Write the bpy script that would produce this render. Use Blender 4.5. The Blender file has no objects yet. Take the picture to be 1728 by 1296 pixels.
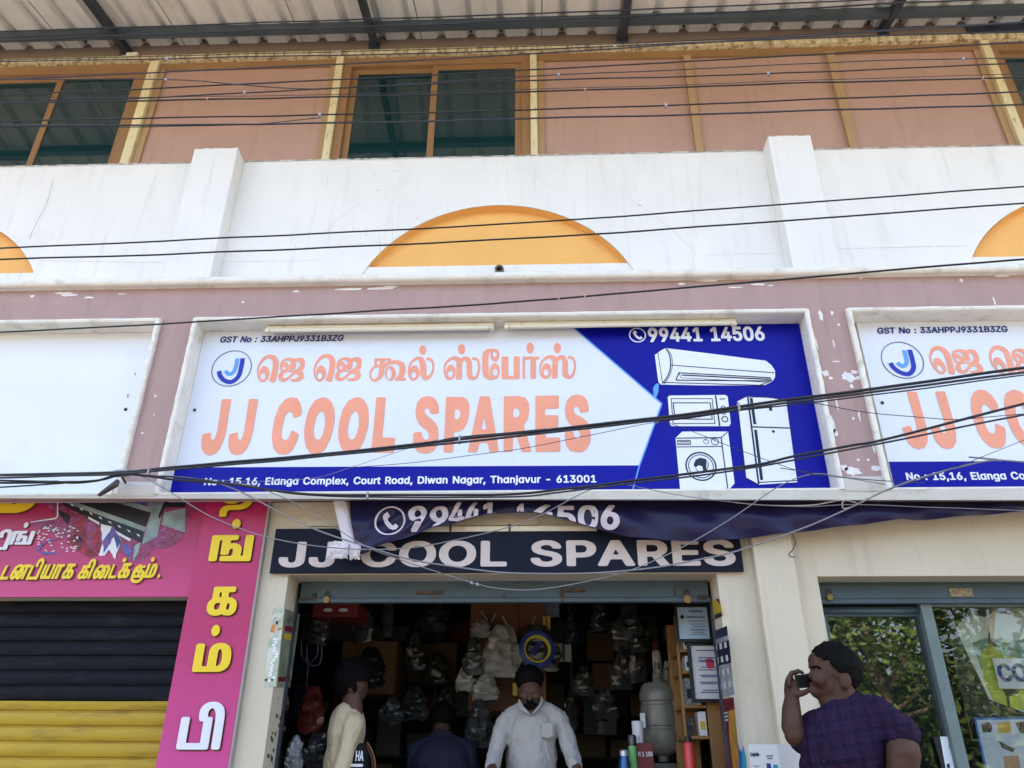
import bpy, bmesh, math, random
from math import sin, cos, pi, radians
from mathutils import Vector, Matrix, noise
from mathutils.geometry import tessellate_polygon
random.seed(7)
SC = bpy.context.scene
COL = SC.collection
# ------------------------------------------------------------------ camera
FPX = 1298.0                                   # focal length in pixels of the 1728 px wide photograph
PITCH, YAW, ROLL = radians(26.815), radians(2.09), radians(0.284)
CAMP = Vector((0, 0, 1.5))
FWD = Vector((-sin(YAW) * cos(PITCH), cos(YAW) * cos(PITCH), sin(PITCH)))
_r = Vector((cos(YAW), sin(YAW), 0)); _u = _r.cross(FWD)
RI = _r * cos(ROLL) + _u * sin(ROLL)
UP = _u * cos(ROLL) - _r * sin(ROLL)
cam = bpy.data.cameras.new('camera'); camo = bpy.data.objects.new('camera', cam); COL.objects.link(camo)
cam.sensor_width = 36; cam.lens = FPX / 1728 * 36; cam.clip_end = 500; cam.clip_start = 0.05
M = Matrix((RI, UP, -FWD)).transposed().to_4x4(); M.translation = CAMP
camo.matrix_world = M
SC.camera = camo
# ------------------------------------------------------------------ light
SUN_EL, SUN_AZ = radians(52), radians(14)       # high, behind the building: the street front is in open shade
w = bpy.data.worlds.new('World'); SC.world = w; w.use_nodes = True
nt = w.node_tree; bg = nt.nodes['Background']
sky = nt.nodes.new('ShaderNodeTexSky'); sky.sky_type = 'NISHITA'; sky.sun_disc = False
sky.sun_elevation = SUN_EL; sky.sun_rotation = SUN_AZ
sky.dust_density = 6.0; sky.air_density = 1.0; sky.ozone_density = 0.6
nt.links.new(sky.outputs[0], bg.inputs[0]); bg.inputs[1].default_value = 0.15
sd = bpy.data.lights.new('sun', 'SUN'); sd.energy = 4.0; sd.angle = radians(0.5); sd.color = (1, 0.93, 0.82)
so = bpy.data.objects.new('sun', sd); COL.objects.link(so)
tosun = Vector((sin(SUN_AZ) * cos(SUN_EL), cos(SUN_AZ) * cos(SUN_EL), sin(SUN_EL)))
so.rotation_euler = tosun.to_track_quat('Z', 'Y').to_euler(); so.location = (0, 6, 12)
SC.view_settings.view_transform = 'Standard'; SC.view_settings.look = 'None'
SC.view_settings.exposure = 2.88; SC.view_settings.gamma = 1

# ------------------------------------------------------------------ helpers
def at(x, y, Y):
    """the point at depth Y that the photograph shows at pixel x, y"""
    d = FWD * FPX + RI * (x - 864) - UP * (y - 648)
    return CAMP + d * (Y / d.y)
def lin(h):
    h = h.lstrip('#'); v = [int(h[i:i + 2], 16) / 255 for i in (0, 2, 4)]
    return tuple(c / 12.92 if c <= .04045 else ((c + .055) / 1.055) ** 2.4 for c in v) + (1,)
MATS = {}
def mat(name, col, rough=.6, spec=.4, metal=0, var=.0, scale=6, dirt=None, dirt_amt=.5, dirt_scale=2.0, dirt_lo=.55, dirt_hi=.75,
        bump=0, bump_scale=60, stretch=(1, 1, 1), trans=0, ior=1.45, alpha=1, coat=0, streak=0, streak_col=(.30, .27, .23)):
    if name in MATS: return MATS[name]
    m = bpy.data.materials.new(name); m.use_nodes = True; n = m.node_tree; N = n.nodes; L = n.links
    b = N['Principled BSDF']
    if isinstance(col, str): col = lin(col)
    col = tuple(col)[:3] + (1,)
    b.inputs['Roughness'].default_value = rough; b.inputs['Specular IOR Level'].default_value = spec
    b.inputs['Metallic'].default_value = metal; b.inputs['IOR'].default_value = ior
    b.inputs['Transmission Weight'].default_value = trans; b.inputs['Alpha'].default_value = alpha
    b.inputs['Coat Weight'].default_value = coat
    tc = N.new('ShaderNodeTexCoord'); mp = N.new('ShaderNodeMapping'); mp.inputs['Scale'].default_value = stretch
    L.new(tc.outputs['Object'], mp.inputs[0])
    src = None
    if var:
        t = N.new('ShaderNodeTexNoise'); t.inputs['Scale'].default_value = scale; t.inputs['Detail'].default_value = 6
        L.new(mp.outputs[0], t.inputs['Vector'])
        r = N.new('ShaderNodeValToRGB'); r.color_ramp.elements[0].position = .3; r.color_ramp.elements[1].position = .7
        r.color_ramp.elements[0].color = tuple(c * (1 - var) for c in col[:3]) + (1,)
        r.color_ramp.elements[1].color = tuple(min(1, c * (1 + var)) for c in col[:3]) + (1,)
        L.new(t.outputs['Fac'], r.inputs[0]); src = r.outputs[0]
    if dirt:
        dirt = lin(dirt) if isinstance(dirt, str) else tuple(dirt)[:3] + (1,)
        t = N.new('ShaderNodeTexNoise'); t.inputs['Scale'].default_value = dirt_scale; t.inputs['Detail'].default_value = 9; t.inputs['Roughness'].default_value = .65
        L.new(mp.outputs[0], t.inputs['Vector'])
        r = N.new('ShaderNodeMapRange'); r.inputs[1].default_value = dirt_lo; r.inputs[2].default_value = dirt_hi; r.inputs[3].default_value = 0; r.inputs[4].default_value = dirt_amt
        L.new(t.outputs['Fac'], r.inputs[0])
        x = N.new('ShaderNodeMix'); x.data_type = 'RGBA'
        x.inputs['A'].default_value = col; x.inputs['B'].default_value = dirt
        if src: L.new(src, x.inputs['A'])
        L.new(r.outputs[0], x.inputs['Factor']); src = x.outputs['Result']
    if streak:
        m2 = N.new('ShaderNodeMapping'); m2.inputs['Scale'].default_value = (7, 1, .55); L.new(tc.outputs['Object'], m2.inputs[0])
        t = N.new('ShaderNodeTexNoise'); t.inputs['Scale'].default_value = 2.2; t.inputs['Detail'].default_value = 8; t.inputs['Roughness'].default_value = .6; L.new(m2.outputs[0], t.inputs['Vector'])
        r = N.new('ShaderNodeMapRange'); r.inputs[1].default_value = .56; r.inputs[2].default_value = .80; r.inputs[3].default_value = 0; r.inputs[4].default_value = streak; L.new(t.outputs['Fac'], r.inputs[0])
        x = N.new('ShaderNodeMix'); x.data_type = 'RGBA'; x.inputs['A'].default_value = col; x.inputs['B'].default_value = tuple(streak_col) + (1,)
        if src: L.new(src, x.inputs['A'])
        L.new(r.outputs[0], x.inputs['Factor']); src = x.outputs['Result']
    if src: L.new(src, b.inputs['Base Color'])
    else: b.inputs['Base Color'].default_value = col
    if bump:
        t = N.new('ShaderNodeTexNoise'); t.inputs['Scale'].default_value = bump_scale; t.inputs['Detail'].default_value = 5
        L.new(mp.outputs[0], t.inputs['Vector'])
        k = N.new('ShaderNodeBump'); k.inputs['Strength'].default_value = bump; k.inputs['Distance'].default_value = .01
        L.new(t.outputs['Fac'], k.inputs['Height']); L.new(k.outputs[0], b.inputs['Normal'])
    MATS[name] = m; return m

WL = {}                                        # world origin of every root / part
def tag(o, label=None, cat=None, group=None, kind=None):
    if label: o['label'] = label
    if cat: o['category'] = cat
    if group: o['group'] = group
    if kind: o['kind'] = kind
    return o
def thing(name, loc, label, cat, group=None):
    o = bpy.data.objects.new(name, None); COL.objects.link(o); o.location = loc; o.empty_display_size = .1
    WL[o] = Vector(loc); return tag(o, label, cat, group)
def add_mesh(name, verts, faces, m, parent=None, smooth=False):
    base = WL[parent] if parent is not None else Vector((0, 0, 0))
    verts = [Vector(v) for v in verts]
    if parent is None and verts:
        lo = Vector([min(v[i] for v in verts) for i in range(3)]); hi = Vector([max(v[i] for v in verts) for i in range(3)])
        base = Vector(((lo.x + hi.x) / 2, (lo.y + hi.y) / 2, lo.z))
    me = bpy.data.meshes.new(name)
    me.from_pydata([v - base for v in verts], [], faces); me.update()
    if smooth: me.polygons.foreach_set('use_smooth', [True] * len(me.polygons))
    o = bpy.data.objects.new(name, me); COL.objects.link(o)
    if isinstance(m, (list, tuple)):
        for k in m: me.materials.append(k)
    else: me.materials.append(m)
    if parent is not None: o.parent = parent
    else: o.location = base
    WL[o] = base; return o
class MB:
    def __init__(s): s.v = []; s.f = []; s.mi = []
    def add(s, v, f, mi=0):
        k = len(s.v); s.v += [Vector(p) for p in v]; s.f += [tuple(i + k for i in q) for q in f]; s.mi += [mi] * len(f); return s
    def box(s, x0, x1, y0, y1, z0, z1, mi=0, bev=0):
        if bev:
            bm = bmesh.new(); bmesh.ops.create_cube(bm, size=1)
            for v in bm.verts: v.co = Vector(((x0 + x1) / 2 + v.co.x * (x1 - x0), (y0 + y1) / 2 + v.co.y * (y1 - y0), (z0 + z1) / 2 + v.co.z * (z1 - z0)))
            bmesh.ops.bevel(bm, geom=bm.edges[:], offset=bev, segments=2, affect='EDGES', profile=.5)
            bmesh.ops.recalc_face_normals(bm, faces=bm.faces)
            bm.verts.index_update(); s.add([v.co.copy() for v in bm.verts], [[v.index for v in f.verts] for f in bm.faces], mi); bm.free(); return s
        v = [(x, y, z) for x in (x0, x1) for y in (y0, y1) for z in (z0, z1)]
        return s.add(v, [(0, 1, 3, 2), (4, 6, 7, 5), (0, 4, 5, 1), (2, 3, 7, 6), (0, 2, 6, 4), (1, 5, 7, 3)], mi)
    def quad(s, a, b, c, d, mi=0): return s.add([a, b, c, d], [(0, 1, 2, 3)], mi)
    def prism(s, pts, holes, y0, y1, mi=0, back=True, axis='y'):
        """outline in x,z (plus holes) extruded between y0 (front) and y1"""
        loops = [pts] + list(holes); flat = [p for l in loops for p in l]; n = len(flat)
        P = (lambda p, y: (p[0], y, p[1])) if axis == 'y' else (lambda p, y: (y, p[0], p[1]))
        tri = tessellate_polygon([[Vector((p[0], p[1], 0)) for p in l] for l in loops])
        v = [P(p, y0) for p in flat] + [P(p, y1) for p in flat]
        f = [tuple(t) for t in tri]
        if back: f += [tuple(i + n for i in reversed(t)) for t in tri]
        k = 0
        for l in loops:
            for i in range(len(l)):
                a, b = k + i, k + (i + 1) % len(l); f.append((a, b, b + n, a + n))
            k += len(l)
        return s.add(v, f, mi)
    def tube(s, pts, r, seg=8, cap=True, mi=0):
        pts = [Vector(p) for p in pts]; n = len(pts); rs = r if isinstance(r, (list, tuple)) else [r] * n
        v = []; f = []; prev = None
        for i, p in enumerate(pts):
            t = (pts[min(i + 1, n - 1)] - pts[max(i - 1, 0)]).normalized()
            if prev is None:
                a = t.orthogonal().normalized()
            else:
                a = (prev - t * prev.dot(t)).normalized()
            prev = a; b = t.cross(a)
            for k in range(seg):
                q = 2 * pi * k / seg; v.append(p + (a * cos(q) + b * sin(q)) * rs[i])
        for i in range(n - 1):
            for k in range(seg):
                f.append((i * seg + k, i * seg + (k + 1) % seg, (i + 1) * seg + (k + 1) % seg, (i + 1) * seg + k))
        if cap: f += [tuple(range(seg - 1, -1, -1)), tuple((n - 1) * seg + k for k in range(seg))]
        return s.add(v, f, mi)
    def lathe(s, c, prof, seg=24, mi=0, axis=(0, 0, 1)):
        c = Vector(c); ax = Vector(axis).normalized(); a = ax.orthogonal().normalized(); b = ax.cross(a); v = []; f = []
        for r, h in prof:
            for k in range(seg):
                q = 2 * pi * k / seg; v.append(c + ax * h + (a * cos(q) + b * sin(q)) * max(r, 1e-4))
        for i in range(len(prof) - 1):
            for k in range(seg): f.append((i * seg + k, i * seg + (k + 1) % seg, (i + 1) * seg + (k + 1) % seg, (i + 1) * seg + k))
        f += [tuple(range(seg - 1, -1, -1)), tuple((len(prof) - 1) * seg + k for k in range(seg))]
        return s.add(v, f, mi)
    def ell(s, c, r, rot=None, seg=16, rings=10, mi=0):
        c = Vector(c); v = []; f = []
        R = rot if rot is not None else Matrix.Identity(3)
        for i in range(rings + 1):
            th = pi * i / rings
            for k in range(seg):
                ph = 2 * pi * k / seg
                v.append(c + R @ Vector((r[0] * sin(th) * cos(ph), r[1] * sin(th) * sin(ph), r[2] * cos(th))))
        for i in range(rings):
            for k in range(seg): f.append((i * seg + k, (i + 1) * seg + k, (i + 1) * seg + (k + 1) % seg, i * seg + (k + 1) % seg))
        return s.add(v, f, mi)
    def capsule(s, pts, rs, seg=14, mi=0):
        pts = [Vector(p) for p in pts]
        s.tube(pts, list(rs), seg, True, mi)
        for p, r in zip(pts, rs): s.ell(p, (r, r, r), seg=seg, rings=8, mi=mi)
        return s
    def build(s, name, m, parent=None, smooth=False, ang=None):
        o = add_mesh(name, s.v, s.f, m, parent, smooth)
        if isinstance(m, (list, tuple)): o.data.polygons.foreach_set('material_index', s.mi)
        bm = bmesh.new(); bm.from_mesh(o.data); bmesh.ops.recalc_face_normals(bm, faces=bm.faces); bm.to_mesh(o.data); bm.free()
        if ang is not None: o.data.set_sharp_from_angle(angle=radians(ang))
        return o
    def remesh(s, name, m, parent, voxel=.008, smooth=6, decim=None, disp=None):
        o = add_mesh(name, s.v, s.f, m, parent, True)
        k = o.modifiers.new('r', 'REMESH'); k.mode = 'VOXEL'; k.voxel_size = voxel
        if smooth:
            k = o.modifiers.new('s', 'SMOOTH'); k.iterations = smooth; k.factor = .5
        dg = bpy.context.evaluated_depsgraph_get(); me = bpy.data.meshes.new_from_object(o.evaluated_get(dg))
        o.modifiers.clear(); old = o.data; o.data = me; bpy.data.meshes.remove(old); me.name = name
        if disp:
            for v in me.vertices: v.co += v.normal * disp(v.co + WL[o])
        me.polygons.foreach_set('use_smooth', [True] * len(me.polygons)); return o
def spline(pts, n=8):
    p = [Vector(q) for q in pts]; p = [2 * p[0] - p[1]] + p + [2 * p[-1] - p[-2]]; o = []
    for i in range(1, len(p) - 2):
        for k in range(n):
            t = k / n
            o.append(.5 * ((2 * p[i]) + (-p[i - 1] + p[i + 1]) * t + (2 * p[i - 1] - 5 * p[i] + 4 * p[i + 1] - p[i + 2]) * t * t + (-p[i - 1] + 3 * p[i] - 3 * p[i + 1] + p[i + 2]) * t ** 3))
    o.append(p[-2]); return o
# ---- lettering: outlines kept as polygons (thousandths of the letter size), laid out as flat cut film
def contours(key):
    adv, cs = GL[key]
    return adv, [list(zip(c[0::2], c[1::2])) for c in cs]
def flat_fill(mb, loops, fy, th=.002, mi=0):
    """loops in the x,z plane (outer and holes mixed), placed at y = fy(x, z); sorted into outer/holes by nesting"""
    def area(l): return sum(l[i][0] * l[(i + 1) % len(l)][1] - l[(i + 1) % len(l)][0] * l[i][1] for i in range(len(l))) / 2
    def inside(p, l):
        c = False
        for i in range(len(l)):
            (x0, y0), (x1, y1) = l[i], l[(i + 1) % len(l)]
            if (y0 > p[1]) != (y1 > p[1]) and p[0] < x0 + (p[1] - y0) * (x1 - x0) / (y1 - y0): c = not c
        return c
    ls = sorted(loops, key=lambda l: -abs(area(l))); outer = []
    for l in ls:
        par = [o for o in outer if inside(l[0], o[0])]
        hole = False
        for o in par:
            if not any(inside(l[0], h) for h in o[1:]): o.append(l); hole = True; break
        if not hole: outer.append([l])
    for g in outer:
        fl = [p for l in g for p in l]; n = len(fl)
        tri = tessellate_polygon([[Vector((p[0], p[1], 0)) for p in l] for l in g])
        v = [(p[0], fy(p[0], p[1]) - th, p[1]) for p in fl] + [(p[0], fy(p[0], p[1]), p[1]) for p in fl]
        f = [tuple(t) for t in tri]; k = 0
        for l in g:
            for i in range(len(l)):
                a, b = k + i, k + (i + 1) % len(l); f.append((a, b, b + n, a + n))
            k += len(l)
        mb.add(v, f, mi)
def text_loops(s, font, x0, x1, z0, z1, shear=0, ref='cap', track=0):
    """loops of a line of text stretched into the box x0..x1, z0 (baseline)..z1 (cap height)"""
    x = 0; out = []
    for ch in s:
        if ch == ' ': x += 270 + track; continue
        adv, cs = contours(font + ch)
        for c in cs: out.append([(x + p[0] + shear * p[1], p[1]) for p in c])
        x += adv + track
    lo = min(p[0] for l in out for p in l); hi = max(p[0] for l in out for p in l)
    _, H = contours(font + ('H' if font == 'M' else 'E')); zt = max(p[1] for l in H for p in l); zb = min(p[1] for l in H for p in l)
    sx = (x1 - x0) / (hi - lo); sz = (z1 - z0) / (zt - zb)
    return [[(x0 + (p[0] - lo) * sx, z0 + (p[1] - zb) * sz) for p in l] for l in out]
def text_on(mb, s, font, x0, x1, z0, z1, y, **k):
    flat_fill(mb, text_loops(s, font, x0, x1, z0, z1, **k), (y if callable(y) else (lambda a, b: y)))
def ring_loops(cx, cz, ro, ri, n=48, sx=1):
    return [[(cx + sx * ro * cos(2 * pi * i / n), cz + ro * sin(2 * pi * i / n)) for i in range(n)], [(cx + sx * ri * cos(2 * pi * i / n), cz + ri * sin(2 * pi * i / n)) for i in range(n)]]
def line_loops(pts, wd):
    """a polyline as thin quads in x,z"""
    out = []
    for (a, b) in zip(pts[:-1], pts[1:]):
        d = Vector((b[0] - a[0], b[1] - a[1])); L = d.length or 1e-6; d /= L; nrm = Vector((-d.y, d.x)) * wd / 2; e = d * wd * .4
        A = Vector(a) - e; B = Vector(b) + e
        out.append([tuple(A + nrm), tuple(A - nrm), tuple(B - nrm), tuple(B + nrm)])
    return out
def HANDSET(cx, cz, r):
    p = [(-.52, .55), (-.25, .72), (-.05, .40), (-.22, .25), (-.12, -.02), (.10, -.25), (.28, -.36), (.42, -.20), (.68, -.42), (.52, -.66), (.28, -.72), (-.02, -.58), (-.32, -.25), (-.52, .12), (-.60, .38)]
    return [(cx + x * r, cz + z * r) for x, z in p]
def ring_of(p, wd):
    A = []; Bq = []; n = len(p)
    for i in range(n):
        d0 = (p[i] - p[i - 1]).normalized(); d1 = (p[(i + 1) % n] - p[i]).normalized(); t = (d0 + d1).normalized(); nn = Vector((-t.y, t.x)); k = min(2, 1 / max(.3, nn.dot(Vector((-d1.y, d1.x)))))
        A.append(tuple(p[i] + nn * k * wd / 2)); Bq.append(tuple(p[i] - nn * k * wd / 2))
    return [A, Bq]
def stroke_loop(pts, wd):
    """a polyline as one mitred ribbon outline"""
    p = [Vector((a[0], a[1])) for a in pts]; L = []; Rr = []
    if (p[0] - p[-1]).length < 1e-6: return ring_of(p[:-1], wd)
    for i in range(len(p)):
        d0 = (p[i] - p[i - 1]).normalized() if i else (p[1] - p[0]).normalized()
        d1 = (p[i + 1] - p[i]).normalized() if i < len(p) - 1 else d0
        t = (d0 + d1); t = t.normalized() if t.length > 1e-6 else d1
        nn = Vector((-t.y, t.x)); k = min(1.8, 1 / max(.3, nn.dot(Vector((-d1.y, d1.x)))))
        L.append(tuple(p[i] + nn * k * wd / 2)); Rr.append(tuple(p[i] - nn * k * wd / 2))
    return L + Rr[::-1]
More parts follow.
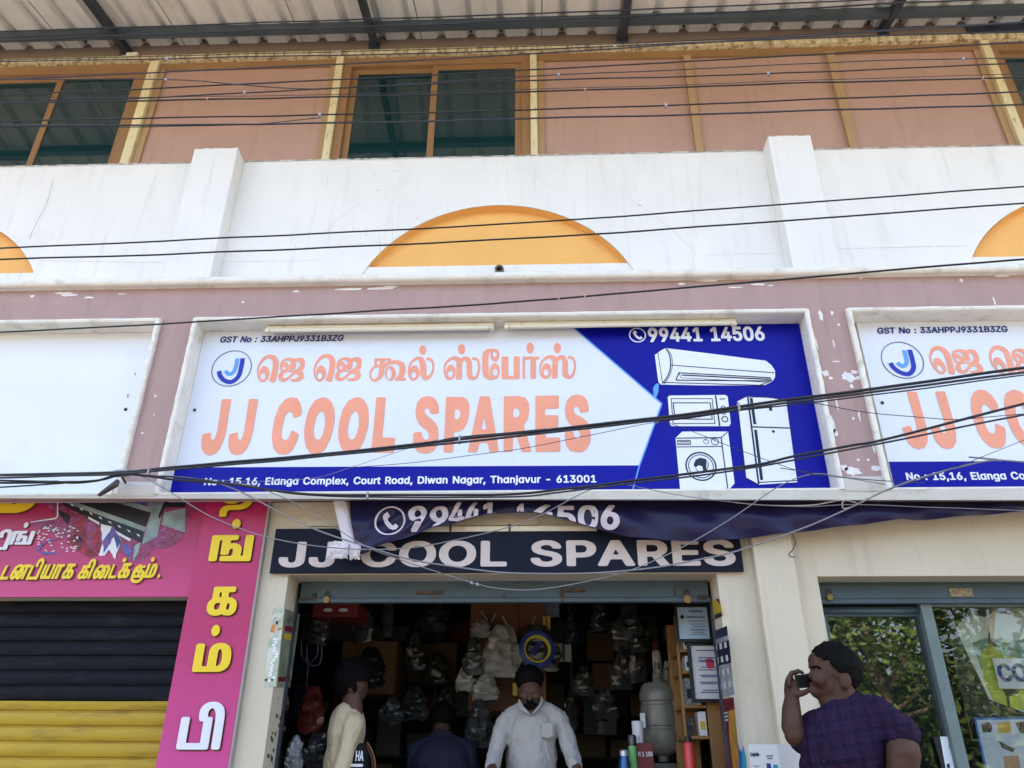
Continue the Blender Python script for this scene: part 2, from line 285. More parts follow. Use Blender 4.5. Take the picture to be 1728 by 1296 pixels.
GL={
'JJC':(0,[[-2206,7092,-2194,7092,-2182,7090,-2148,7078,-2134,7070,-2122,7060,-2090,7020,-2074,6996,-2048,6916,-2042,6888,-2030,6780,-2032,6678,-2036,6646,-2056,6540,-2100,6420,-2136,6382,-2158,6362,-2170,6356,-2200,6350,-2222,6348,-2266,6362,-2284,6372,-2304,6396,-2338,6444,-2376,6556,-2386,6644,-2388,6674,-2382,6800,-2360,6922,-2352,6946,-2310,7032,-2298,7048,-2282,7058],[-3012,7100,-2964,7092,-2942,7084,-2930,7072,-2896,7026,-2884,7002,-2862,6936,-2858,6912,-2856,6870,-2860,6858,-2868,6852,-2930,6824,-2944,6822,-2950,6824,-2954,6828,-2968,6872,-2976,6884,-2988,6898,-3000,6904,-3014,6904,-3026,6900,-3036,6890,-3052,6856,-3058,6840,-3070,6734,-3068,6616,-3058,6572,-3048,6552,-3026,6534,-3012,6532,-2992,6540,-2982,6552,-2968,6586,-2954,6650,-2950,6656,-2946,6658,-2930,6652,-2868,6614,-2858,6602,-2856,6590,-2876,6486,-2904,6414,-2914,6396,-2946,6366,-2962,6354,-3004,6348,-3028,6348,-3074,6362,-3090,6372,-3126,6416,-3142,6438,-3176,6550,-3186,6690,-3178,6838,-3152,6958,-3146,6980,-3100,7054,-3088,7070,-3076,7078,-3038,7094],[-2630,7094,-2608,7094,-2560,7076,-2540,7060,-2500,7016,-2474,6952,-2462,6922,-2446,6816,-2444,6788,-2450,6676,-2468,6550,-2474,6526,-2512,6426,-2526,6404,-2572,6360,-2592,6352,-2622,6348,-2636,6348,-2682,6364,-2700,6374,-2712,6390,-2754,6452,-2762,6472,-2788,6572,-2800,6674,-2796,6806,-2774,6926,-2768,6950,-2728,7034,-2718,7050,-2702,7060],[-1948,7086,-1866,7086,-1856,7082,-1850,7072,-1848,7052,-1848,6568,-1844,6558,-1834,6554,-1714,6548,-1702,6546,-1696,6540,-1694,6534,-1692,6522,-1694,6380,-1696,6366,-1706,6360,-1940,6364,-1954,6366,-1962,6376,-1964,6396,-1962,7060,-1960,7078,-1954,7084],[-3524,7084,-3438,7082,-3428,7078,-3422,7066,-3420,6634,-3432,6532,-3452,6444,-3460,6426,-3492,6376,-3504,6364,-3558,6346,-3568,6346,-3580,6348,-3620,6362,-3634,6368,-3648,6386,-3674,6424,-3680,6444,-3696,6508,-3702,6600,-3700,6610,-3690,6618,-3622,6636,-3608,6636,-3602,6634,-3598,6626,-3590,6576,-3586,6564,-3578,6550,-3570,6542,-3558,6540,-3550,6544,-3544,6554,-3536,6586,-3528,6664,-3538,7062,-3536,7076],[-3860,7086,-3774,7084,-3762,7080,-3756,7068,-3748,6636,-3758,6534,-3778,6446,-3784,6428,-3816,6378,-3828,6366,-3880,6348,-3892,6346,-3904,6348,-3944,6362,-3958,6370,-3972,6386,-4000,6426,-4006,6446,-4022,6508,-4030,6602,-4028,6612,-4018,6620,-3952,6638,-3936,6638,-3930,6636,-3926,6628,-3918,6578,-3914,6566,-3906,6552,-3896,6544,-3886,6542,-3878,6546,-3872,6556,-3864,6588,-3856,6666,-3874,7066,-3870,7080],[-2214,6902,-2226,6894,-2238,6882,-2258,6832,-2262,6806,-2272,6700,-2268,6618,-2254,6568,-2248,6556,-2240,6546,-2226,6536,-2214,6532,-2198,6536,-2182,6544,-2176,6556,-2160,6596,-2152,6624,-2144,6718,-2152,6816,-2162,6850,-2172,6876,-2182,6890,-2200,6900],[-2624,6902,-2638,6894,-2650,6882,-2670,6836,-2674,6810,-2684,6706,-2680,6624,-2666,6578,-2660,6564,-2652,6552,-2638,6540,-2626,6536,-2608,6536,-2594,6544,-2588,6554,-2572,6590,-2566,6616,-2554,6710,-2564,6810,-2580,6868,-2588,6884,-2598,6896,-2612,6904]]),
'SPARES':(0,[[474,7094,492,7094,542,7082,554,7076,564,7066,594,7024,602,7008,614,6944,618,6918,616,6882,614,6874,610,6868,596,6862,532,6854,522,6854,514,6860,502,6904,492,6922,482,6930,470,6934,456,6930,446,6918,440,6904,438,6884,440,6868,446,6854,460,6834,474,6822,538,6788,594,6730,604,6706,618,6656,622,6634,626,6552,616,6468,610,6448,580,6394,568,6378,520,6350,502,6344,466,6346,444,6350,392,6362,376,6372,344,6416,334,6434,330,6454,320,6530,320,6576,324,6592,330,6600,344,6604,404,6608,418,6604,426,6594,432,6558,436,6546,450,6524,462,6516,474,6516,490,6522,498,6530,504,6548,506,6560,504,6574,498,6598,492,6612,450,6654,384,6708,370,6726,338,6798,336,6816,332,6876,330,6902,334,6920,352,7000,362,7020,396,7062,408,7074,426,7082],[216,7084,248,7082,256,7078,260,7070,262,7054,260,6942,256,6920,250,6914,240,6910,116,6910,102,6908,96,6902,92,6892,92,6840,96,6826,106,6822,228,6822,238,6820,244,6816,248,6808,250,6796,246,6678,242,6668,230,6664,116,6658,100,6654,96,6648,94,6638,96,6552,100,6536,104,6534,112,6532,242,6532,252,6530,258,6526,262,6518,264,6506,266,6382,264,6366,258,6358,242,6354,0,6354,-14,6356,-20,6358,-22,6364,-26,6382,-22,7048,-20,7068,-14,7078,0,7082],[-388,7082,-222,7082,-204,7078,-164,7066,-150,7060,-140,7052,-106,6994,-100,6974,-98,6884,-112,6794,-120,6770,-158,6704,-162,6686,-158,6666,-78,6378,-76,6364,-84,6358,-98,6356,-172,6356,-184,6358,-190,6364,-198,6380,-258,6586,-266,6598,-276,6604,-286,6600,-290,6586,-292,6384,-296,6366,-300,6362,-304,6358,-324,6358,-386,6358,-394,6362,-400,6368,-402,6390,-404,7056,-400,7076,-396,7080],[-1350,7094,-1332,7094,-1288,7086,-1276,7084,-1266,7076,-1232,7040,-1220,7026,-1214,7010,-1194,6954,-1190,6930,-1186,6884,-1188,6870,-1196,6864,-1264,6854,-1280,6856,-1284,6860,-1288,6866,-1296,6896,-1304,6914,-1316,6928,-1330,6936,-1342,6934,-1354,6924,-1360,6912,-1362,6892,-1356,6872,-1338,6844,-1274,6788,-1222,6736,-1210,6720,-1190,6674,-1184,6654,-1176,6560,-1186,6456,-1192,6438,-1220,6386,-1234,6374,-1280,6352,-1296,6348,-1334,6346,-1382,6358,-1406,6366,-1418,6376,-1450,6416,-1458,6428,-1464,6444,-1476,6508,-1480,6534,-1480,6594,-1478,6602,-1476,6608,-1462,6616,-1410,6620,-1390,6620,-1380,6614,-1376,6604,-1372,6572,-1368,6560,-1352,6534,-1340,6522,-1324,6520,-1304,6524,-1294,6534,-1286,6552,-1286,6564,-1288,6580,-1296,6604,-1302,6618,-1342,6658,-1408,6714,-1422,6734,-1458,6804,-1470,6878,-1470,6906,-1462,6982,-1460,7000,-1454,7014,-1424,7060,-1412,7074,-1398,7080],[-682,7084,-590,7084,-580,7078,-574,7068,-460,6386,-460,6368,-464,6362,-468,6360,-548,6356,-558,6358,-564,6362,-570,6368,-572,6376,-588,6462,-596,6472,-610,6474,-672,6474,-680,6472,-686,6468,-692,6452,-708,6374,-712,6364,-718,6358,-732,6356,-802,6358,-812,6360,-816,6368,-816,6390,-700,7060,-694,7078],[-1092,7082,-932,7080,-918,7080,-906,7076,-870,7058,-858,7048,-830,6994,-822,6970,-818,6872,-832,6768,-840,6742,-868,6674,-882,6656,-922,6628,-938,6624,-982,6618,-988,6616,-994,6608,-994,6590,-994,6376,-1000,6362,-1004,6358,-1012,6356,-1092,6358,-1104,6364,-1108,6376,-1108,7056,-1104,7074,-1100,7080],[-274,6916,-286,6910,-290,6900,-290,6810,-288,6802,-278,6798,-248,6798,-232,6808,-218,6828,-212,6848,-214,6874,-224,6896,-236,6912,-248,6916],[-978,6916,-988,6912,-992,6902,-994,6810,-994,6796,-990,6788,-986,6782,-976,6780,-954,6784,-948,6788,-940,6798,-930,6824,-928,6860,-930,6884,-944,6904,-958,6914],[-640,6790,-646,6782,-650,6766,-664,6664,-664,6656,-660,6650,-656,6646,-648,6644,-620,6646,-616,6652,-612,6660,-630,6766,-634,6784]]),
'TAM':(0,[[-86,7826,-78,7826,-68,7822,-52,7810,-42,7788,-34,7756,-36,7726,-46,7698,-60,7680,-70,7674,-80,7672,-96,7676,-110,7690,-120,7710,-128,7742,-126,7770,-118,7796,-104,7816,-96,7822],[256,7818,264,7818,274,7814,288,7802,300,7778,304,7750,302,7718,292,7696,276,7676,260,7670,252,7672,242,7676,228,7690,218,7712,214,7738,218,7768,226,7790,240,7810],[-950,7818,-942,7818,-932,7816,-916,7802,-904,7778,-898,7750,-898,7718,-906,7696,-922,7676,-938,7670,-946,7672,-956,7676,-970,7690,-982,7712,-988,7738,-986,7768,-980,7792,-966,7810],[-1440,7808,-1424,7806,-1408,7794,-1394,7774,-1388,7746,-1388,7720,-1394,7696,-1408,7680,-1416,7674,-1426,7672,-1440,7676,-1456,7688,-1468,7708,-1474,7734,-1474,7760,-1468,7784,-1456,7800],[-580,7748,-564,7748,-514,7742,-484,7726,-476,7716,-468,7682,-464,7644,-466,7624,-470,7608,-476,7594,-484,7580,-494,7570,-508,7564,-518,7562,-530,7564,-544,7572,-556,7584,-566,7600,-572,7618,-576,7642,-578,7658,-572,7700,-576,7702,-582,7700,-594,7690,-598,7656,-602,7606,-602,7496,-596,7424,-586,7370,-582,7362,-576,7354,-568,7350,-562,7352,-562,7356,-574,7382,-578,7406,-582,7438,-580,7460,-574,7490,-564,7510,-550,7528,-536,7538,-522,7542,-508,7538,-496,7530,-482,7516,-470,7494,-464,7474,-460,7444,-458,7422,-462,7392,-472,7362,-472,7348,-478,7336,-484,7330,-526,7316,-552,7310,-580,7306,-608,7314,-630,7330,-652,7356,-664,7384,-672,7412,-676,7454,-680,7618,-678,7654,-674,7678,-668,7696,-656,7716,-642,7728,-628,7736,-602,7746],[-528,7702,-538,7698,-546,7688,-550,7674,-550,7660,-546,7646,-540,7636,-532,7628,-522,7626,-514,7630,-504,7640,-500,7652,-500,7668,-502,7682,-510,7694,-518,7700],[-2654,7702,-2636,7702,-2618,7698,-2594,7690,-2576,7680,-2558,7664,-2548,7652,-2538,7638,-2530,7618,-2524,7592,-2522,7564,-2520,7510,-2524,7426,-2534,7326,-2536,7318,-2548,7310,-2564,7306,-2578,7308,-2594,7318,-2608,7320,-2610,7324,-2612,7332,-2596,7442,-2594,7470,-2592,7540,-2596,7588,-2602,7610,-2618,7630,-2636,7644,-2646,7648,-2656,7648,-2672,7644,-2692,7634,-2720,7608,-2738,7582,-2748,7562,-2756,7538,-2762,7512,-2764,7490,-2764,7460,-2752,7410,-2744,7388,-2732,7370,-2722,7364,-2708,7350,-2698,7346,-2690,7344,-2684,7346,-2672,7358,-2666,7376,-2668,7398,-2674,7416,-2682,7430,-2696,7438,-2708,7438,-2716,7434,-2724,7422,-2728,7402,-2726,7376,-2728,7376,-2732,7380,-2742,7410,-2748,7446,-2748,7466,-2746,7488,-2734,7514,-2724,7528,-2710,7536,-2694,7538,-2678,7534,-2664,7522,-2650,7506,-2638,7488,-2628,7460,-2622,7428,-2622,7404,-2626,7376,-2634,7356,-2644,7344,-2658,7332,-2664,7322,-2670,7316,-2688,7312,-2706,7314,-2722,7322,-2730,7338,-2750,7358,-2762,7380,-2774,7410,-2780,7432,-2784,7466,-2786,7498,-2782,7542,-2776,7568,-2766,7598,-2744,7640,-2732,7658,-2712,7678,-2694,7688,-2676,7696],[-3376,7704,-3358,7704,-3340,7700,-3314,7692,-3298,7682,-3278,7666,-3268,7654,-3258,7640,-3250,7620,-3242,7594,-3238,7566,-3236,7512,-3236,7428,-3244,7326,-3246,7320,-3256,7312,-3272,7306,-3288,7310,-3304,7320,-3316,7322,-3320,7324,-3322,7332,-3310,7442,-3308,7470,-3310,7542,-3314,7588,-3322,7610,-3338,7630,-3356,7646,-3366,7648,-3376,7650,-3394,7646,-3412,7636,-3438,7610,-3456,7584,-3466,7562,-3474,7540,-3478,7514,-3480,7492,-3478,7460,-3464,7410,-3456,7390,-3444,7370,-3434,7366,-3418,7352,-3410,7346,-3402,7346,-3394,7348,-3382,7358,-3378,7378,-3380,7398,-3386,7416,-3396,7430,-3410,7438,-3420,7440,-3430,7434,-3438,7424,-3442,7402,-3438,7376,-3440,7376,-3444,7382,-3456,7410,-3462,7446,-3464,7468,-3460,7488,-3450,7516,-3440,7528,-3426,7538,-3412,7540,-3394,7534,-3380,7524,-3366,7508,-3354,7488,-3342,7460,-3336,7428,-3334,7404,-3338,7376,-3346,7356,-3354,7344,-3368,7332,-3374,7322,-3380,7318,-3396,7312,-3416,7314,-3432,7324,-3442,7338,-3460,7358,-3474,7382,-3486,7410,-3494,7434,-3500,7468,-3502,7500,-3500,7542,-3494,7570,-3484,7600,-3464,7640,-3452,7660,-3434,7680,-3416,7690,-3398,7698],[160,7646,180,7646,208,7640,224,7632,246,7616,278,7638,300,7642,310,7642,326,7638,338,7634,350,7624,360,7612,376,7582,384,7550,386,7516,382,7462,382,7386,390,7362,396,7352,402,7350,412,7354,424,7366,434,7386,442,7408,452,7442,458,7470,458,7514,452,7556,442,7576,430,7588,392,7596,386,7604,386,7616,392,7628,404,7632,438,7624,448,7618,458,7608,470,7590,478,7564,484,7524,484,7482,476,7432,464,7384,452,7354,438,7334,424,7322,410,7314,398,7310,382,7310,364,7314,348,7322,334,7334,324,7346,316,7366,312,7390,318,7528,316,7552,308,7578,302,7584,294,7588,284,7580,268,7558,264,7550,256,7410,254,7326,248,7322,218,7320,188,7322,184,7324,182,7330,182,7366,188,7446,192,7552,188,7568,180,7582,166,7594,154,7598,134,7594,116,7584,90,7562,74,7542,62,7520,56,7494,50,7454,50,7428,56,7392,62,7372,68,7364,70,7368,62,7412,62,7434,66,7464,74,7488,88,7510,102,7524,120,7530,138,7524,148,7516,158,7504,168,7488,174,7462,178,7438,178,7414,174,7388,168,7370,162,7356,152,7340,128,7318,118,7314,102,7312,84,7316,78,7320,58,7340,48,7356,40,7376,32,7404,30,7430,32,7484,36,7514,42,7536,50,7554,62,7576,92,7610,110,7624,126,7634,144,7642],[-1478,7652,-1456,7650,-1432,7640,-1412,7618,-1396,7588,-1382,7548,-1372,7504,-1368,7456,-1368,7410,-1364,7384,-1358,7372,-1350,7372,-1334,7382,-1322,7394,-1314,7412,-1306,7438,-1300,7462,-1298,7484,-1300,7508,-1308,7550,-1318,7576,-1326,7586,-1332,7590,-1364,7598,-1374,7604,-1380,7612,-1382,7618,-1380,7626,-1376,7634,-1368,7636,-1362,7638,-1324,7628,-1308,7616,-1296,7600,-1284,7572,-1276,7536,-1272,7494,-1272,7456,-1280,7420,-1290,7390,-1304,7362,-1314,7344,-1336,7324,-1354,7314,-1372,7312,-1390,7316,-1404,7326,-1418,7344,-1432,7368,-1444,7398,-1446,7412,-1448,7430,-1448,7488,-1460,7544,-1474,7600,-1478,7604,-1488,7604,-1502,7600,-1516,7592,-1538,7574,-1558,7550,-1568,7530,-1574,7512,-1576,7486,-1574,7486,-1554,7512,-1538,7522,-1520,7522,-1500,7514,-1482,7498,-1468,7472,-1458,7442,-1454,7408,-1458,7374,-1472,7342,-1484,7326,-1506,7316,-1514,7302,-1522,7300,-1560,7326,-1572,7340,-1582,7358,-1590,7384,-1600,7426,-1602,7458,-1600,7490,-1596,7522,-1586,7552,-1578,7572,-1562,7596,-1542,7618,-1522,7634,-1502,7646],[-1038,7646,-1016,7646,-990,7640,-972,7630,-948,7614,-918,7638,-896,7642,-886,7642,-870,7638,-858,7634,-844,7624,-832,7612,-814,7582,-806,7550,-802,7516,-802,7460,-798,7384,-790,7360,-782,7352,-776,7348,-766,7352,-756,7366,-746,7386,-738,7406,-730,7440,-728,7470,-730,7514,-738,7556,-748,7576,-762,7588,-800,7596,-806,7604,-808,7616,-802,7628,-790,7630,-756,7624,-746,7618,-736,7608,-722,7590,-712,7564,-704,7524,-702,7480,-706,7432,-716,7382,-726,7354,-740,7332,-752,7320,-768,7312,-778,7308,-794,7308,-812,7312,-830,7320,-844,7332,-856,7346,-864,7366,-868,7390,-872,7528,-876,7552,-884,7578,-892,7584,-898,7586,-910,7580,-924,7558,-926,7550,-926,7410,-924,7324,-930,7320,-962,7318,-990,7320,-996,7322,-998,7328,-1000,7366,-998,7446,-1000,7552,-1004,7568,-1014,7582,-1028,7594,-1040,7598,-1060,7594,-1078,7584,-1104,7562,-1118,7542,-1128,7520,-1134,7492,-1138,7452,-1136,7428,-1128,7390,-1120,7372,-1114,7362,-1112,7366,-1122,7410,-1124,7434,-1122,7464,-1114,7488,-1104,7510,-1088,7524,-1070,7528,-1054,7524,-1042,7516,-1030,7504,-1020,7486,-1012,7462,-1008,7436,-1006,7412,-1010,7386,-1014,7368,-1020,7354,-1028,7338,-1052,7316,-1060,7312,-1078,7310,-1094,7314,-1102,7318,-1122,7338,-1134,7354,-1144,7374,-1152,7402,-1156,7430,-1158,7482,-1154,7514,-1150,7534,-1144,7554,-1132,7576,-1104,7610,-1086,7624,-1070,7634,-1052,7642],[-432,7632,-362,7632,-356,7630,-354,7628,-352,7366,-350,7360,-340,7358,-292,7358,-288,7358,-286,7364,-286,7628,-282,7630,-276,7632,-220,7630,-214,7628,-212,7618,-212,7330,-214,7318,-224,7316,-420,7318,-432,7322,-434,7332,-436,7620,-436,7628],[-172,7628,22,7626,28,7626,32,7622,32,7596,28,7588,24,7586,-4,7586,-8,7584,-10,7580,-12,7328,-16,7320,-72,7318,-76,7320,-80,7324,-78,7578,-80,7586,-88,7588,-138,7588,-146,7584,-146,7328,-148,7322,-154,7320,-170,7320,-176,7324,-176,7618,-176,7624],[-2268,7652,-2242,7652,-2220,7642,-2204,7624,-2194,7600,-2190,7574,-2194,7510,-2200,7488,-2218,7462,-2198,7434,-2188,7406,-2186,7388,-2188,7372,-2192,7360,-2198,7348,-2212,7336,-2228,7324,-2260,7314,-2304,7312,-2320,7316,-2342,7328,-2348,7334,-2348,7340,-2348,7344,-2344,7350,-2310,7352,-2288,7358,-2270,7368,-2252,7384,-2252,7394,-2258,7406,-2272,7416,-2284,7420,-2300,7416,-2320,7404,-2372,7346,-2416,7318,-2442,7316,-2456,7320,-2468,7326,-2486,7338,-2496,7350,-2504,7362,-2508,7376,-2510,7388,-2508,7406,-2502,7422,-2494,7436,-2476,7458,-2478,7464,-2500,7494,-2506,7538,-2504,7556,-2500,7578,-2494,7598,-2486,7612,-2476,7624,-2458,7638,-2438,7646,-2414,7652,-2390,7652,-2356,7648,-2326,7634,-2296,7644],[-2986,7654,-2960,7652,-2938,7644,-2922,7626,-2910,7600,-2906,7576,-2908,7512,-2914,7490,-2930,7462,-2910,7436,-2898,7406,-2896,7388,-2896,7374,-2900,7360,-2906,7350,-2918,7336,-2936,7326,-2968,7314,-3012,7314,-3028,7318,-3050,7328,-3056,7334,-3058,7340,-3056,7346,-3052,7350,-3018,7352,-2998,7358,-2980,7368,-2962,7386,-2962,7394,-2970,7406,-2982,7418,-2996,7420,-3010,7416,-3032,7404,-3082,7348,-3124,7318,-3150,7318,-3164,7320,-3178,7326,-3196,7338,-3206,7350,-3214,7364,-3218,7376,-3220,7390,-3220,7406,-3214,7422,-3206,7436,-3190,7460,-3192,7466,-3214,7496,-3222,7540,-3222,7558,-3218,7580,-3212,7598,-3204,7614,-3196,7626,-3176,7638,-3158,7648,-3134,7654,-3110,7654,-3074,7650,-3044,7634,-3014,7646],[-2026,7632,-1832,7630,-1826,7624,-1826,7596,-1822,7594,-1758,7600,-1730,7598,-1702,7590,-1676,7576,-1656,7556,-1642,7528,-1634,7498,-1630,7458,-1630,7428,-1636,7398,-1644,7380,-1664,7354,-1658,7350,-1618,7348,-1616,7340,-1616,7318,-1620,7316,-1626,7314,-1740,7316,-1748,7320,-1752,7332,-1750,7342,-1726,7376,-1712,7402,-1706,7422,-1704,7442,-1710,7496,-1720,7524,-1732,7538,-1756,7546,-1796,7548,-1824,7542,-1848,7530,-1864,7520,-1896,7490,-1898,7480,-1898,7444,-1908,7382,-1920,7354,-1940,7330,-1968,7310,-1988,7304,-2012,7304,-2034,7314,-2054,7332,-2066,7356,-2076,7388,-2078,7418,-2072,7456,-2062,7480,-2052,7500,-2034,7516,-2030,7522,-2030,7624,-2030,7630],[-2422,7616,-2454,7606,-2462,7600,-2464,7594,-2436,7590,-2414,7578,-2396,7558,-2380,7528,-2376,7550,-2368,7554,-2366,7558,-2372,7584,-2378,7592,-2406,7614],[-3140,7618,-3172,7608,-3180,7602,-3182,7596,-3152,7592,-3130,7580,-3112,7560,-3096,7528,-3092,7550,-3084,7556,-3082,7560,-3088,7586,-3094,7594,-3124,7616],[-1990,7596,-1994,7594,-1996,7584,-1996,7540,-1994,7536,-1990,7534,-1966,7540,-1962,7544,-1962,7552,-1962,7594,-1968,7596],[-1894,7596,-1898,7592,-1900,7586,-1898,7554,-1898,7550,-1896,7548,-1870,7572,-1836,7592,-1846,7594],[-2292,7594,-2302,7592,-2306,7588,-2302,7552,-2304,7498,-2306,7490,-2334,7484,-2380,7490,-2384,7480,-2384,7472,-2352,7468,-2320,7472,-2290,7484,-2278,7490,-2270,7500,-2252,7538,-2250,7550,-2250,7560,-2256,7576,-2270,7590,-2280,7596],[-3010,7596,-3020,7594,-3022,7588,-3018,7554,-3018,7498,-3020,7492,-3048,7486,-3094,7492,-3098,7482,-3098,7474,-3066,7470,-3032,7474,-3002,7484,-2992,7492,-2984,7500,-2968,7538,-2964,7552,-2964,7562,-2972,7576,-2988,7592,-2996,7596],[-2452,7534,-2460,7532,-2464,7526,-2468,7516,-2466,7506,-2460,7488,-2452,7482,-2444,7480,-2436,7482,-2432,7488,-2428,7498,-2428,7510,-2432,7520,-2438,7528,-2444,7532],[-3168,7536,-3176,7532,-3180,7526,-3182,7516,-3182,7506,-3174,7488,-3166,7484,-3158,7482,-3150,7484,-3146,7490,-3144,7500,-3144,7510,-3148,7520,-3154,7530,-3160,7534],[-1832,7516,-1820,7516,-1804,7512,-1790,7504,-1778,7490,-1768,7476,-1760,7460,-1752,7442,-1748,7422,-1748,7402,-1748,7382,-1754,7362,-1760,7346,-1768,7332,-1780,7320,-1792,7314,-1806,7310,-1818,7312,-1834,7316,-1846,7326,-1858,7338,-1868,7352,-1876,7368,-1886,7404,-1888,7424,-1886,7444,-1882,7462,-1876,7480,-1868,7492,-1856,7506,-1846,7512],[-1974,7510,-1992,7506,-2000,7496,-2018,7494,-2030,7486,-2044,7466,-2054,7436,-2058,7406,-2050,7376,-2046,7362,-2036,7350,-2020,7334,-2006,7334,-1988,7344,-1978,7364,-1968,7392,-1962,7432,-1962,7502,-1964,7510],[-1840,7490,-1850,7482,-1858,7464,-1862,7440,-1862,7408,-1858,7378,-1850,7350,-1838,7332,-1832,7326,-1826,7324,-1820,7326,-1814,7330,-1806,7348,-1802,7372,-1800,7404,-1806,7434,-1814,7462,-1826,7482,-1832,7488],[-518,7460,-530,7454,-538,7442,-544,7426,-544,7408,-542,7390,-536,7376,-524,7366,-514,7362,-500,7368,-492,7378,-486,7396,-484,7414,-488,7434,-496,7448,-506,7458],[110,7446,100,7442,90,7432,84,7414,82,7396,86,7380,92,7366,102,7356,112,7354,124,7358,134,7368,142,7384,144,7404,140,7420,134,7434,124,7444],[-1076,7446,-1086,7442,-1094,7430,-1100,7412,-1102,7396,-1098,7378,-1090,7366,-1080,7356,-1068,7352,-1056,7356,-1048,7366,-1042,7384,-1040,7402,-1044,7420,-1052,7434,-1062,7444],[-2402,7452,-2416,7444,-2436,7440,-2440,7436,-2446,7408,-2448,7388,-2444,7374,-2434,7364,-2426,7362,-2420,7362,-2404,7368,-2390,7376,-2332,7442,-2334,7444,-2340,7446,-2390,7454],[-1530,7434,-1540,7430,-1548,7418,-1554,7402,-1554,7384,-1550,7368,-1542,7354,-1532,7344,-1520,7340,-1508,7344,-1500,7356,-1494,7372,-1492,7390,-1498,7408,-1506,7422,-1516,7432],[-3116,7454,-3128,7446,-3148,7442,-3152,7436,-3158,7408,-3158,7388,-3154,7374,-3144,7364,-3136,7362,-3130,7364,-3112,7370,-3102,7378,-3044,7442,-3046,7446,-3052,7448,-3102,7454]]),
'BJ':(396,[[259,530,343,531,361,522,368,511,368,139,363,89,353,61,335,34,307,6,275,-13,252,-22,220,-28,157,-29,130,-25,102,-16,70,1,43,24,24,48,11,75,5,98,1,130,2,175,11,189,25,195,111,193,128,180,134,120,143,98,152,86,166,78,189,74,207,80,224,93,235,116,240,148,240,507,245,520]]),
'BC':(510,[[209,534,243,538,316,536,357,526,398,507,431,484,466,448,490,407,503,366,503,343,496,334,484,328,398,327,380,339,358,384,339,407,320,419,302,426,261,432,225,423,198,408,174,384,156,352,143,316,137,280,136,239,142,198,152,166,170,130,189,108,211,92,234,82,266,77,289,79,316,88,348,111,364,134,377,166,385,175,398,182,480,183,493,177,503,166,503,143,490,102,476,75,455,48,425,20,398,2,360,-16,325,-26,270,-29,211,-26,166,-13,125,9,88,39,52,81,30,125,15,175,9,230,11,307,23,366,43,411,71,452,116,494,166,521]]),
'BO':(533,[[209,534,243,538,320,535,366,522,405,502,440,475,477,434,500,393,516,343,524,284,523,207,513,152,498,111,470,66,430,24,389,-3,339,-23,298,-29,220,-27,180,-18,136,2,98,30,60,70,33,116,18,161,9,220,10,298,19,352,38,402,68,448,111,490,166,521],[248,430,220,421,198,408,182,393,165,370,152,343,142,311,137,275,136,239,142,198,150,170,165,139,180,118,198,101,220,87,248,79,270,77,302,83,325,93,348,111,363,130,380,161,389,189,396,225,398,266,393,302,384,337,368,370,348,398,325,415,302,425,275,431]]),
'BL':(393,[[47,530,61,532,134,531,148,524,156,511,156,98,159,84,170,80,361,80,375,77,390,66,393,52,393,-2,388,-11,380,-18,361,-23,57,-23,39,-16,30,-7,28,507,33,520]]),
'BS':(447,[[168,534,198,538,261,537,302,530,334,518,369,498,398,470,418,443,429,411,432,389,431,370,420,360,407,355,324,357,307,370,297,398,284,415,266,426,234,434,207,433,180,424,161,410,150,389,148,375,151,361,159,348,170,338,211,320,316,290,361,269,386,252,409,230,426,207,434,189,440,161,439,116,433,84,420,57,402,34,370,6,334,-13,298,-25,248,-32,198,-32,152,-26,111,-12,75,8,42,39,23,66,10,102,7,130,9,143,17,152,34,159,107,159,120,156,135,143,144,116,157,96,175,84,211,74,239,74,275,84,294,98,308,120,312,134,311,148,303,166,293,175,252,193,148,224,98,246,75,261,51,284,37,302,28,320,21,352,21,393,27,425,40,452,66,482,93,504,130,523]]),
'BP':(445,[[47,530,61,532,257,532,298,527,320,521,366,499,403,466,426,430,439,384,440,325,431,280,411,240,375,202,334,179,298,168,270,164,160,161,157,152,156,-2,148,-15,130,-22,52,-22,34,-12,29,-2,28,507,33,520],[161,427,156,416,158,270,166,265,234,266,270,273,288,284,305,311,312,348,306,380,292,407,275,419,248,427]]),
'BA':(480,[[188,530,284,531,299,525,310,511,491,20,494,-2,489,-11,480,-18,466,-23,393,-23,384,-22,370,-14,361,-2,320,111,316,117,307,120,175,120,162,116,119,-2,111,-13,98,-21,11,-22,-2,-17,-13,-7,-14,7,-11,20,166,507,174,520],[239,331,230,315,202,234,202,225,211,221,270,222,276,225,276,234,244,325]]),
'BR':(449,[[47,530,61,532,252,532,302,527,334,517,366,501,388,484,413,457,430,425,439,389,441,339,437,302,430,280,416,252,389,222,363,202,360,193,456,16,458,-2,448,-16,430,-23,357,-23,343,-22,330,-15,315,2,227,166,220,172,207,174,166,174,159,170,157,166,156,2,151,-11,134,-22,116,-23,52,-22,33,-11,28,7,28,507,33,520],[161,427,157,420,156,411,157,289,160,280,211,277,248,280,275,286,293,297,307,321,313,352,307,384,293,408,275,420,252,427]]),
'BE':(419,[[47,530,61,532,375,532,393,526,402,516,403,448,398,439,384,430,166,428,159,425,156,411,157,320,161,311,361,309,382,298,387,280,386,225,380,215,366,207,170,206,159,202,156,184,156,93,159,84,170,80,375,80,389,78,402,68,407,57,407,-2,397,-16,375,-23,61,-23,43,-19,30,-7,28,507,33,520]]),
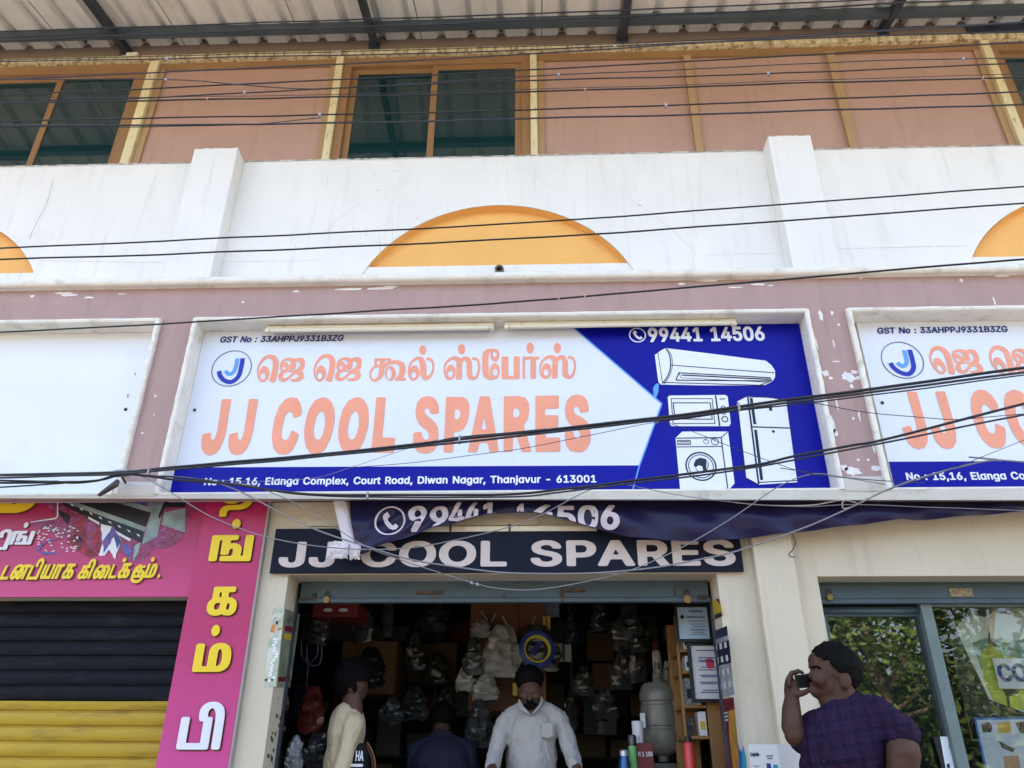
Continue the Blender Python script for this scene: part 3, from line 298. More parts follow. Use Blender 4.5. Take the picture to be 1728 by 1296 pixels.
'B0':(453,[[175,534,207,538,270,536,306,525,343,504,379,470,400,439,418,398,430,348,437,284,436,202,426,139,412,93,387,48,352,11,316,-12,275,-26,230,-29,180,-26,148,-17,111,3,78,34,55,66,38,102,23,157,16,225,18,307,27,370,42,416,64,457,98,494,130,517],[220,435,202,429,189,419,175,401,164,380,147,320,141,248,150,170,168,120,180,101,193,86,207,78,230,74,248,79,263,89,278,107,290,130,299,157,307,193,312,261,304,334,285,389,271,411,257,425,239,433]]),
'B1':(453,[[183,530,280,532,298,525,306,516,309,84,312,80,320,77,398,77,418,66,423,52,422,-2,416,-13,402,-21,75,-23,57,-17,47,-7,45,57,55,70,75,77,170,78,180,84,180,381,175,386,170,384,107,340,93,337,75,338,61,346,55,357,54,420,56,434,66,446]]),
'B2':(453,[[172,534,198,538,252,538,275,535,307,525,339,509,361,491,385,466,403,434,412,398,412,352,407,321,393,289,375,259,344,220,225,93,219,84,230,79,389,79,407,74,417,66,421,57,421,2,416,-11,402,-20,389,-23,61,-23,43,-17,34,-7,32,48,37,61,244,284,271,320,285,352,286,384,274,411,257,427,225,436,198,430,180,417,166,393,158,357,143,343,130,340,61,340,48,344,38,352,34,366,37,407,46,434,61,461,86,489,108,507,143,525]]),
'B3':(453,[[57,530,70,532,375,532,393,526,403,516,404,461,400,448,287,316,289,311,348,285,380,259,409,220,423,180,424,120,412,75,399,52,380,30,357,10,334,-4,293,-21,257,-28,184,-29,152,-24,116,-11,80,9,47,39,27,66,16,98,12,130,17,143,34,153,111,154,123,152,140,139,149,111,162,93,184,80,216,73,248,79,275,93,290,116,296,143,294,161,286,184,275,199,259,211,220,222,148,225,128,239,125,248,125,293,128,311,219,416,223,425,211,429,66,429,51,434,41,443,38,452,38,507,43,520]]),
'B4':(453,[[233,530,248,532,320,530,331,525,340,516,340,498,167,202,163,189,175,185,234,185,248,189,250,320,260,334,275,341,343,341,357,338,370,330,374,316,375,193,377,189,384,185,420,184,439,175,445,161,445,107,439,94,425,85,384,83,377,80,375,70,374,-2,366,-15,352,-22,275,-22,257,-13,250,-2,249,75,243,82,34,84,16,92,9,102,8,161,12,175,211,511,220,522]]),
'B5':(453,[[83,530,98,532,370,532,388,525,396,516,398,451,393,441,380,431,366,429,193,429,184,426,179,416,175,356,180,353,211,356,270,354,302,346,334,330,359,311,389,280,407,248,417,220,422,189,422,139,417,107,407,80,389,49,361,19,339,2,302,-17,270,-26,230,-29,184,-28,143,-19,111,-4,83,16,57,43,38,75,29,107,29,134,39,146,52,152,125,153,139,149,152,139,162,111,175,92,198,79,220,74,248,80,270,96,286,120,295,157,291,189,279,216,261,237,239,249,216,253,193,249,170,241,143,225,130,223,61,229,48,235,39,244,37,275,63,507,69,520]]),
'B6':(453,[[238,530,325,532,342,525,351,516,352,502,349,493,247,343,252,337,293,332,330,317,357,300,387,270,404,243,417,207,420,175,420,134,412,93,398,61,378,34,348,6,316,-12,280,-25,257,-29,193,-28,157,-21,120,-4,93,16,66,45,48,76,37,107,32,139,32,184,37,216,46,243,78,307,216,511,225,522],[211,239,189,228,171,207,160,180,158,148,167,116,184,91,207,77,234,73,260,84,277,102,290,130,294,166,286,198,266,226,239,239]]),
'B7':(453,[[49,530,66,532,393,532,411,526,422,511,422,448,417,430,200,-2,189,-15,175,-22,89,-22,77,-16,68,-7,67,11,268,411,271,425,261,429,61,429,48,432,37,439,31,448,30,507,35,520]]),
'B8':(453,[[172,534,198,538,261,537,293,531,325,518,357,498,384,470,402,442,412,411,413,366,408,334,393,302,367,270,370,262,407,225,425,189,432,148,432,111,427,89,410,52,375,15,330,-12,284,-26,257,-29,184,-28,148,-21,116,-8,84,10,52,40,34,67,23,98,20,152,29,193,48,228,84,266,82,275,56,307,42,343,39,398,46,434,64,466,98,500,134,522],[216,435,193,427,180,416,169,393,166,370,175,343,189,326,211,316,234,314,257,322,271,334,284,361,286,384,275,411,262,425,239,434],[225,211,193,204,170,190,154,166,148,139,155,111,170,90,193,78,230,73,261,79,284,93,299,116,304,139,298,166,280,192,257,205]]),
'B9':(453,[[174,534,207,538,275,535,316,521,357,495,389,461,408,425,419,384,420,325,408,270,385,220,348,161,233,-7,220,-18,207,-22,130,-23,116,-19,105,-11,101,-2,101,11,205,166,198,172,157,178,120,193,93,211,65,239,48,267,37,298,32,330,33,380,37,407,47,434,75,475,99,498,120,513,148,526],[216,435,193,425,175,407,161,375,158,348,165,316,181,289,202,273,230,268,257,276,276,293,290,320,295,357,285,393,266,420,239,434]]),
'BD':(502,[[47,530,61,532,243,532,275,529,316,522,352,508,393,485,429,452,452,423,476,375,489,320,493,252,489,189,475,134,453,89,423,52,384,19,348,0,316,-12,252,-22,57,-23,39,-16,30,-7,28,507,33,520],[161,427,157,420,156,411,157,89,159,84,166,81,220,81,248,84,280,92,307,107,327,125,344,152,357,185,364,216,367,257,363,298,354,334,343,360,327,384,314,398,293,412,266,422,239,427]]),
'BU':(517,[[47,530,130,532,143,527,154,516,156,189,160,152,174,120,193,97,220,82,257,75,298,82,325,98,344,120,358,157,361,189,363,516,371,525,389,532,461,532,475,527,484,520,489,502,489,166,486,130,475,93,458,61,435,34,407,10,366,-13,320,-27,289,-30,202,-27,161,-17,116,6,89,28,59,61,37,107,28,161,28,507,33,520]]),
'BN':(523,[[47,530,143,532,164,520,351,230,361,217,366,221,367,230,369,516,380,527,398,532,470,531,490,520,495,502,495,7,493,-7,485,-16,466,-23,384,-23,370,-20,358,-11,171,280,161,290,157,275,155,-7,143,-18,125,-23,52,-22,33,-11,28,7,28,507,33,520]]),
'BH':(517,[[47,530,130,532,143,527,155,516,156,325,159,316,170,312,343,312,357,315,360,325,362,516,371,525,389,532,461,532,475,527,484,520,489,502,489,7,487,-7,480,-15,461,-22,389,-23,371,-16,362,-7,360,198,357,207,343,209,170,209,160,207,157,198,155,-7,143,-18,125,-23,52,-22,33,-11,28,7,28,507,33,520]]),
'BM':(628,[[47,530,157,532,170,527,183,516,307,202,311,193,316,192,323,202,438,502,448,520,461,529,475,532,570,532,580,530,593,522,599,511,600,498,600,7,598,-7,593,-13,575,-22,502,-23,484,-17,474,-7,472,207,470,222,466,222,378,2,370,-10,361,-18,348,-22,280,-22,266,-17,252,-2,166,211,161,221,157,224,154,202,152,-7,143,-16,125,-23,52,-22,34,-12,30,-5,28,7,28,507,33,520]]),
'BG':(520,[[207,534,239,538,316,536,357,525,397,507,430,484,466,447,489,411,503,370,504,343,489,329,475,326,398,327,379,339,357,382,334,408,302,425,261,432,220,422,193,405,170,379,152,343,141,307,136,257,139,216,150,170,165,139,189,109,216,90,248,79,270,77,289,79,316,87,334,97,348,109,360,125,377,166,375,173,370,175,280,176,270,178,257,186,251,198,251,252,252,261,261,272,280,279,480,279,498,273,508,261,508,157,498,116,481,80,457,48,420,14,380,-9,343,-22,302,-29,220,-27,175,-16,135,2,98,29,61,68,37,107,19,157,10,216,10,298,19,352,37,402,66,447,108,489,157,518]]),
'BT':(449,[[19,530,34,532,420,532,439,525,447,516,449,452,445,443,435,434,416,429,298,428,289,420,288,2,284,-11,270,-20,257,-23,189,-23,171,-16,163,-7,160,420,157,426,148,429,25,429,7,438,0,452,0,511,7,522]]),
'BB':(456,[[47,530,61,532,257,532,302,527,334,517,366,500,390,480,409,457,421,434,427,411,429,348,418,311,407,294,388,275,386,266,420,232,439,202,448,166,449,116,443,84,431,57,411,32,384,9,339,-12,275,-23,57,-23,39,-16,30,-7,28,507,33,520],[161,427,157,420,156,407,156,320,161,309,220,308,248,310,275,320,290,334,299,352,303,375,296,398,283,416,266,424,243,428],[166,207,158,202,156,193,156,93,161,82,266,82,293,89,310,102,321,125,321,148,310,175,293,193,275,202,252,207]]),
'BZ':(438,[[27,530,43,532,398,532,411,529,425,519,428,507,428,470,425,448,182,93,179,84,193,80,411,78,425,70,431,57,431,-2,420,-16,398,-23,43,-23,30,-21,15,-11,10,7,10,48,14,61,259,420,257,427,248,429,39,429,25,432,15,439,9,448,9,507,13,520]]),
'BI':(300,[[18,530,34,532,270,532,289,527,299,516,301,457,298,443,289,434,275,429,220,428,214,416,215,89,217,84,225,81,280,79,298,66,301,52,301,-2,296,-11,284,-20,270,-23,30,-23,11,-17,1,-7,0,57,6,70,25,80,80,81,84,84,86,93,86,420,84,425,75,429,20,430,2,443,-1,457,0,511,4,520]]),
'BK':(467,[[47,530,130,532,143,527,155,516,157,348,161,337,175,348,343,527,361,532,448,532,461,529,473,520,478,507,474,493,286,289,291,275,475,16,478,-2,470,-15,457,-22,443,-23,366,-22,348,-15,334,0,203,184,193,192,184,187,164,166,157,152,156,2,152,-10,139,-20,125,-23,52,-22,33,-11,28,7,28,507,33,520]]),
'BW':(686,[[4,530,89,531,102,526,113,516,186,239,193,226,198,230,203,248,273,511,284,525,302,532,384,532,398,527,411,516,483,243,489,228,493,225,499,239,572,516,584,527,598,532,675,531,693,523,700,511,698,489,566,7,558,-11,539,-22,452,-23,434,-17,425,-8,353,252,343,274,339,270,334,256,261,-7,252,-16,234,-23,148,-22,127,-11,119,7,-14,493,-13,516]]),
'BF':(410,[[47,530,61,532,370,532,391,525,400,511,400,448,393,438,380,430,170,429,159,425,156,416,156,316,161,303,357,300,369,293,376,284,378,225,376,216,370,208,352,199,161,197,156,184,156,-2,148,-15,130,-22,52,-22,34,-12,29,-2,28,507,33,520]]),
'MN':(523,[[46,523,63,529,137,529,160,517,363,205,370,208,372,223,374,510,385,523,403,529,463,528,484,517,490,497,490,17,487,-3,477,-15,463,-20,390,-20,377,-18,365,-10,170,292,157,302,152,283,149,-3,137,-16,123,-20,57,-19,41,-10,34,10,33,497,35,510]]),
'Mo':(415,[[174,403,257,401,290,391,317,376,350,347,375,317,392,283,403,243,407,197,405,143,398,110,383,74,363,43,323,5,297,-12,257,-25,217,-29,163,-26,130,-17,104,-3,71,23,42,57,22,97,12,130,8,177,10,230,21,277,36,310,62,343,99,377,130,393],[183,303,157,287,137,255,125,210,125,163,136,123,155,90,183,73,217,69,250,82,274,110,290,163,291,210,278,257,256,290,217,307]]),
'ME':(419,[[46,523,63,529,363,529,383,525,393,517,399,503,399,457,393,443,383,435,163,430,154,423,151,403,152,323,157,310,357,306,377,294,382,270,380,230,363,211,170,209,157,205,152,190,155,83,170,78,383,76,397,63,401,50,401,3,390,-14,370,-20,63,-20,50,-17,37,-4,33,17,33,497,35,510]]),
'Ml':(189,[[39,523,57,529,117,528,130,522,138,510,141,97,149,77,183,69,198,50,205,3,198,-10,183,-19,117,-22,83,-15,45,17,29,50,26,497,28,510]]),
'Ma':(424,[[300,423,377,426,391,417,398,403,396,-3,377,-19,310,-19,283,-8,243,-24,210,-29,157,-26,123,-17,90,2,57,34,36,63,21,97,10,143,7,197,13,250,23,287,57,342,90,374,117,390,150,401,197,405,237,402,277,390,290,415],[183,304,157,289,136,257,126,217,125,170,135,123,155,90,177,75,210,69,247,83,267,110,282,157,283,210,272,257,251,290,217,307]]),
'Mn':(410,[[197,403,257,404,303,391,346,357,372,317,383,257,384,10,377,-10,363,-19,290,-19,272,-3,266,257,250,291,230,303,210,307,190,304,164,290,154,277,144,250,138,-3,123,-18,97,-20,50,-19,37,-13,29,-3,29,383,37,393,50,399,117,399,143,387]]),
'Mg':(425,[[165,403,230,403,283,387,310,399,377,399,392,390,399,377,399,-10,394,-57,377,-96,343,-132,310,-153,270,-166,183,-171,117,-158,69,-130,37,-97,27,-77,28,-63,39,-50,90,-24,117,-26,157,-62,177,-71,203,-76,230,-73,257,-62,271,-50,280,-30,283,-10,277,-2,230,-14,177,-15,143,-11,106,3,77,23,46,57,29,83,16,117,8,163,9,223,15,263,30,303,52,337,90,374,123,393],[183,304,157,289,136,257,125,210,125,170,135,130,151,103,177,87,210,81,250,96,268,117,283,163,284,210,273,257,252,290,217,307]]),
'MC':(510,[[203,530,243,535,303,534,350,525,383,512,417,490,457,450,479,417,494,377,497,350,483,333,470,329,403,330,384,343,365,383,343,408,310,426,263,435,223,425,185,403,163,377,146,343,135,303,131,263,138,190,150,157,169,123,183,107,210,89,237,79,270,74,323,88,354,110,383,163,403,179,477,179,496,163,498,150,490,117,457,59,403,9,343,-18,297,-26,230,-26,190,-18,143,1,105,30,67,70,42,110,23,163,15,217,15,290,23,343,42,397,70,442,110,483,150,511]]),
'Mm':(610,[[182,403,217,407,257,403,283,393,312,370,323,367,358,390,383,400,417,406,463,405,510,392,545,363,573,323,583,277,583,10,576,-10,557,-20,497,-20,483,-16,472,-3,466,270,458,290,450,298,417,308,383,296,370,278,364,257,362,10,359,-3,350,-14,337,-20,270,-19,250,-3,246,263,241,283,231,297,203,308,183,305,163,294,150,277,143,257,138,-3,125,-17,110,-20,50,-19,33,-10,26,17,29,383,37,393,50,399,110,400,143,389]]),
'Mp':(424,[[196,403,257,404,303,392,340,370,378,330,400,290,413,243,417,177,410,117,397,79,377,45,343,9,310,-13,277,-25,237,-29,190,-26,150,-13,143,-16,140,-137,135,-150,117,-161,50,-161,32,-150,26,-130,27,377,33,390,50,399,117,399,143,387],[197,303,170,287,152,257,141,210,141,163,152,123,170,91,197,74,223,69,262,83,283,110,298,157,300,210,288,257,267,290,230,307]]),
'Mx':(379,[[20,397,50,400,112,397,130,380,177,308,190,296,203,307,254,383,270,397,350,400,369,390,375,377,372,363,268,210,260,190,377,17,381,3,370,-14,350,-20,274,-17,257,-1,203,80,190,92,177,81,120,-3,103,-17,23,-20,4,-10,-2,3,1,17,111,177,119,197,9,363,7,383]]),
'Mu':(410,[[42,397,117,399,130,393,138,383,142,130,158,90,177,77,197,72,217,75,243,88,257,104,266,130,272,383,283,396,297,400,357,400,377,390,384,370,384,10,381,-3,370,-15,357,-20,297,-20,270,-8,217,-23,150,-24,123,-18,97,-6,57,31,35,70,26,123,26,370,29,383]]),
'Mr':(259,[[183,403,243,404,259,397,270,377,268,323,250,305,203,304,177,296,158,283,146,263,140,230,140,10,137,-5,117,-19,43,-18,29,-3,26,10,29,383,37,393,50,399,110,400,137,390]]),
'Mt':(227,[[61,490,137,488,151,470,157,405,170,400,210,399,223,390,230,377,230,330,223,317,210,308,163,306,157,302,153,290,154,90,163,75,210,71,227,57,238,3,232,-10,217,-20,150,-24,103,-14,63,17,43,52,39,83,37,297,30,305,3,307,-13,317,-20,330,-20,370,-18,383,-5,397,30,402,37,409,40,470,48,483]]),
'MR':(449,[[46,523,70,529,257,529,297,525,355,503,406,457,421,430,432,397,436,357,433,310,412,257,359,203,356,190,449,17,452,3,443,-12,417,-20,350,-20,337,-14,321,3,230,170,219,177,203,178,163,177,154,170,151,10,144,-10,130,-19,103,-20,57,-19,41,-10,34,10,33,497,35,510],[163,430,154,423,151,410,151,297,157,279,170,276,243,276,275,283,298,297,311,317,318,350,313,383,298,410,277,422,250,430]]),
'Md':(424,[[298,523,317,529,377,528,393,517,398,503,398,3,390,-11,370,-20,310,-19,283,-8,243,-24,217,-28,177,-28,137,-22,103,-7,74,17,43,51,23,90,13,123,8,170,9,223,17,267,30,303,52,337,85,370,117,390,150,401,190,405,230,403,277,390,284,403,285,503],[183,304,157,289,136,257,126,217,125,170,135,123,155,90,177,75,210,69,247,83,267,110,282,157,283,210,272,257,251,290,217,307]]),
'MD':(502,[[46,523,63,529,243,529,310,520,350,506,383,487,417,457,445,423,472,370,484,317,488,250,484,190,470,137,447,90,414,50,373,17,310,-11,250,-20,63,-20,50,-17,37,-4,33,17,33,497,35,510],[163,430,154,423,151,410,152,90,157,81,177,78,230,79,277,88,326,117,343,139,358,170,368,210,372,257,359,337,335,383,297,413,237,430]]),
'Mi':(167,[[67,543,97,544,117,538,137,522,150,503,153,477,147,457,129,437,110,425,83,422,57,426,37,439,18,463,15,490,21,510,43,534],[42,397,117,399,133,390,140,377,140,10,133,-10,117,-19,50,-19,33,-10,27,3,26,370,29,383]]),
'Mw':(567,[[13,397,90,399,110,387,162,217,170,206,180,223,223,377,243,398,317,400,337,390,345,377,388,223,397,207,405,217,449,370,460,390,470,398,497,400,543,400,563,390,569,377,566,357,463,17,450,-10,437,-19,410,-20,363,-19,348,-10,337,11,292,163,283,176,274,163,230,10,219,-10,203,-19,177,-20,137,-20,117,-10,106,10,1,357,-1,383]]),
'MT':(449,[[18,523,37,529,410,529,430,523,441,510,443,457,430,437,410,431,297,431,286,423,283,10,281,-3,267,-17,190,-19,173,-10,167,3,164,423,150,431,37,431,18,437,7,450,5,483,7,510]]),
'Mv':(389,[[8,397,83,400,105,390,117,370,183,186,190,173,197,171,205,183,275,377,283,389,303,400,370,400,383,395,394,383,392,357,259,10,250,-7,237,-18,157,-19,136,-3,-5,363,-5,383]]),
'Mh':(410,[[39,523,57,529,110,529,123,526,135,517,140,503,143,394,150,391,210,404,250,404,283,399,323,378,362,337,378,297,384,250,384,10,381,-3,370,-15,357,-20,297,-20,283,-16,272,-3,266,257,250,291,230,303,210,307,190,304,164,290,154,277,144,250,138,-3,123,-18,97,-20,50,-19,37,-13,29,-3,26,497,28,510]]),
'Mj':(167,[[67,543,97,544,117,538,137,522,149,503,152,477,146,457,128,437,110,426,83,422,57,426,37,438,18,463,15,490,21,510,43,534],[42,397,117,399,133,390,140,377,139,-57,124,-103,87,-143,50,-159,-10,-162,-23,-157,-34,-143,-36,-90,-23,-72,17,-57,25,-37,26,370,29,383]]),
'M0':(453,[[170,530,203,535,263,534,297,526,330,509,365,477,391,443,412,397,424,350,432,283,431,210,424,157,407,97,381,50,343,10,310,-12,270,-24,183,-24,143,-12,118,3,83,36,63,63,41,110,29,157,22,217,22,290,29,350,43,403,67,450,94,483,130,513],[223,437,187,423,162,390,142,323,136,250,142,183,163,117,190,84,210,74,230,72,250,77,270,89,293,123,311,183,317,263,307,343,287,397,263,425,243,434]]),
'M1':(453,[[179,523,197,529,277,528,290,522,300,510,303,90,313,77,390,75,411,63,417,50,417,3,410,-10,397,-19,83,-20,63,-15,53,-3,50,50,63,70,83,75,170,76,183,83,185,90,183,388,177,392,170,389,110,346,97,341,83,341,70,347,63,357,59,377,60,423,65,437]]),
'M2':(453,[[167,530,197,535,250,535,303,524,330,510,357,488,383,458,398,430,406,397,407,357,403,330,391,297,345,230,221,97,215,83,230,78,397,76,414,57,416,30,413,-3,397,-18,70,-20,53,-17,40,-3,38,43,43,60,251,283,279,323,291,357,290,390,277,416,250,433,223,438,197,432,173,417,161,397,150,357,137,345,63,343,43,357,40,370,42,403,65,457,110,503,137,519]]),
'M3':(453,[[56,523,77,529,370,529,387,523,397,510,399,470,394,450,281,317,283,310,343,284,381,250,404,217,418,170,418,117,403,71,365,23,323,-7,290,-19,250,-26,183,-26,143,-19,110,-6,83,11,50,43,32,70,22,97,18,123,22,137,37,149,117,149,132,137,147,103,159,90,190,76,217,71,250,77,277,90,293,110,301,143,292,183,270,208,223,225,150,228,137,237,131,250,131,297,135,310,229,423,217,431,77,431,57,436,45,450,43,470,44,503]]),
'M4':(453,[[231,523,250,529,317,526,330,514,332,497,157,190,170,182,237,182,250,186,254,197,255,303,260,323,270,333,283,338,343,337,359,330,369,310,372,190,380,183,417,181,430,175,439,157,440,117,437,101,423,87,383,84,372,77,369,3,362,-10,350,-18,283,-20,263,-11,256,3,254,70,244,83,37,85,23,92,13,110,13,157,20,177,209,497]]),
'M5':(453,[[82,523,103,529,363,529,381,523,391,510,393,457,387,443,377,434,190,431,177,424,174,417,170,355,177,350,270,351,323,333,350,313,379,283,397,256,410,223,417,150,413,117,403,85,383,51,358,23,330,0,303,-14,243,-27,190,-26,150,-18,117,-3,90,17,59,50,43,78,36,103,35,130,43,143,55,150,130,149,145,137,160,103,172,90,197,76,223,72,257,81,277,97,293,123,300,157,298,183,285,217,268,237,243,250,223,255,197,253,143,229,123,227,63,233,43,250,42,270,67,497,70,510]]),
'M6':(453,[[236,523,250,528,317,529,333,523,343,510,340,490,241,343,250,334,283,331,323,317,350,300,380,270,398,243,410,210,415,137,407,97,393,63,373,37,337,3,310,-12,277,-23,197,-26,163,-20,130,-6,103,14,75,43,57,71,43,105,37,177,47,230,75,290,208,490],[223,244,190,233,171,217,156,183,152,157,161,117,177,91,203,75,230,70,257,78,280,97,296,130,300,163,292,197,277,222,250,239]]),
'M7':(453,[[49,523,70,529,390,528,410,518,417,503,417,450,411,430,197,4,183,-13,170,-19,90,-18,75,-3,74,10,277,423,263,431,70,431,50,436,38,450,35,463,36,503]]),
'M8':(453,[[167,530,203,535,257,535,317,519,350,497,377,470,395,443,405,417,408,377,403,338,391,310,362,270,403,220,419,190,427,150,424,97,406,57,370,18,337,-5,297,-20,257,-26,197,-26,130,-12,97,6,63,37,43,63,29,97,26,150,34,190,50,221,90,270,61,310,49,337,44,377,49,423,64,457,97,493,131,517],[217,438,193,430,175,417,162,390,162,363,170,340,183,325,210,314,237,312,263,322,279,337,290,363,291,383,283,408,270,424,243,436],[203,210,170,195,150,170,143,137,153,103,177,82,217,71,250,73,283,87,299,103,308,130,306,157,297,179,283,194,257,208,230,214]]),
'M9':(453,[[168,530,210,535,277,532,317,518,343,500,379,463,400,430,412,390,415,330,404,277,380,223,230,-2,217,-15,203,-20,137,-20,123,-18,113,-10,108,10,207,157,210,170,132,190,103,208,74,237,56,263,43,297,37,370,49,423,72,463,117,506],[217,437,190,427,170,408,156,377,153,343,162,310,177,286,203,270,230,265,257,273,280,290,296,323,300,357,292,390,276,417,250,433]]),
'M:':(188,[[62,377,83,382,123,379,143,366,162,343,167,323,165,297,153,277,130,257,110,251,70,253,50,264,28,290,23,310,26,337,38,357],[67,103,90,107,123,104,143,91,161,70,167,43,163,17,150,-2,130,-18,110,-24,70,-22,49,-10,27,17,23,37,26,63,43,87]]),
'M,':(188,[[62,90,143,89,158,77,161,57,110,-123,90,-139,37,-140,17,-127,13,-103,39,63,50,83]]),
'M-':(453,[[109,263,343,263,362,243,363,190,356,177,337,167,110,167,90,183,87,203,89,243,97,256]]),
'M.':(188,[[67,103,90,107,123,104,143,91,161,70,167,43,163,17,150,-2,130,-18,110,-24,70,-22,49,-10,27,17,23,37,26,63,43,87]]),
'M ':(188,[]),
'MG':(520,[[201,530,237,535,297,535,343,527,383,511,417,489,457,449,479,417,497,370,498,350,483,332,403,330,384,343,358,390,338,410,303,428,263,435,223,426,190,408,167,383,149,350,136,310,131,263,133,217,142,177,156,143,177,114,203,93,237,79,283,75,337,95,365,123,382,163,379,177,370,180,283,180,263,190,257,203,257,250,270,271,290,275,477,275,490,271,503,257,502,157,492,117,477,83,452,50,417,17,383,-4,343,-19,297,-26,230,-26,190,-18,143,1,104,30,67,70,42,110,23,163,15,217,15,290,23,343,41,397,70,443,110,484,150,512]]),
'MS':(447,[[162,530,197,535,257,535,290,530,330,517,363,497,397,464,414,437,424,410,427,390,423,373,410,360,397,358,330,360,316,370,290,415,263,430,235,437,210,436,177,426,157,412,145,390,145,363,163,339,197,323,303,291,350,272,395,237,425,197,433,170,435,130,430,97,420,70,403,43,370,11,343,-6,310,-19,257,-28,197,-29,157,-24,117,-12,80,10,45,43,28,70,15,103,14,137,25,150,43,155,117,152,130,138,150,96,177,80,210,72,243,72,277,82,300,97,313,117,317,143,303,172,263,192,157,223,110,243,59,283,33,323,26,350,26,390,31,417,43,446,63,472,97,502,130,520]]),
'MA':(480,[[186,523,203,529,277,528,290,524,304,510,486,17,486,-3,472,-17,397,-20,377,-12,362,10,326,110,317,120,303,122,170,122,157,117,115,3,97,-17,17,-20,3,-14,-6,-3,-4,23,168,497],[237,343,201,250,197,223,210,218,277,220,283,230,279,243,248,330,243,341]]),
'MH':(517,[[46,523,63,529,123,528,145,517,151,497,152,323,157,313,177,309,357,310,365,323,366,497,370,514,383,526,397,529,457,528,477,517,483,497,483,17,481,-3,470,-15,457,-20,390,-19,377,-14,368,-3,365,197,357,210,343,211,170,211,157,207,151,190,149,-3,137,-16,123,-20,57,-19,41,-10,34,10,33,497,35,510]]),
'MP':(445,[[46,523,63,529,257,529,323,517,362,497,397,463,419,430,432,390,435,330,426,283,407,243,369,203,337,183,290,169,157,163,152,150,151,3,144,-10,130,-19,57,-19,41,-10,34,3,33,497,35,510],[163,430,154,423,151,410,151,283,157,266,170,262,237,263,269,270,293,283,310,310,317,343,311,383,297,408,270,424,243,430]]),
'MJ':(396,[[258,523,277,529,337,528,356,517,362,503,363,143,357,90,347,63,330,37,297,4,270,-12,210,-26,157,-26,123,-20,77,1,29,50,10,103,7,170,14,183,30,193,103,192,122,177,129,117,137,97,150,83,170,74,190,72,217,81,230,93,240,117,245,143,245,497,247,510]]),
'MB':(456,[[46,523,70,529,297,525,323,518,354,503,403,455,421,410,424,350,411,310,381,270,432,203,442,170,444,123,439,90,424,57,377,9,330,-12,277,-20,63,-20,50,-17,37,-4,33,17,33,497,35,510],[163,430,154,423,151,410,152,323,157,308,183,305,250,308,277,318,297,335,306,357,308,377,300,403,288,417,243,431],[163,210,154,203,151,190,152,97,157,81,170,78,263,79,297,88,317,103,326,123,326,150,317,175,303,190,277,204,250,210]]),
'MZ':(438,[[26,523,50,529,390,529,403,527,417,517,423,497,419,450,174,90,177,81,190,78,390,78,410,75,422,63,426,43,426,3,411,-17,390,-20,50,-20,37,-19,22,-10,16,3,15,23,16,50,22,63,265,423,250,431,30,434,17,448,14,463,14,503]]),
'Me':(404,[[173,403,250,401,283,392,310,379,363,327,380,297,391,263,398,177,393,163,377,151,150,149,131,143,133,123,150,94,177,76,203,68,223,68,250,77,263,87,288,117,303,124,350,118,382,103,389,90,388,77,365,37,320,-3,270,-23,223,-29,170,-26,137,-19,110,-7,78,17,47,50,27,83,15,117,8,163,9,223,19,270,36,310,61,343,98,377,130,393],[183,305,157,291,144,277,133,257,137,243,250,240,270,243,273,250,270,263,250,292,217,307]]),
'Mf':(254,[[134,543,163,549,223,548,246,543,263,529,266,503,251,463,230,450,183,449,173,437,169,417,177,402,230,399,247,390,254,377,254,330,247,317,237,309,183,306,169,297,166,-3,157,-14,143,-20,83,-20,63,-12,54,3,53,297,43,306,3,307,-13,317,-20,330,-20,377,-3,397,43,401,50,405,56,457,68,490,103,527]]),
'Mk':(381,[[39,523,57,529,117,528,130,522,138,510,143,281,150,279,157,283,271,397,357,400,370,396,381,383,377,363,247,230,239,217,248,197,390,17,393,-3,383,-15,370,-20,303,-20,277,-14,163,125,150,135,141,123,140,10,133,-10,117,-19,57,-20,43,-18,30,-6,26,17,26,497,28,510]]),
'Ms':(365,[[153,403,223,403,277,388,323,348,348,303,345,283,337,274,283,259,257,261,223,299,197,310,177,310,157,303,143,293,138,283,142,263,157,252,263,223,303,204,337,173,353,143,357,90,351,63,341,43,292,-3,237,-24,163,-28,123,-24,90,-13,64,3,37,30,22,50,12,77,12,97,23,110,77,125,97,125,110,120,137,82,170,68,210,72,230,83,237,93,238,110,223,126,117,155,73,177,39,210,23,243,22,297,30,323,43,343,90,384,123,398]]),
'MF':(410,[[46,523,63,529,363,529,383,522,395,503,395,457,389,443,377,434,170,431,154,423,152,317,157,301,170,298,351,297,363,290,372,277,373,230,363,210,350,203,170,202,155,197,152,183,151,3,144,-10,130,-19,57,-19,41,-10,34,3,33,497,35,510]]),
'MI':(300,[[18,523,37,529,263,529,282,523,294,510,296,463,289,443,270,432,217,429,209,410,210,90,213,83,223,78,277,76,291,63,296,50,295,3,280,-17,263,-20,37,-20,20,-17,7,-3,5,43,10,65,30,77,83,80,91,97,91,417,83,429,30,432,10,445,5,457,5,503]]),
'MK':(467,[[46,523,63,529,123,528,137,524,149,510,152,343,157,329,170,335,350,526,443,528,465,517,469,503,463,490,290,303,280,283,468,17,472,3,463,-12,443,-20,370,-20,357,-15,337,6,205,190,190,198,163,173,153,157,151,10,144,-10,130,-19,103,-20,57,-19,41,-10,34,10,33,497,35,510]]),
'MW':(686,[[5,523,23,529,83,528,97,523,109,510,183,230,190,212,197,212,280,510,290,522,303,528,377,529,394,523,411,497,481,230,490,210,497,213,503,231,577,510,590,524,603,528,670,528,683,522,694,503,691,483,565,23,551,-10,530,-20,457,-20,443,-17,430,-3,353,270,343,289,337,283,330,263,256,-3,243,-16,230,-20,157,-20,137,-12,122,17,-5,483,-6,510]]),
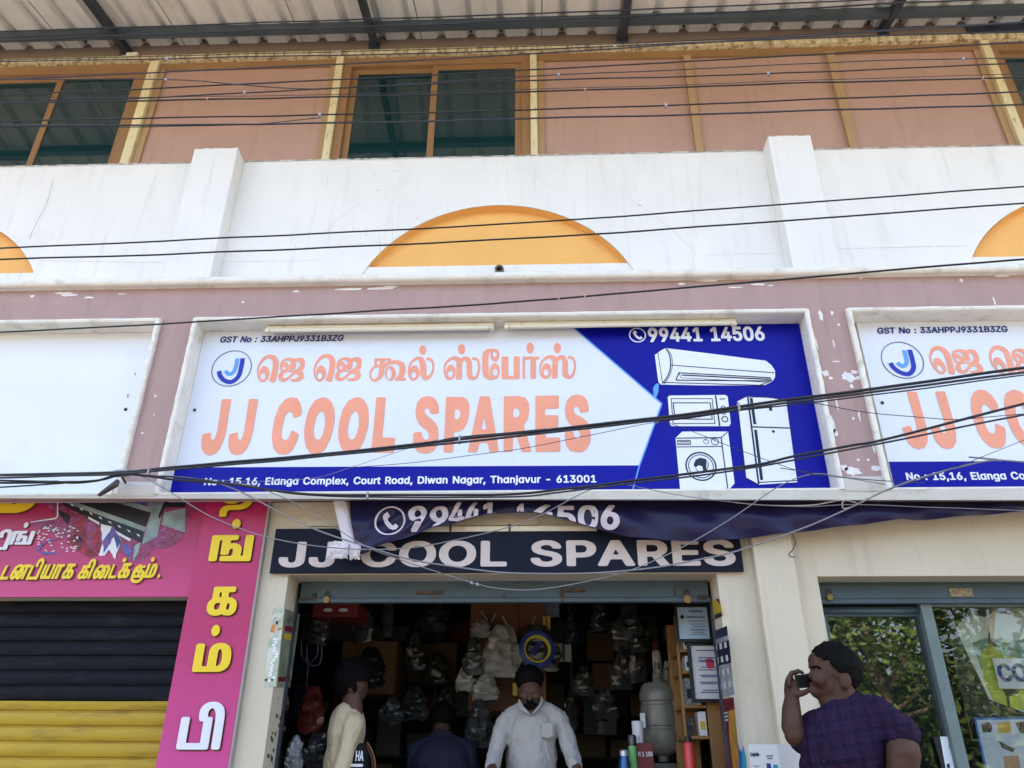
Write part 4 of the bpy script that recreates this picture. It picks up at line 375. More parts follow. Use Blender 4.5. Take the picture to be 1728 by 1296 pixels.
'Mb':(424,[[39,523,57,529,110,529,123,526,135,517,140,503,143,394,150,390,210,404,257,404,290,397,317,386,343,367,373,337,391,310,407,270,415,223,417,170,410,118,399,83,377,45,343,9,310,-13,270,-26,217,-29,183,-25,143,-9,110,-20,50,-19,37,-13,29,-3,26,497,28,510],[197,303,170,287,152,257,141,210,141,163,152,123,170,91,197,74,223,69,262,83,283,110,298,157,300,210,288,257,267,290,230,307]]),
'Mc':(396,[[174,403,243,403,303,385,330,367,360,337,385,290,383,270,370,257,330,246,303,244,283,251,262,283,247,297,223,306,197,307,159,290,137,255,124,197,128,150,145,103,170,79,203,68,237,75,260,90,283,126,303,135,363,125,378,117,386,103,385,83,377,64,343,22,303,-8,257,-25,217,-29,163,-26,130,-17,104,-3,71,23,42,57,22,97,12,130,8,177,10,230,21,277,36,310,62,343,99,377,130,393]]),
'My':(389,[[8,397,83,400,105,390,117,370,183,186,190,173,197,171,205,183,275,377,285,390,303,400,370,400,390,390,396,377,392,357,223,-81,206,-110,177,-140,157,-153,130,-162,50,-162,30,-151,22,-137,30,-97,41,-77,57,-67,103,-63,118,-43,131,-3,-5,363,-5,383]]),
'Mq':(424,[[164,403,230,403,283,386,310,399,370,400,383,396,396,383,399,-130,393,-150,377,-161,310,-162,290,-149,284,-130,283,-23,277,-14,237,-26,203,-29,157,-26,123,-17,90,2,60,30,40,57,23,90,10,143,8,203,14,257,27,297,50,334,90,374,123,393],[183,304,157,289,136,257,126,217,125,170,135,123,155,90,177,75,210,69,247,83,267,110,282,157,283,210,272,257,251,290,217,307]]),
'Mz':(380,[[37,397,57,400,330,400,352,390,359,370,358,330,353,317,190,102,180,83,190,76,330,75,350,72,360,63,365,50,365,3,357,-12,337,-20,50,-20,37,-19,22,-10,15,10,19,57,198,290,197,298,183,302,57,302,37,306,22,323,21,350,23,382]]),
'Tnga':(877,[[62,483,510,484,543,473,553,457,554,417,550,402,517,385,417,383,408,370,409,330,423,323,490,324,537,317,590,293,612,277,632,250,645,217,649,150,638,90,643,82,657,80,677,82,684,97,686,463,697,474,723,484,810,484,837,473,847,463,849,450,849,17,845,-3,823,-16,803,-20,290,-20,277,-19,256,-10,247,-3,242,10,243,57,250,66,283,80,457,82,465,90,478,123,483,170,479,190,469,210,457,218,443,218,423,210,410,197,407,123,390,108,370,100,283,100,250,114,242,130,242,370,237,381,217,385,203,383,193,370,193,17,190,-1,177,-11,150,-20,63,-19,37,-7,30,-1,27,10,27,450,34,470]]),
'Tka':(693,[[123,483,577,484,590,482,613,470,620,450,617,403,583,385,470,382,464,370,464,310,470,298,477,296,550,287,597,271,643,246,674,217,693,177,698,123,690,70,670,33,643,10,603,-11,570,-22,530,-27,437,-23,410,-18,370,-2,330,-18,290,-27,230,-30,163,-28,103,-12,41,23,16,50,2,77,-5,110,-4,157,6,190,22,217,43,238,77,258,86,270,88,457,97,471],[263,384,250,378,248,370,249,303,263,296,290,297,298,310,297,376,288,383],[217,191,191,183,175,170,162,143,163,117,172,97,190,80,223,72,250,76,270,89,285,110,295,143,298,183,295,190,283,195],[470,190,463,177,453,90,456,83,463,79,503,75,517,84,527,103,532,130,529,150,519,170,506,183,483,191]]),
'Tma':(720,[[419,490,457,495,510,495,570,485,636,450,657,430,677,403,693,370,706,323,713,277,716,217,713,163,706,123,695,90,677,60,643,28,597,3,557,-11,517,-17,70,-20,37,-7,28,3,27,17,27,443,30,465,37,472,63,484,137,485,163,482,190,465,194,90,203,81,270,80,283,83,289,97,290,323,295,370,302,397,320,430,343,454,390,480],[483,387,473,377,463,356,455,303,455,97,457,90,470,84,503,93,526,117,540,150,548,210,545,277,532,330,507,377,497,386]]),
'Tpi':(873,[[521,723,630,727,690,713,737,690,770,667,798,637,818,603,837,537,845,457,846,17,842,-3,810,-19,723,-20,697,-11,681,3,680,410,673,503,658,557,640,590,611,617,583,622,557,614,535,590,522,557,520,523,530,489,543,485,597,482,619,470,626,457,626,17,622,-3,597,-18,577,-20,70,-20,37,-7,30,-1,27,10,27,450,34,470,63,484,157,484,183,472,191,463,193,103,197,85,210,80,430,80,450,81,457,85,460,103,459,403,450,412,403,416,383,427,374,437,356,497,355,563,368,617,383,643,400,663,426,683,463,703]]),
'Ttha':(693,[[123,483,577,484,610,472,620,457,617,403,583,385,470,382,464,370,464,303,477,293,523,285,577,267,623,243,657,215,679,183,692,150,699,103,698,50,685,-3,663,-42,630,-77,583,-106,523,-132,463,-145,383,-151,230,-151,197,-156,177,-167,164,-190,159,-217,160,-257,156,-270,123,-286,37,-288,9,-277,-2,-263,-7,-190,-4,-163,6,-137,23,-110,43,-92,90,-67,130,-55,357,-48,403,-44,457,-32,483,-18,505,3,524,37,532,70,532,103,523,137,503,165,477,181,466,177,454,97,430,47,397,14,330,-18,290,-27,237,-30,150,-26,90,-6,50,16,30,33,11,57,0,83,-5,117,-2,163,9,197,23,219,43,238,77,258,86,270,88,457,97,471],[263,384,250,378,248,370,249,303,263,296,290,297,298,310,297,376,288,383],[217,191,191,183,175,170,162,143,163,117,172,97,190,80,223,72,250,76,270,89,284,110,295,143,298,183,295,190,283,195]]),
'Tdi':(802,[[450,723,503,728,563,726,623,711,670,687,702,663,727,637,746,603,765,543,774,463,774,17,770,-3,747,-17,730,-20,650,-20,610,-8,583,-18,563,-20,77,-20,43,-11,32,-3,27,10,27,450,34,470,63,484,157,484,183,472,191,463,193,103,199,83,217,80,570,80,597,73,606,77,609,97,609,377,606,470,592,543,580,570,563,596,543,615,517,622,490,617,468,597,455,570,449,530,455,490,472,437,463,426,446,417,410,413,332,417,303,435,289,477,283,517,284,563,290,597,308,637,329,663,357,685,410,712]]),
'Tta':(582,[[62,483,157,484,183,472,191,463,193,103,199,83,217,80,577,79,603,68,613,57,614,10,610,-3,583,-18,557,-20,70,-20,57,-18,32,-3,27,17,28,457,34,470]]),
'Tna':(1036,[[257,490,317,495,423,491,483,479,550,453,617,473,703,484,1023,484,1037,483,1061,470,1068,457,1068,417,1065,403,1058,397,1030,385,943,384,928,377,926,17,921,-3,890,-19,810,-20,790,-18,763,-1,760,17,760,363,757,379,743,384,683,378,667,370,667,363,699,317,724,263,735,217,740,163,737,110,725,63,703,27,670,-1,630,-20,603,-28,550,-31,503,-27,477,-19,437,2,417,17,390,47,383,47,357,18,337,3,290,-20,257,-28,197,-31,150,-25,117,-13,70,13,46,37,28,63,14,97,7,130,2,177,2,237,9,283,22,323,57,382,103,426,190,472],[317,391,270,380,243,366,210,335,196,317,192,303,203,296,257,294,290,287,337,265,370,241,377,243,400,303,436,370,430,377,397,386,343,392],[550,241,540,210,535,150,542,103,550,90,557,88,564,97,570,117,574,163,565,223,557,241],[190,190,165,170,165,150,183,97,197,79,210,73,223,81,232,97,238,123,237,143,230,168,217,187,203,193]]),
'Tya':(809,[[62,483,157,484,183,472,191,463,195,137,203,96,211,83,223,79,244,97,250,117,251,450,258,470,290,484,370,484,397,477,414,463,416,103,422,83,437,80,590,80,610,83,616,97,618,463,630,474,657,484,743,484,770,473,779,463,781,450,781,17,777,-3,754,-17,737,-20,283,-20,237,-28,177,-29,137,-22,83,5,62,23,43,57,33,90,28,137,28,457,34,470]]),
'Taa':(537,[[62,483,523,484,550,477,568,463,569,410,559,397,530,385,443,384,429,377,427,10,423,-2,417,-8,390,-19,303,-20,277,-11,263,1,261,370,257,380,237,385,203,383,197,379,193,370,193,17,190,-1,163,-18,143,-20,63,-19,32,-3,27,17,28,457,34,470]]),
'Tki':(913,[[561,723,670,726,730,713,783,686,810,666,838,637,857,603,878,530,885,457,886,17,881,-3,850,-19,763,-20,737,-12,721,3,720,410,712,503,698,557,679,590,651,617,623,622,600,617,579,597,566,570,560,537,562,510,569,490,603,476,618,463,617,403,603,393,583,385,470,382,464,370,464,310,470,298,477,296,550,287,597,271,643,246,674,217,694,170,698,110,688,63,663,26,643,10,603,-11,550,-25,443,-24,410,-18,370,-2,303,-24,230,-30,163,-28,123,-19,77,1,43,21,17,49,2,77,-5,110,-5,150,3,183,22,217,43,238,77,258,86,270,90,464,106,477,130,484,377,485,390,488,395,497,394,550,397,583,408,617,423,643,443,667,470,686,523,713],[263,384,250,378,248,370,249,303,263,296,290,297,298,310,297,376,288,383],[217,191,191,183,175,170,162,143,163,117,172,97,190,80,223,72,250,76,270,89,285,110,295,143,298,183,295,190,283,195],[470,190,463,177,453,90,456,83,463,79,503,75,517,84,527,103,532,130,529,150,519,170,506,183,483,191]]),
'Tai':(974,[[257,490,317,495,417,492,463,484,537,460,630,491,730,495,770,490,810,479,883,439,917,406,939,370,958,317,966,257,965,183,953,117,932,57,899,-3,890,-13,863,-26,823,-27,757,8,741,23,741,37,772,97,791,150,799,210,797,263,783,316,759,357,730,382,690,391,663,388,657,383,656,377,697,322,724,263,737,203,739,137,733,90,719,50,701,23,677,3,637,-18,610,-26,563,-31,510,-28,477,-19,437,2,417,17,390,47,383,47,347,10,297,-17,263,-27,203,-31,163,-28,137,-21,70,13,46,37,28,63,14,97,7,130,2,177,2,237,9,283,22,323,57,382,103,426,190,472],[317,391,270,380,243,366,210,335,196,317,192,303,203,296,257,294,290,287,337,265,370,242,375,243,402,310,433,370,423,380,397,386,343,392],[550,245,540,217,535,150,542,103,550,90,557,88,564,97,570,117,574,163,565,223,557,243],[190,190,165,170,165,150,183,97,197,79,210,73,223,81,232,97,238,123,237,143,230,168,217,187,203,193]]),
'Tku':(693,[[247,537,297,540,317,535,343,518,350,490,357,486,583,484,610,472,618,463,619,410,617,403,603,393,583,385,470,382,464,370,465,303,477,296,530,291,583,277,677,231,706,203,725,170,746,90,746,-10,731,-57,686,-123,645,-163,583,-205,557,-218,497,-238,450,-247,303,-246,210,-225,170,-211,117,-185,55,-143,7,-97,-18,-50,-39,37,-40,177,-34,203,-33,243,2,363,40,423,97,472,190,509],[263,384,250,378,248,370,249,303,263,296,290,297,298,310,297,376,288,383],[217,191,191,183,175,170,162,143,163,117,172,97,190,80,223,72,250,76,270,89,285,110,295,143,298,183,295,190,283,195],[470,190,463,177,453,90,456,83,463,79,503,75,517,84,527,103,532,130,529,150,519,170,506,183,483,191],[370,-2,330,-18,283,-27,210,-30,143,-25,133,-30,135,-37,157,-60,210,-91,277,-113,363,-126,410,-126,450,-118,483,-105,537,-63,555,-43,559,-30,550,-26,437,-23,410,-18]]),
}
# ------------------------------------------------------------------ materials of the building
WHITE = mat('white_wall_paint', (.80, .785, .75), .75, .25, var=.035, scale=2.2, dirt=(.42, .40, .37), dirt_amt=.38, dirt_scale=1.3, dirt_lo=.60, dirt_hi=.82, bump=.22, bump_scale=9, stretch=(1.6, 1, .7), streak=.24)
WHITE2 = mat('white_trim_paint', (.80, .775, .70), .7, .25, var=.05, scale=9, dirt=(.36, .28, .19), dirt_amt=.6, dirt_scale=7, dirt_lo=.53, dirt_hi=.74, bump=.35, bump_scale=26)
GRIME = mat('grimy_coping', (.33, .30, .26), .9, .1, var=.4, scale=14, dirt=(.75, .73, .69), dirt_amt=1, dirt_scale=16, dirt_lo=.45, dirt_hi=.55)
ORANGE = mat('orange_paint', (.83, .46, .14), .65, .3, var=.04, scale=3, dirt=(.70, .32, .06), dirt_amt=.5, dirt_scale=3, dirt_lo=.6, dirt_hi=.75)
MAUVE = mat('mauve_paint', (.42, .285, .265), .7, .25, var=.05, scale=2.5, dirt=(.34, .23, .21), dirt_amt=.6, dirt_scale=3, dirt_lo=.52, dirt_hi=.75, stretch=(3, 1, .6), streak=.45, streak_col=(.22, .15, .14))
CREAM = mat('cream_wall_paint', (.59, .515, .39), .7, .25, var=.04, scale=2, dirt=(.45, .34, .2), dirt_amt=.5, dirt_scale=3.5, dirt_lo=.58, dirt_hi=.8, bump=.1, bump_scale=12, stretch=(1.4, 1, .8), streak=.35)
PINK = mat('terracotta_wall_board', (.49, .315, .26), .55, .35, var=.06, scale=2, streak=.35, streak_col=(.26, .15, .11))
BROWN = mat('brown_frame_paint', (.31, .175, .08), .45, .4, var=.1, scale=6, stretch=(1, 1, .2))
TAN = mat('tan_frame_paint', (.44, .29, .16), .5, .35, var=.1, scale=6, stretch=(1, 1, .2))
YELLOW = mat('yellow_post_paint', (.74, .66, .41), .6, .3, var=.06, scale=5, dirt=(.35, .22, .07), dirt_amt=.7, dirt_scale=22, dirt_lo=.56, dirt_hi=.66, stretch=(1, 1, .4))
LINTEL = mat('drip_stained_lintel', (.66, .57, .35), .7, .3, var=.2, scale=30, dirt=(.22, .13, .05), dirt_amt=.9, dirt_scale=26, dirt_lo=.48, dirt_hi=.62, stretch=(1, 1, .25), bump=.5, bump_scale=40)
GLASS = mat('dark_teal_glass', (.006, .032, .036), .03, .5, ior=1.75)
SHOPGLASS = mat('shop_window_glass', (.006, .010, .008), .015, .5, ior=2.2)
STEEL = mat('blue_grey_painted_steel', (.060, .090, .108), .45, .4, var=.12, scale=5, dirt=(.06, .06, .055), dirt_amt=.6, dirt_scale=9, dirt_lo=.5, dirt_hi=.7, bump=.1)
DARKSTEEL = mat('dark_blue_steel', (.040, .050, .064), .45, .4, var=.2, scale=8)
ROOFSHEET = mat('cream_roof_sheet', (.76, .74, .68), .55, .35, var=.06, scale=1.6, dirt=(.36, .33, .27), dirt_amt=.5, dirt_scale=3, dirt_lo=.52, dirt_hi=.75, stretch=(2, .4, 1))
ROOFBOARD = mat('brown_beam_paint', (.22, .165, .125), .7, .25, var=.08, scale=3)
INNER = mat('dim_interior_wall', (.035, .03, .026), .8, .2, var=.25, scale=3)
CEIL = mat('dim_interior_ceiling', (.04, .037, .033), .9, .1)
PAPERW = mat('white_paper', (.75, .76, .78), .5, .3)
BLACKM = mat('black_plastic', (.012, .012, .013), .4, .4, var=.3, scale=20)

X0, X1 = -7.2, 7.2
# ------------------------------------------------------------------ ground
MB().quad((-60, -60, 0), (60, -60, 0), (60, 60, 0), (-60, 60, 0)).build('ground', mat('dusty_ground', (.22, .19, .155), .95, .1, var=.2, scale=.8))['kind'] = 'structure'
MB().quad((-60, -7, .004), (60, -7, .004), (60, 1.6, .004), (-60, 1.6, .004)).build('road', mat('dusty_asphalt', (.11, .10, .092), .9, .2, var=.25, scale=3, bump=.4, bump_scale=90))['kind'] = 'structure'
pv = MB(); pv.box(-9, 9, 1.9, 4.3, .0, .18, bev=.012)
pv.build('pavement', mat('concrete_pavement', (.30, .28, .25), .9, .2, var=.2, scale=4, bump=.4, bump_scale=70))['kind'] = 'structure'

# ------------------------------------------------------------------ the building
B = thing('shop_building', (0, 4.6, 0), 'white and cream two storey shop building with orange arches, mauve fascia and terracotta upper panels', 'building')
AR = 1.023; AZ = 4.067
ARCH = [-4.36, -.262, 3.79]
pts = [(X0, 4.34)]
for cx in ARCH:
    hw = math.sqrt(AR * AR - (4.34 - AZ) ** 2)
    a0 = math.asin((4.34 - AZ) / AR)
    for i in range(41):
        a = pi - a0 - (pi - 2 * a0) * i / 40
        pts.append((cx + AR * cos(a), AZ + AR * sin(a)))
pts += [(X1, 4.34), (X1, 5.545), (X0, 5.545)]
m = MB(); m.prism(pts, [], 4.285, 4.40)
m.build('parapet_wall', WHITE, B)
# rough dark edge along the top of the parapet
m = MB(); n = 260; prev = None; v = []; f = []
for i in range(n + 1):
    x = X0 + (X1 - X0) * i / n; h = .004 + .012 * abs(noise.noise((x * 9, 1, 0))) + .008 * abs(noise.noise((x * 31, 4, 0)))
    v += [(x, 4.279, 5.543 - h * .5), (x, 4.283, 5.549 + h * .3), (x, 4.40, 5.549)]
    if i: k = 3 * i; f += [(k - 3, k, k + 1, k - 2), (k - 2, k + 1, k + 2, k - 1)]
m.add(v, f); m.build('coping', GRIME, B)
for (a, b) in ((-6.6, -6.28), (-2.478, -2.155), (1.66, 1.962), (5.8, 6.1)):
    m = MB(); m.box(a, b, 4.15, 4.284, 4.352, 5.552, bev=.006); p = m.build('pilaster', WHITE, B)
    m = MB(); m.box(a + .004, b - .004, 4.154, 4.40, 5.553, 5.560, bev=.002); m.build('cap', GRIME, p)
for cx in ARCH:
    loop = []
    for i in range(41):
        a = pi - (math.asin((4.56 - AZ) / (AR + .03))) - (pi - 2 * math.asin((4.56 - AZ) / (AR + .03))) * i / 40
        loop.append((cx + (AR + .03) * cos(a), AZ + (AR + .03) * sin(a)))
    m = MB(); m.prism(loop, [], 4.352, 4.395); m.build('arch_panel', ORANGE, B)
    # painted reveal of the arch
    m = MB(); v = []; f = []
    a0 = math.asin((4.588 - AZ) / (AR - .003))
    for i in range(49):
        a = pi - a0 - (pi - 2 * a0) * i / 48
        for yy in (4.2875, 4.353): v.append((cx + (AR - .003) * cos(a), yy, AZ + (AR - .003) * sin(a)))
        if i: f.append((2 * i - 2, 2 * i, 2 * i + 1, 2 * i - 1))
    m.add(v, f); m.build('arch_reveal', ORANGE, B)
    m = MB(); m.box(cx - .955, cx + .955, 4.300, 4.352, 4.345, 4.585, bev=.004); m.build('arch_sill', WHITE, B)
# thin cracks and the ghost line of an older arch in the plaster
CRACK = mat('plaster_crack', (.52, .50, .46), .9, .1, var=.4, scale=30)
m = MB()
NCR = [0]
def crack(pp, wd, Y=4.2835):
    q = []
    for x, y in pp: a = at(x, y, Y); q.append((a.x, a.z))
    qq = [(v.x, v.y) for v in [Vector((p.x + .004 * noise.noise((p.x * 40, p.y * 40, 0)), p.y)) for p in spline([Vector((a[0], a[1], 0)) for a in q], 5)]]
    NCR[0] += 1; flat_fill(m, [stroke_loop(qq, wd * .6)], lambda a, b: Y - .00006 * NCR[0], .0004)
crack([(91, 300), (78, 345), (62, 375), (49, 405)], .004); crack([(40, 448), (31, 475)], .004)
crack([(66, 440), (277, 443)], .003); crack([(372, 442), (505, 440), (540, 437)], .002); crack([(540, 402), (575, 366), (612, 340)], .0025)
crack([(1070, 340), (1110, 368), (1148, 400), (1176, 431)], .0025); crack([(1190, 431), (1318, 427)], .002); crack([(1412, 420), (1530, 417), (1632, 415)], .003)
for x, y, l in ((662, 370, 40), (618, 380, 20), (640, 395, 55), (596, 360, 30), (552, 300, 14), (1086, 262, 14), (632, 288, 10)): crack([(x, y), (x + 1, y + l * .5), (x - 1, y + l)], .003)
for x, y, s in ((636, 320, 6), (664, 288, 4), (702, 368, 4), (368, 456, 4), (1293, 290, 3), (1078, 345, 4)): crack([(x, y), (x + s, y + 2)], .008)
m.build('plaster_cracks', CRACK, B)
# cornice with a rounded nose
m = MB(); m.box(X0, X1, 4.06, 4.284, 4.296, 4.350, bev=.004); m.tube([(X0 + (X1 - X0) * i / 90, 4.062 + .003 * noise.noise((i * .7, 0, 0)), 4.322 + .004 * noise.noise((i * .5, 3, 0))) for i in range(91)], .029, 10)
m.build('cornice', WHITE2, B, True, 50)
# fascia
SIGNX = [(-6.30, -2.395), (-2.138, 1.650), (1.925, 5.75)]
def zb(x): return 2.8465 - .0088 * x
holes = [[(a - .008, 2.88), (b + .008, 2.88), (b + .008, 4.036), (a - .008, 4.036)] for a, b in SIGNX]
m = MB(); m.prism([(X0, 2.8885), (X1, 2.8885), (X1, 4.296), (X0, 4.296)], [[(p[0], max(p[1], 2.8905)) for p in h] for h in holes], 4.10, 4.20); m.build('fascia', MAUVE, B)
m = MB(); m.box(X0, X1, 4.215, 4.299, 2.922, 4.294); m.build('fascia_backing', CREAM, B)
for a, b in SIGNX:
    m = MB()
    lo = [(a - .022, 2.889), (b + .022, 2.889), (b + .022, 4.055), (a - .022, 4.055)]
    m.prism(lo, [[(a, 2.90), (b, 2.90), (b, 4.027), (a, 4.027)]], 4.072, 4.1995)
    # uneven rounded plaster edge
    for (p, q) in (((a - .010, 4.041), (b + .010, 4.041)), ((a - .010, 2.89), (a - .010, 4.041)), ((b + .010, 2.89), (b + .010, 4.041))):
        N = 60; m.tube([(p[0] + (q[0] - p[0]) * i / N + .004 * noise.noise((i * .4, p[0], 1)), 4.074, p[1] + (q[1] - p[1]) * i / N + .004 * noise.noise((i * .45, p[1], 7))) for i in range(N + 1)], .0155, 8)
    m.build('sign_surround', WHITE2, B, True, 40)
# bottom ledge, with the small blocks under the mauve columns
m = MB(); v = []; f = []
for i in range(61):
    x = X0 + (X1 - X0) * i / 60
    v += [(x, 4.072, zb(x)), (x, 4.072, 2.888), (x, 4.1995, 2.889), (x, 4.1995, zb(x) + .034)]
    if i:
        k = 4 * i
        for j in range(4): f.append((k - 4 + j, k + j, k + (j + 1) % 4, k - 4 + (j + 1) % 4))
m.add(v, f)
for a, b in ((-2.405, -2.16), (1.672, 1.935)):
    m.add([(a, 4.068, 2.88), (b, 4.068, 2.88), (b, 4.068, 2.945), (a, 4.068, 2.945), (a + .02, 4.099, 2.975), (b - .02, 4.099, 2.975), (a, 4.099, 2.88), (b, 4.099, 2.88)], [(0, 1, 2, 3), (3, 2, 5, 4), (0, 3, 4, 6), (1, 7, 5, 2)])
m.build('fascia_ledge', mat('greyed_ledge_paint', (.60, .565, .50), .75, .2, var=.06, scale=4, dirt=(.34, .27, .18), dirt_amt=.6, dirt_scale=6, dirt_lo=.56, dirt_hi=.72, bump=.3, bump_scale=26), B)
# flaked white paint patches on the mauve band
m = MB(); FL = mat('flaked_white_paint', (.78, .76, .76), .7, .2, var=.1, scale=20)
def flake(x, y, rx, ry, seed):
    c = at(x, y, 4.099); k = 4.1 / FPX * 1.05
    l = []
    for i in range(16):
        a = 2 * pi * i / 16; r = .55 + .75 * abs(noise.noise((cos(a) * 1.7 + seed * 3.1, sin(a) * 1.7, seed)))
        l.append((c.x + rx * k * r * cos(a), c.z + ry * k * r * sin(a)))
    flat_fill(m, [l], lambda a, b: 4.0995, .0012)
for i, q in enumerate(((115, 498, 22, 4), (150, 502, 14, 3), (108, 495, 26, 3), (205, 496, 12, 2), (54, 500, 6, 4), (590, 488, 36, 4), (640, 487, 40, 4), (500, 492, 10, 3), (660, 484, 22, 3), (410, 510, 4, 3), (1150, 479, 10, 4), (1195, 474, 26, 3), (1280, 480, 18, 3), (1300, 482, 8, 2), (1240, 485, 20, 2), (1622, 473, 5, 5), (1690, 466, 20, 3), (1453, 470, 5, 2),
        (1385, 532, 5, 16), (1404, 528, 4, 6), (1415, 548, 3, 4), (1378, 580, 2, 16), (1407, 580, 2, 12), (1411, 610, 9, 2), (1393, 630, 8, 8), (1402, 638, 5, 4), (1432, 636, 16, 13), (1442, 628, 9, 5), (1448, 638, 7, 5), (1437, 652, 5, 5), (1412, 680, 2, 20), (1450, 702, 2, 16), (1440, 706, 3, 3), (1404, 716, 8, 22), (1410, 730, 6, 10), (1438, 795, 19, 11), (1425, 790, 8, 8), (1480, 790, 14, 6), (1490, 788, 6, 8), (1448, 776, 4, 3), (1465, 776, 3, 3), (1474, 755, 3, 14), (1678, 508, 2, 14), (262, 668, 3, 3), (240, 731, 4, 2), (260, 700, 1, 3))): flake(*q, i)
m.build('flaked_paint', FL, B)

# upper storey: set back behind the parapet
UY = 4.5
PX = [(-3.237, -3.162), (-1.647, -1.588), (-.028, .027), (3.648, 3.714)]
ZT = 6.86
def post(x0, x1): MB().box(x0, x1, UY - .035, UY + .05, 5.3, ZT, bev=.004).build('wall_post', YELLOW, B)
for a, b in PX + [(-6.9, -6.84), (6.9, 6.96)]: post(a, b)
m = MB(); m.box(X0, X1, UY - .05, UY + .06, 6.862, 6.915, bev=.006)
m.build('lintel', LINTEL, B)
m = MB(); m.box(X0, X1, UY - .01, UY + .06, 6.916, 7.25); m.build('roof_beam', ROOFBOARD, B)
m = MB(); a = at(1628, 50, UY).x; m.box(a, X1, UY - .022, UY - .011, 6.917, 7.06); m.build('beam_flashing', mat('navy_flashing', (.03, .035, .06), .5, .4, var=.2), B)
def panel_bay(x0, x1, mulls):
    m = MB(); m.box(x0, x1, UY + .02, UY + .05, 5.3, ZT); m.build('wall_panel', PINK, B)
    m = MB(); xs = [x0] + [q for mm in mulls for q in mm] + [x1]
    m.box(x0, x1, UY - .004, UY + .019, ZT - .075, ZT, bev=.003)
    for (a, b) in zip(xs[0::2], xs[1::2]): pass
    m.build('panel_head_rail', BROWN, B)
    for q in (x0, x1 - .055): MB().box(q, q + .055, UY - .002, UY + .019, 5.3, ZT - .076, bev=.003).build('panel_stile', TAN, B)
    for a, b in mulls: MB().box(a, b, UY - .022, UY + .019, 5.3, ZT - .077, bev=.004).build('mullion', TAN, B)
panel_bay(-3.161, -1.648, []); panel_bay(.028, 3.647, [(1.235, 1.295), (2.395, 2.465)]); 
def window_bay(x0, x1, mid):
    m = MB(); m.box(x0, x1, UY - .01, UY + .07, ZT - .095, ZT, bev=.004); m.box(x0, x0 + .07, UY - .01, UY + .07, 5.3, ZT - .096, bev=.004); m.box(x1 - .07, x1, UY - .01, UY + .07, 5.3, ZT - .096, bev=.004)
    wn = m.build('window', BROWN, B)
    for k, (a, b, yo) in enumerate(((x0 + .071, mid + .03, .03), (mid - .03, x1 - .071, .005))):
        m = MB(); r = .05
        m.prism([(a, 5.3), (b, 5.3), (b, ZT - .097), (a, ZT - .097)], [[(a + r, 5.35), (b - r, 5.35), (b - r, ZT - .097 - r), (a + r, ZT - .097 - r)]], UY + yo, UY + yo + .024)
        m.build('sash', BROWN, wn)
        MB().box(a + r - .005, b - r + .005, UY + yo + .010, UY + yo + .016, 5.34, ZT - .097 - r + .005).build('pane', GLASS, wn)
window_bay(-1.587, -.029, -.81); window_bay(-4.85, -3.238, -3.985); window_bay(3.715, 5.3, 4.5)
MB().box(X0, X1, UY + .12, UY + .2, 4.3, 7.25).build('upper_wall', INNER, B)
panel_bay(-6.83, -4.86, []); panel_bay(5.31, 6.89, [])

# lower storey wall with three openings
WY = 4.30
OJ = (-1.41, .98, 2.488); OL = (-4.6, -1.945, 2.372); OR = (1.525, 3.9, 2.47)
m = MB()
m.prism([(X0, .18), (OL[0], .18), (OL[0], OL[2]), (OL[1], OL[2]), (OL[1], .18), (OJ[0], .18), (OJ[0], OJ[2]), (OJ[1], OJ[2]), (OJ[1], .18), (OR[0], .18), (OR[0], OR[2]), (OR[1], OR[2]), (OR[1], .18), (X1, .18), (X1, 2.912), (X0, 2.912)], [], WY, WY + .22)
m.build('shop_wall', CREAM, B)
MB().box(1.18, 1.395, 4.235, 4.299, .18, 2.84, bev=.006).build('shop_pilaster', CREAM, B)
MB().box(-1.34, .0, 4.287, 4.299, 2.765, 2.80).build('shop_wall_moulding', CREAM, B)
# interior room of the middle shop
FL_ = .34
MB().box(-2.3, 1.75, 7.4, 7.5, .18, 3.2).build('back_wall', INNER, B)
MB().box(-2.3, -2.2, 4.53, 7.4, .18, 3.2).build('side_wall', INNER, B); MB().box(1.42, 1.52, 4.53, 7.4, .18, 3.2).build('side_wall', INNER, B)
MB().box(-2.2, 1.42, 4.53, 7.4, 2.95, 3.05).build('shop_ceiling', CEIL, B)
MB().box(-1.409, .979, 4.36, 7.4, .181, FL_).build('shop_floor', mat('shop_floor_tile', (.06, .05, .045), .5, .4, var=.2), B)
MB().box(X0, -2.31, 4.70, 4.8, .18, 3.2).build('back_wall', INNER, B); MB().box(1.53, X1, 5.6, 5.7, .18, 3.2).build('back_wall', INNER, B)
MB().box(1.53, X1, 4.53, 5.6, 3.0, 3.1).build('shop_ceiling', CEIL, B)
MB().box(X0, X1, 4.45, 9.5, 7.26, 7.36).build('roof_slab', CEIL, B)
MB().box(X0, X1, 9.4, 9.5, 0, 7.26).build('rear_wall', CREAM, B); MB().box(X0 - .1, X0, 4.3, 9.5, 0, 7.26).build('end_wall', CREAM, B); MB().box(X1, X1 + .1, 4.3, 9.5, 0, 7.26).build('end_wall', CREAM, B)

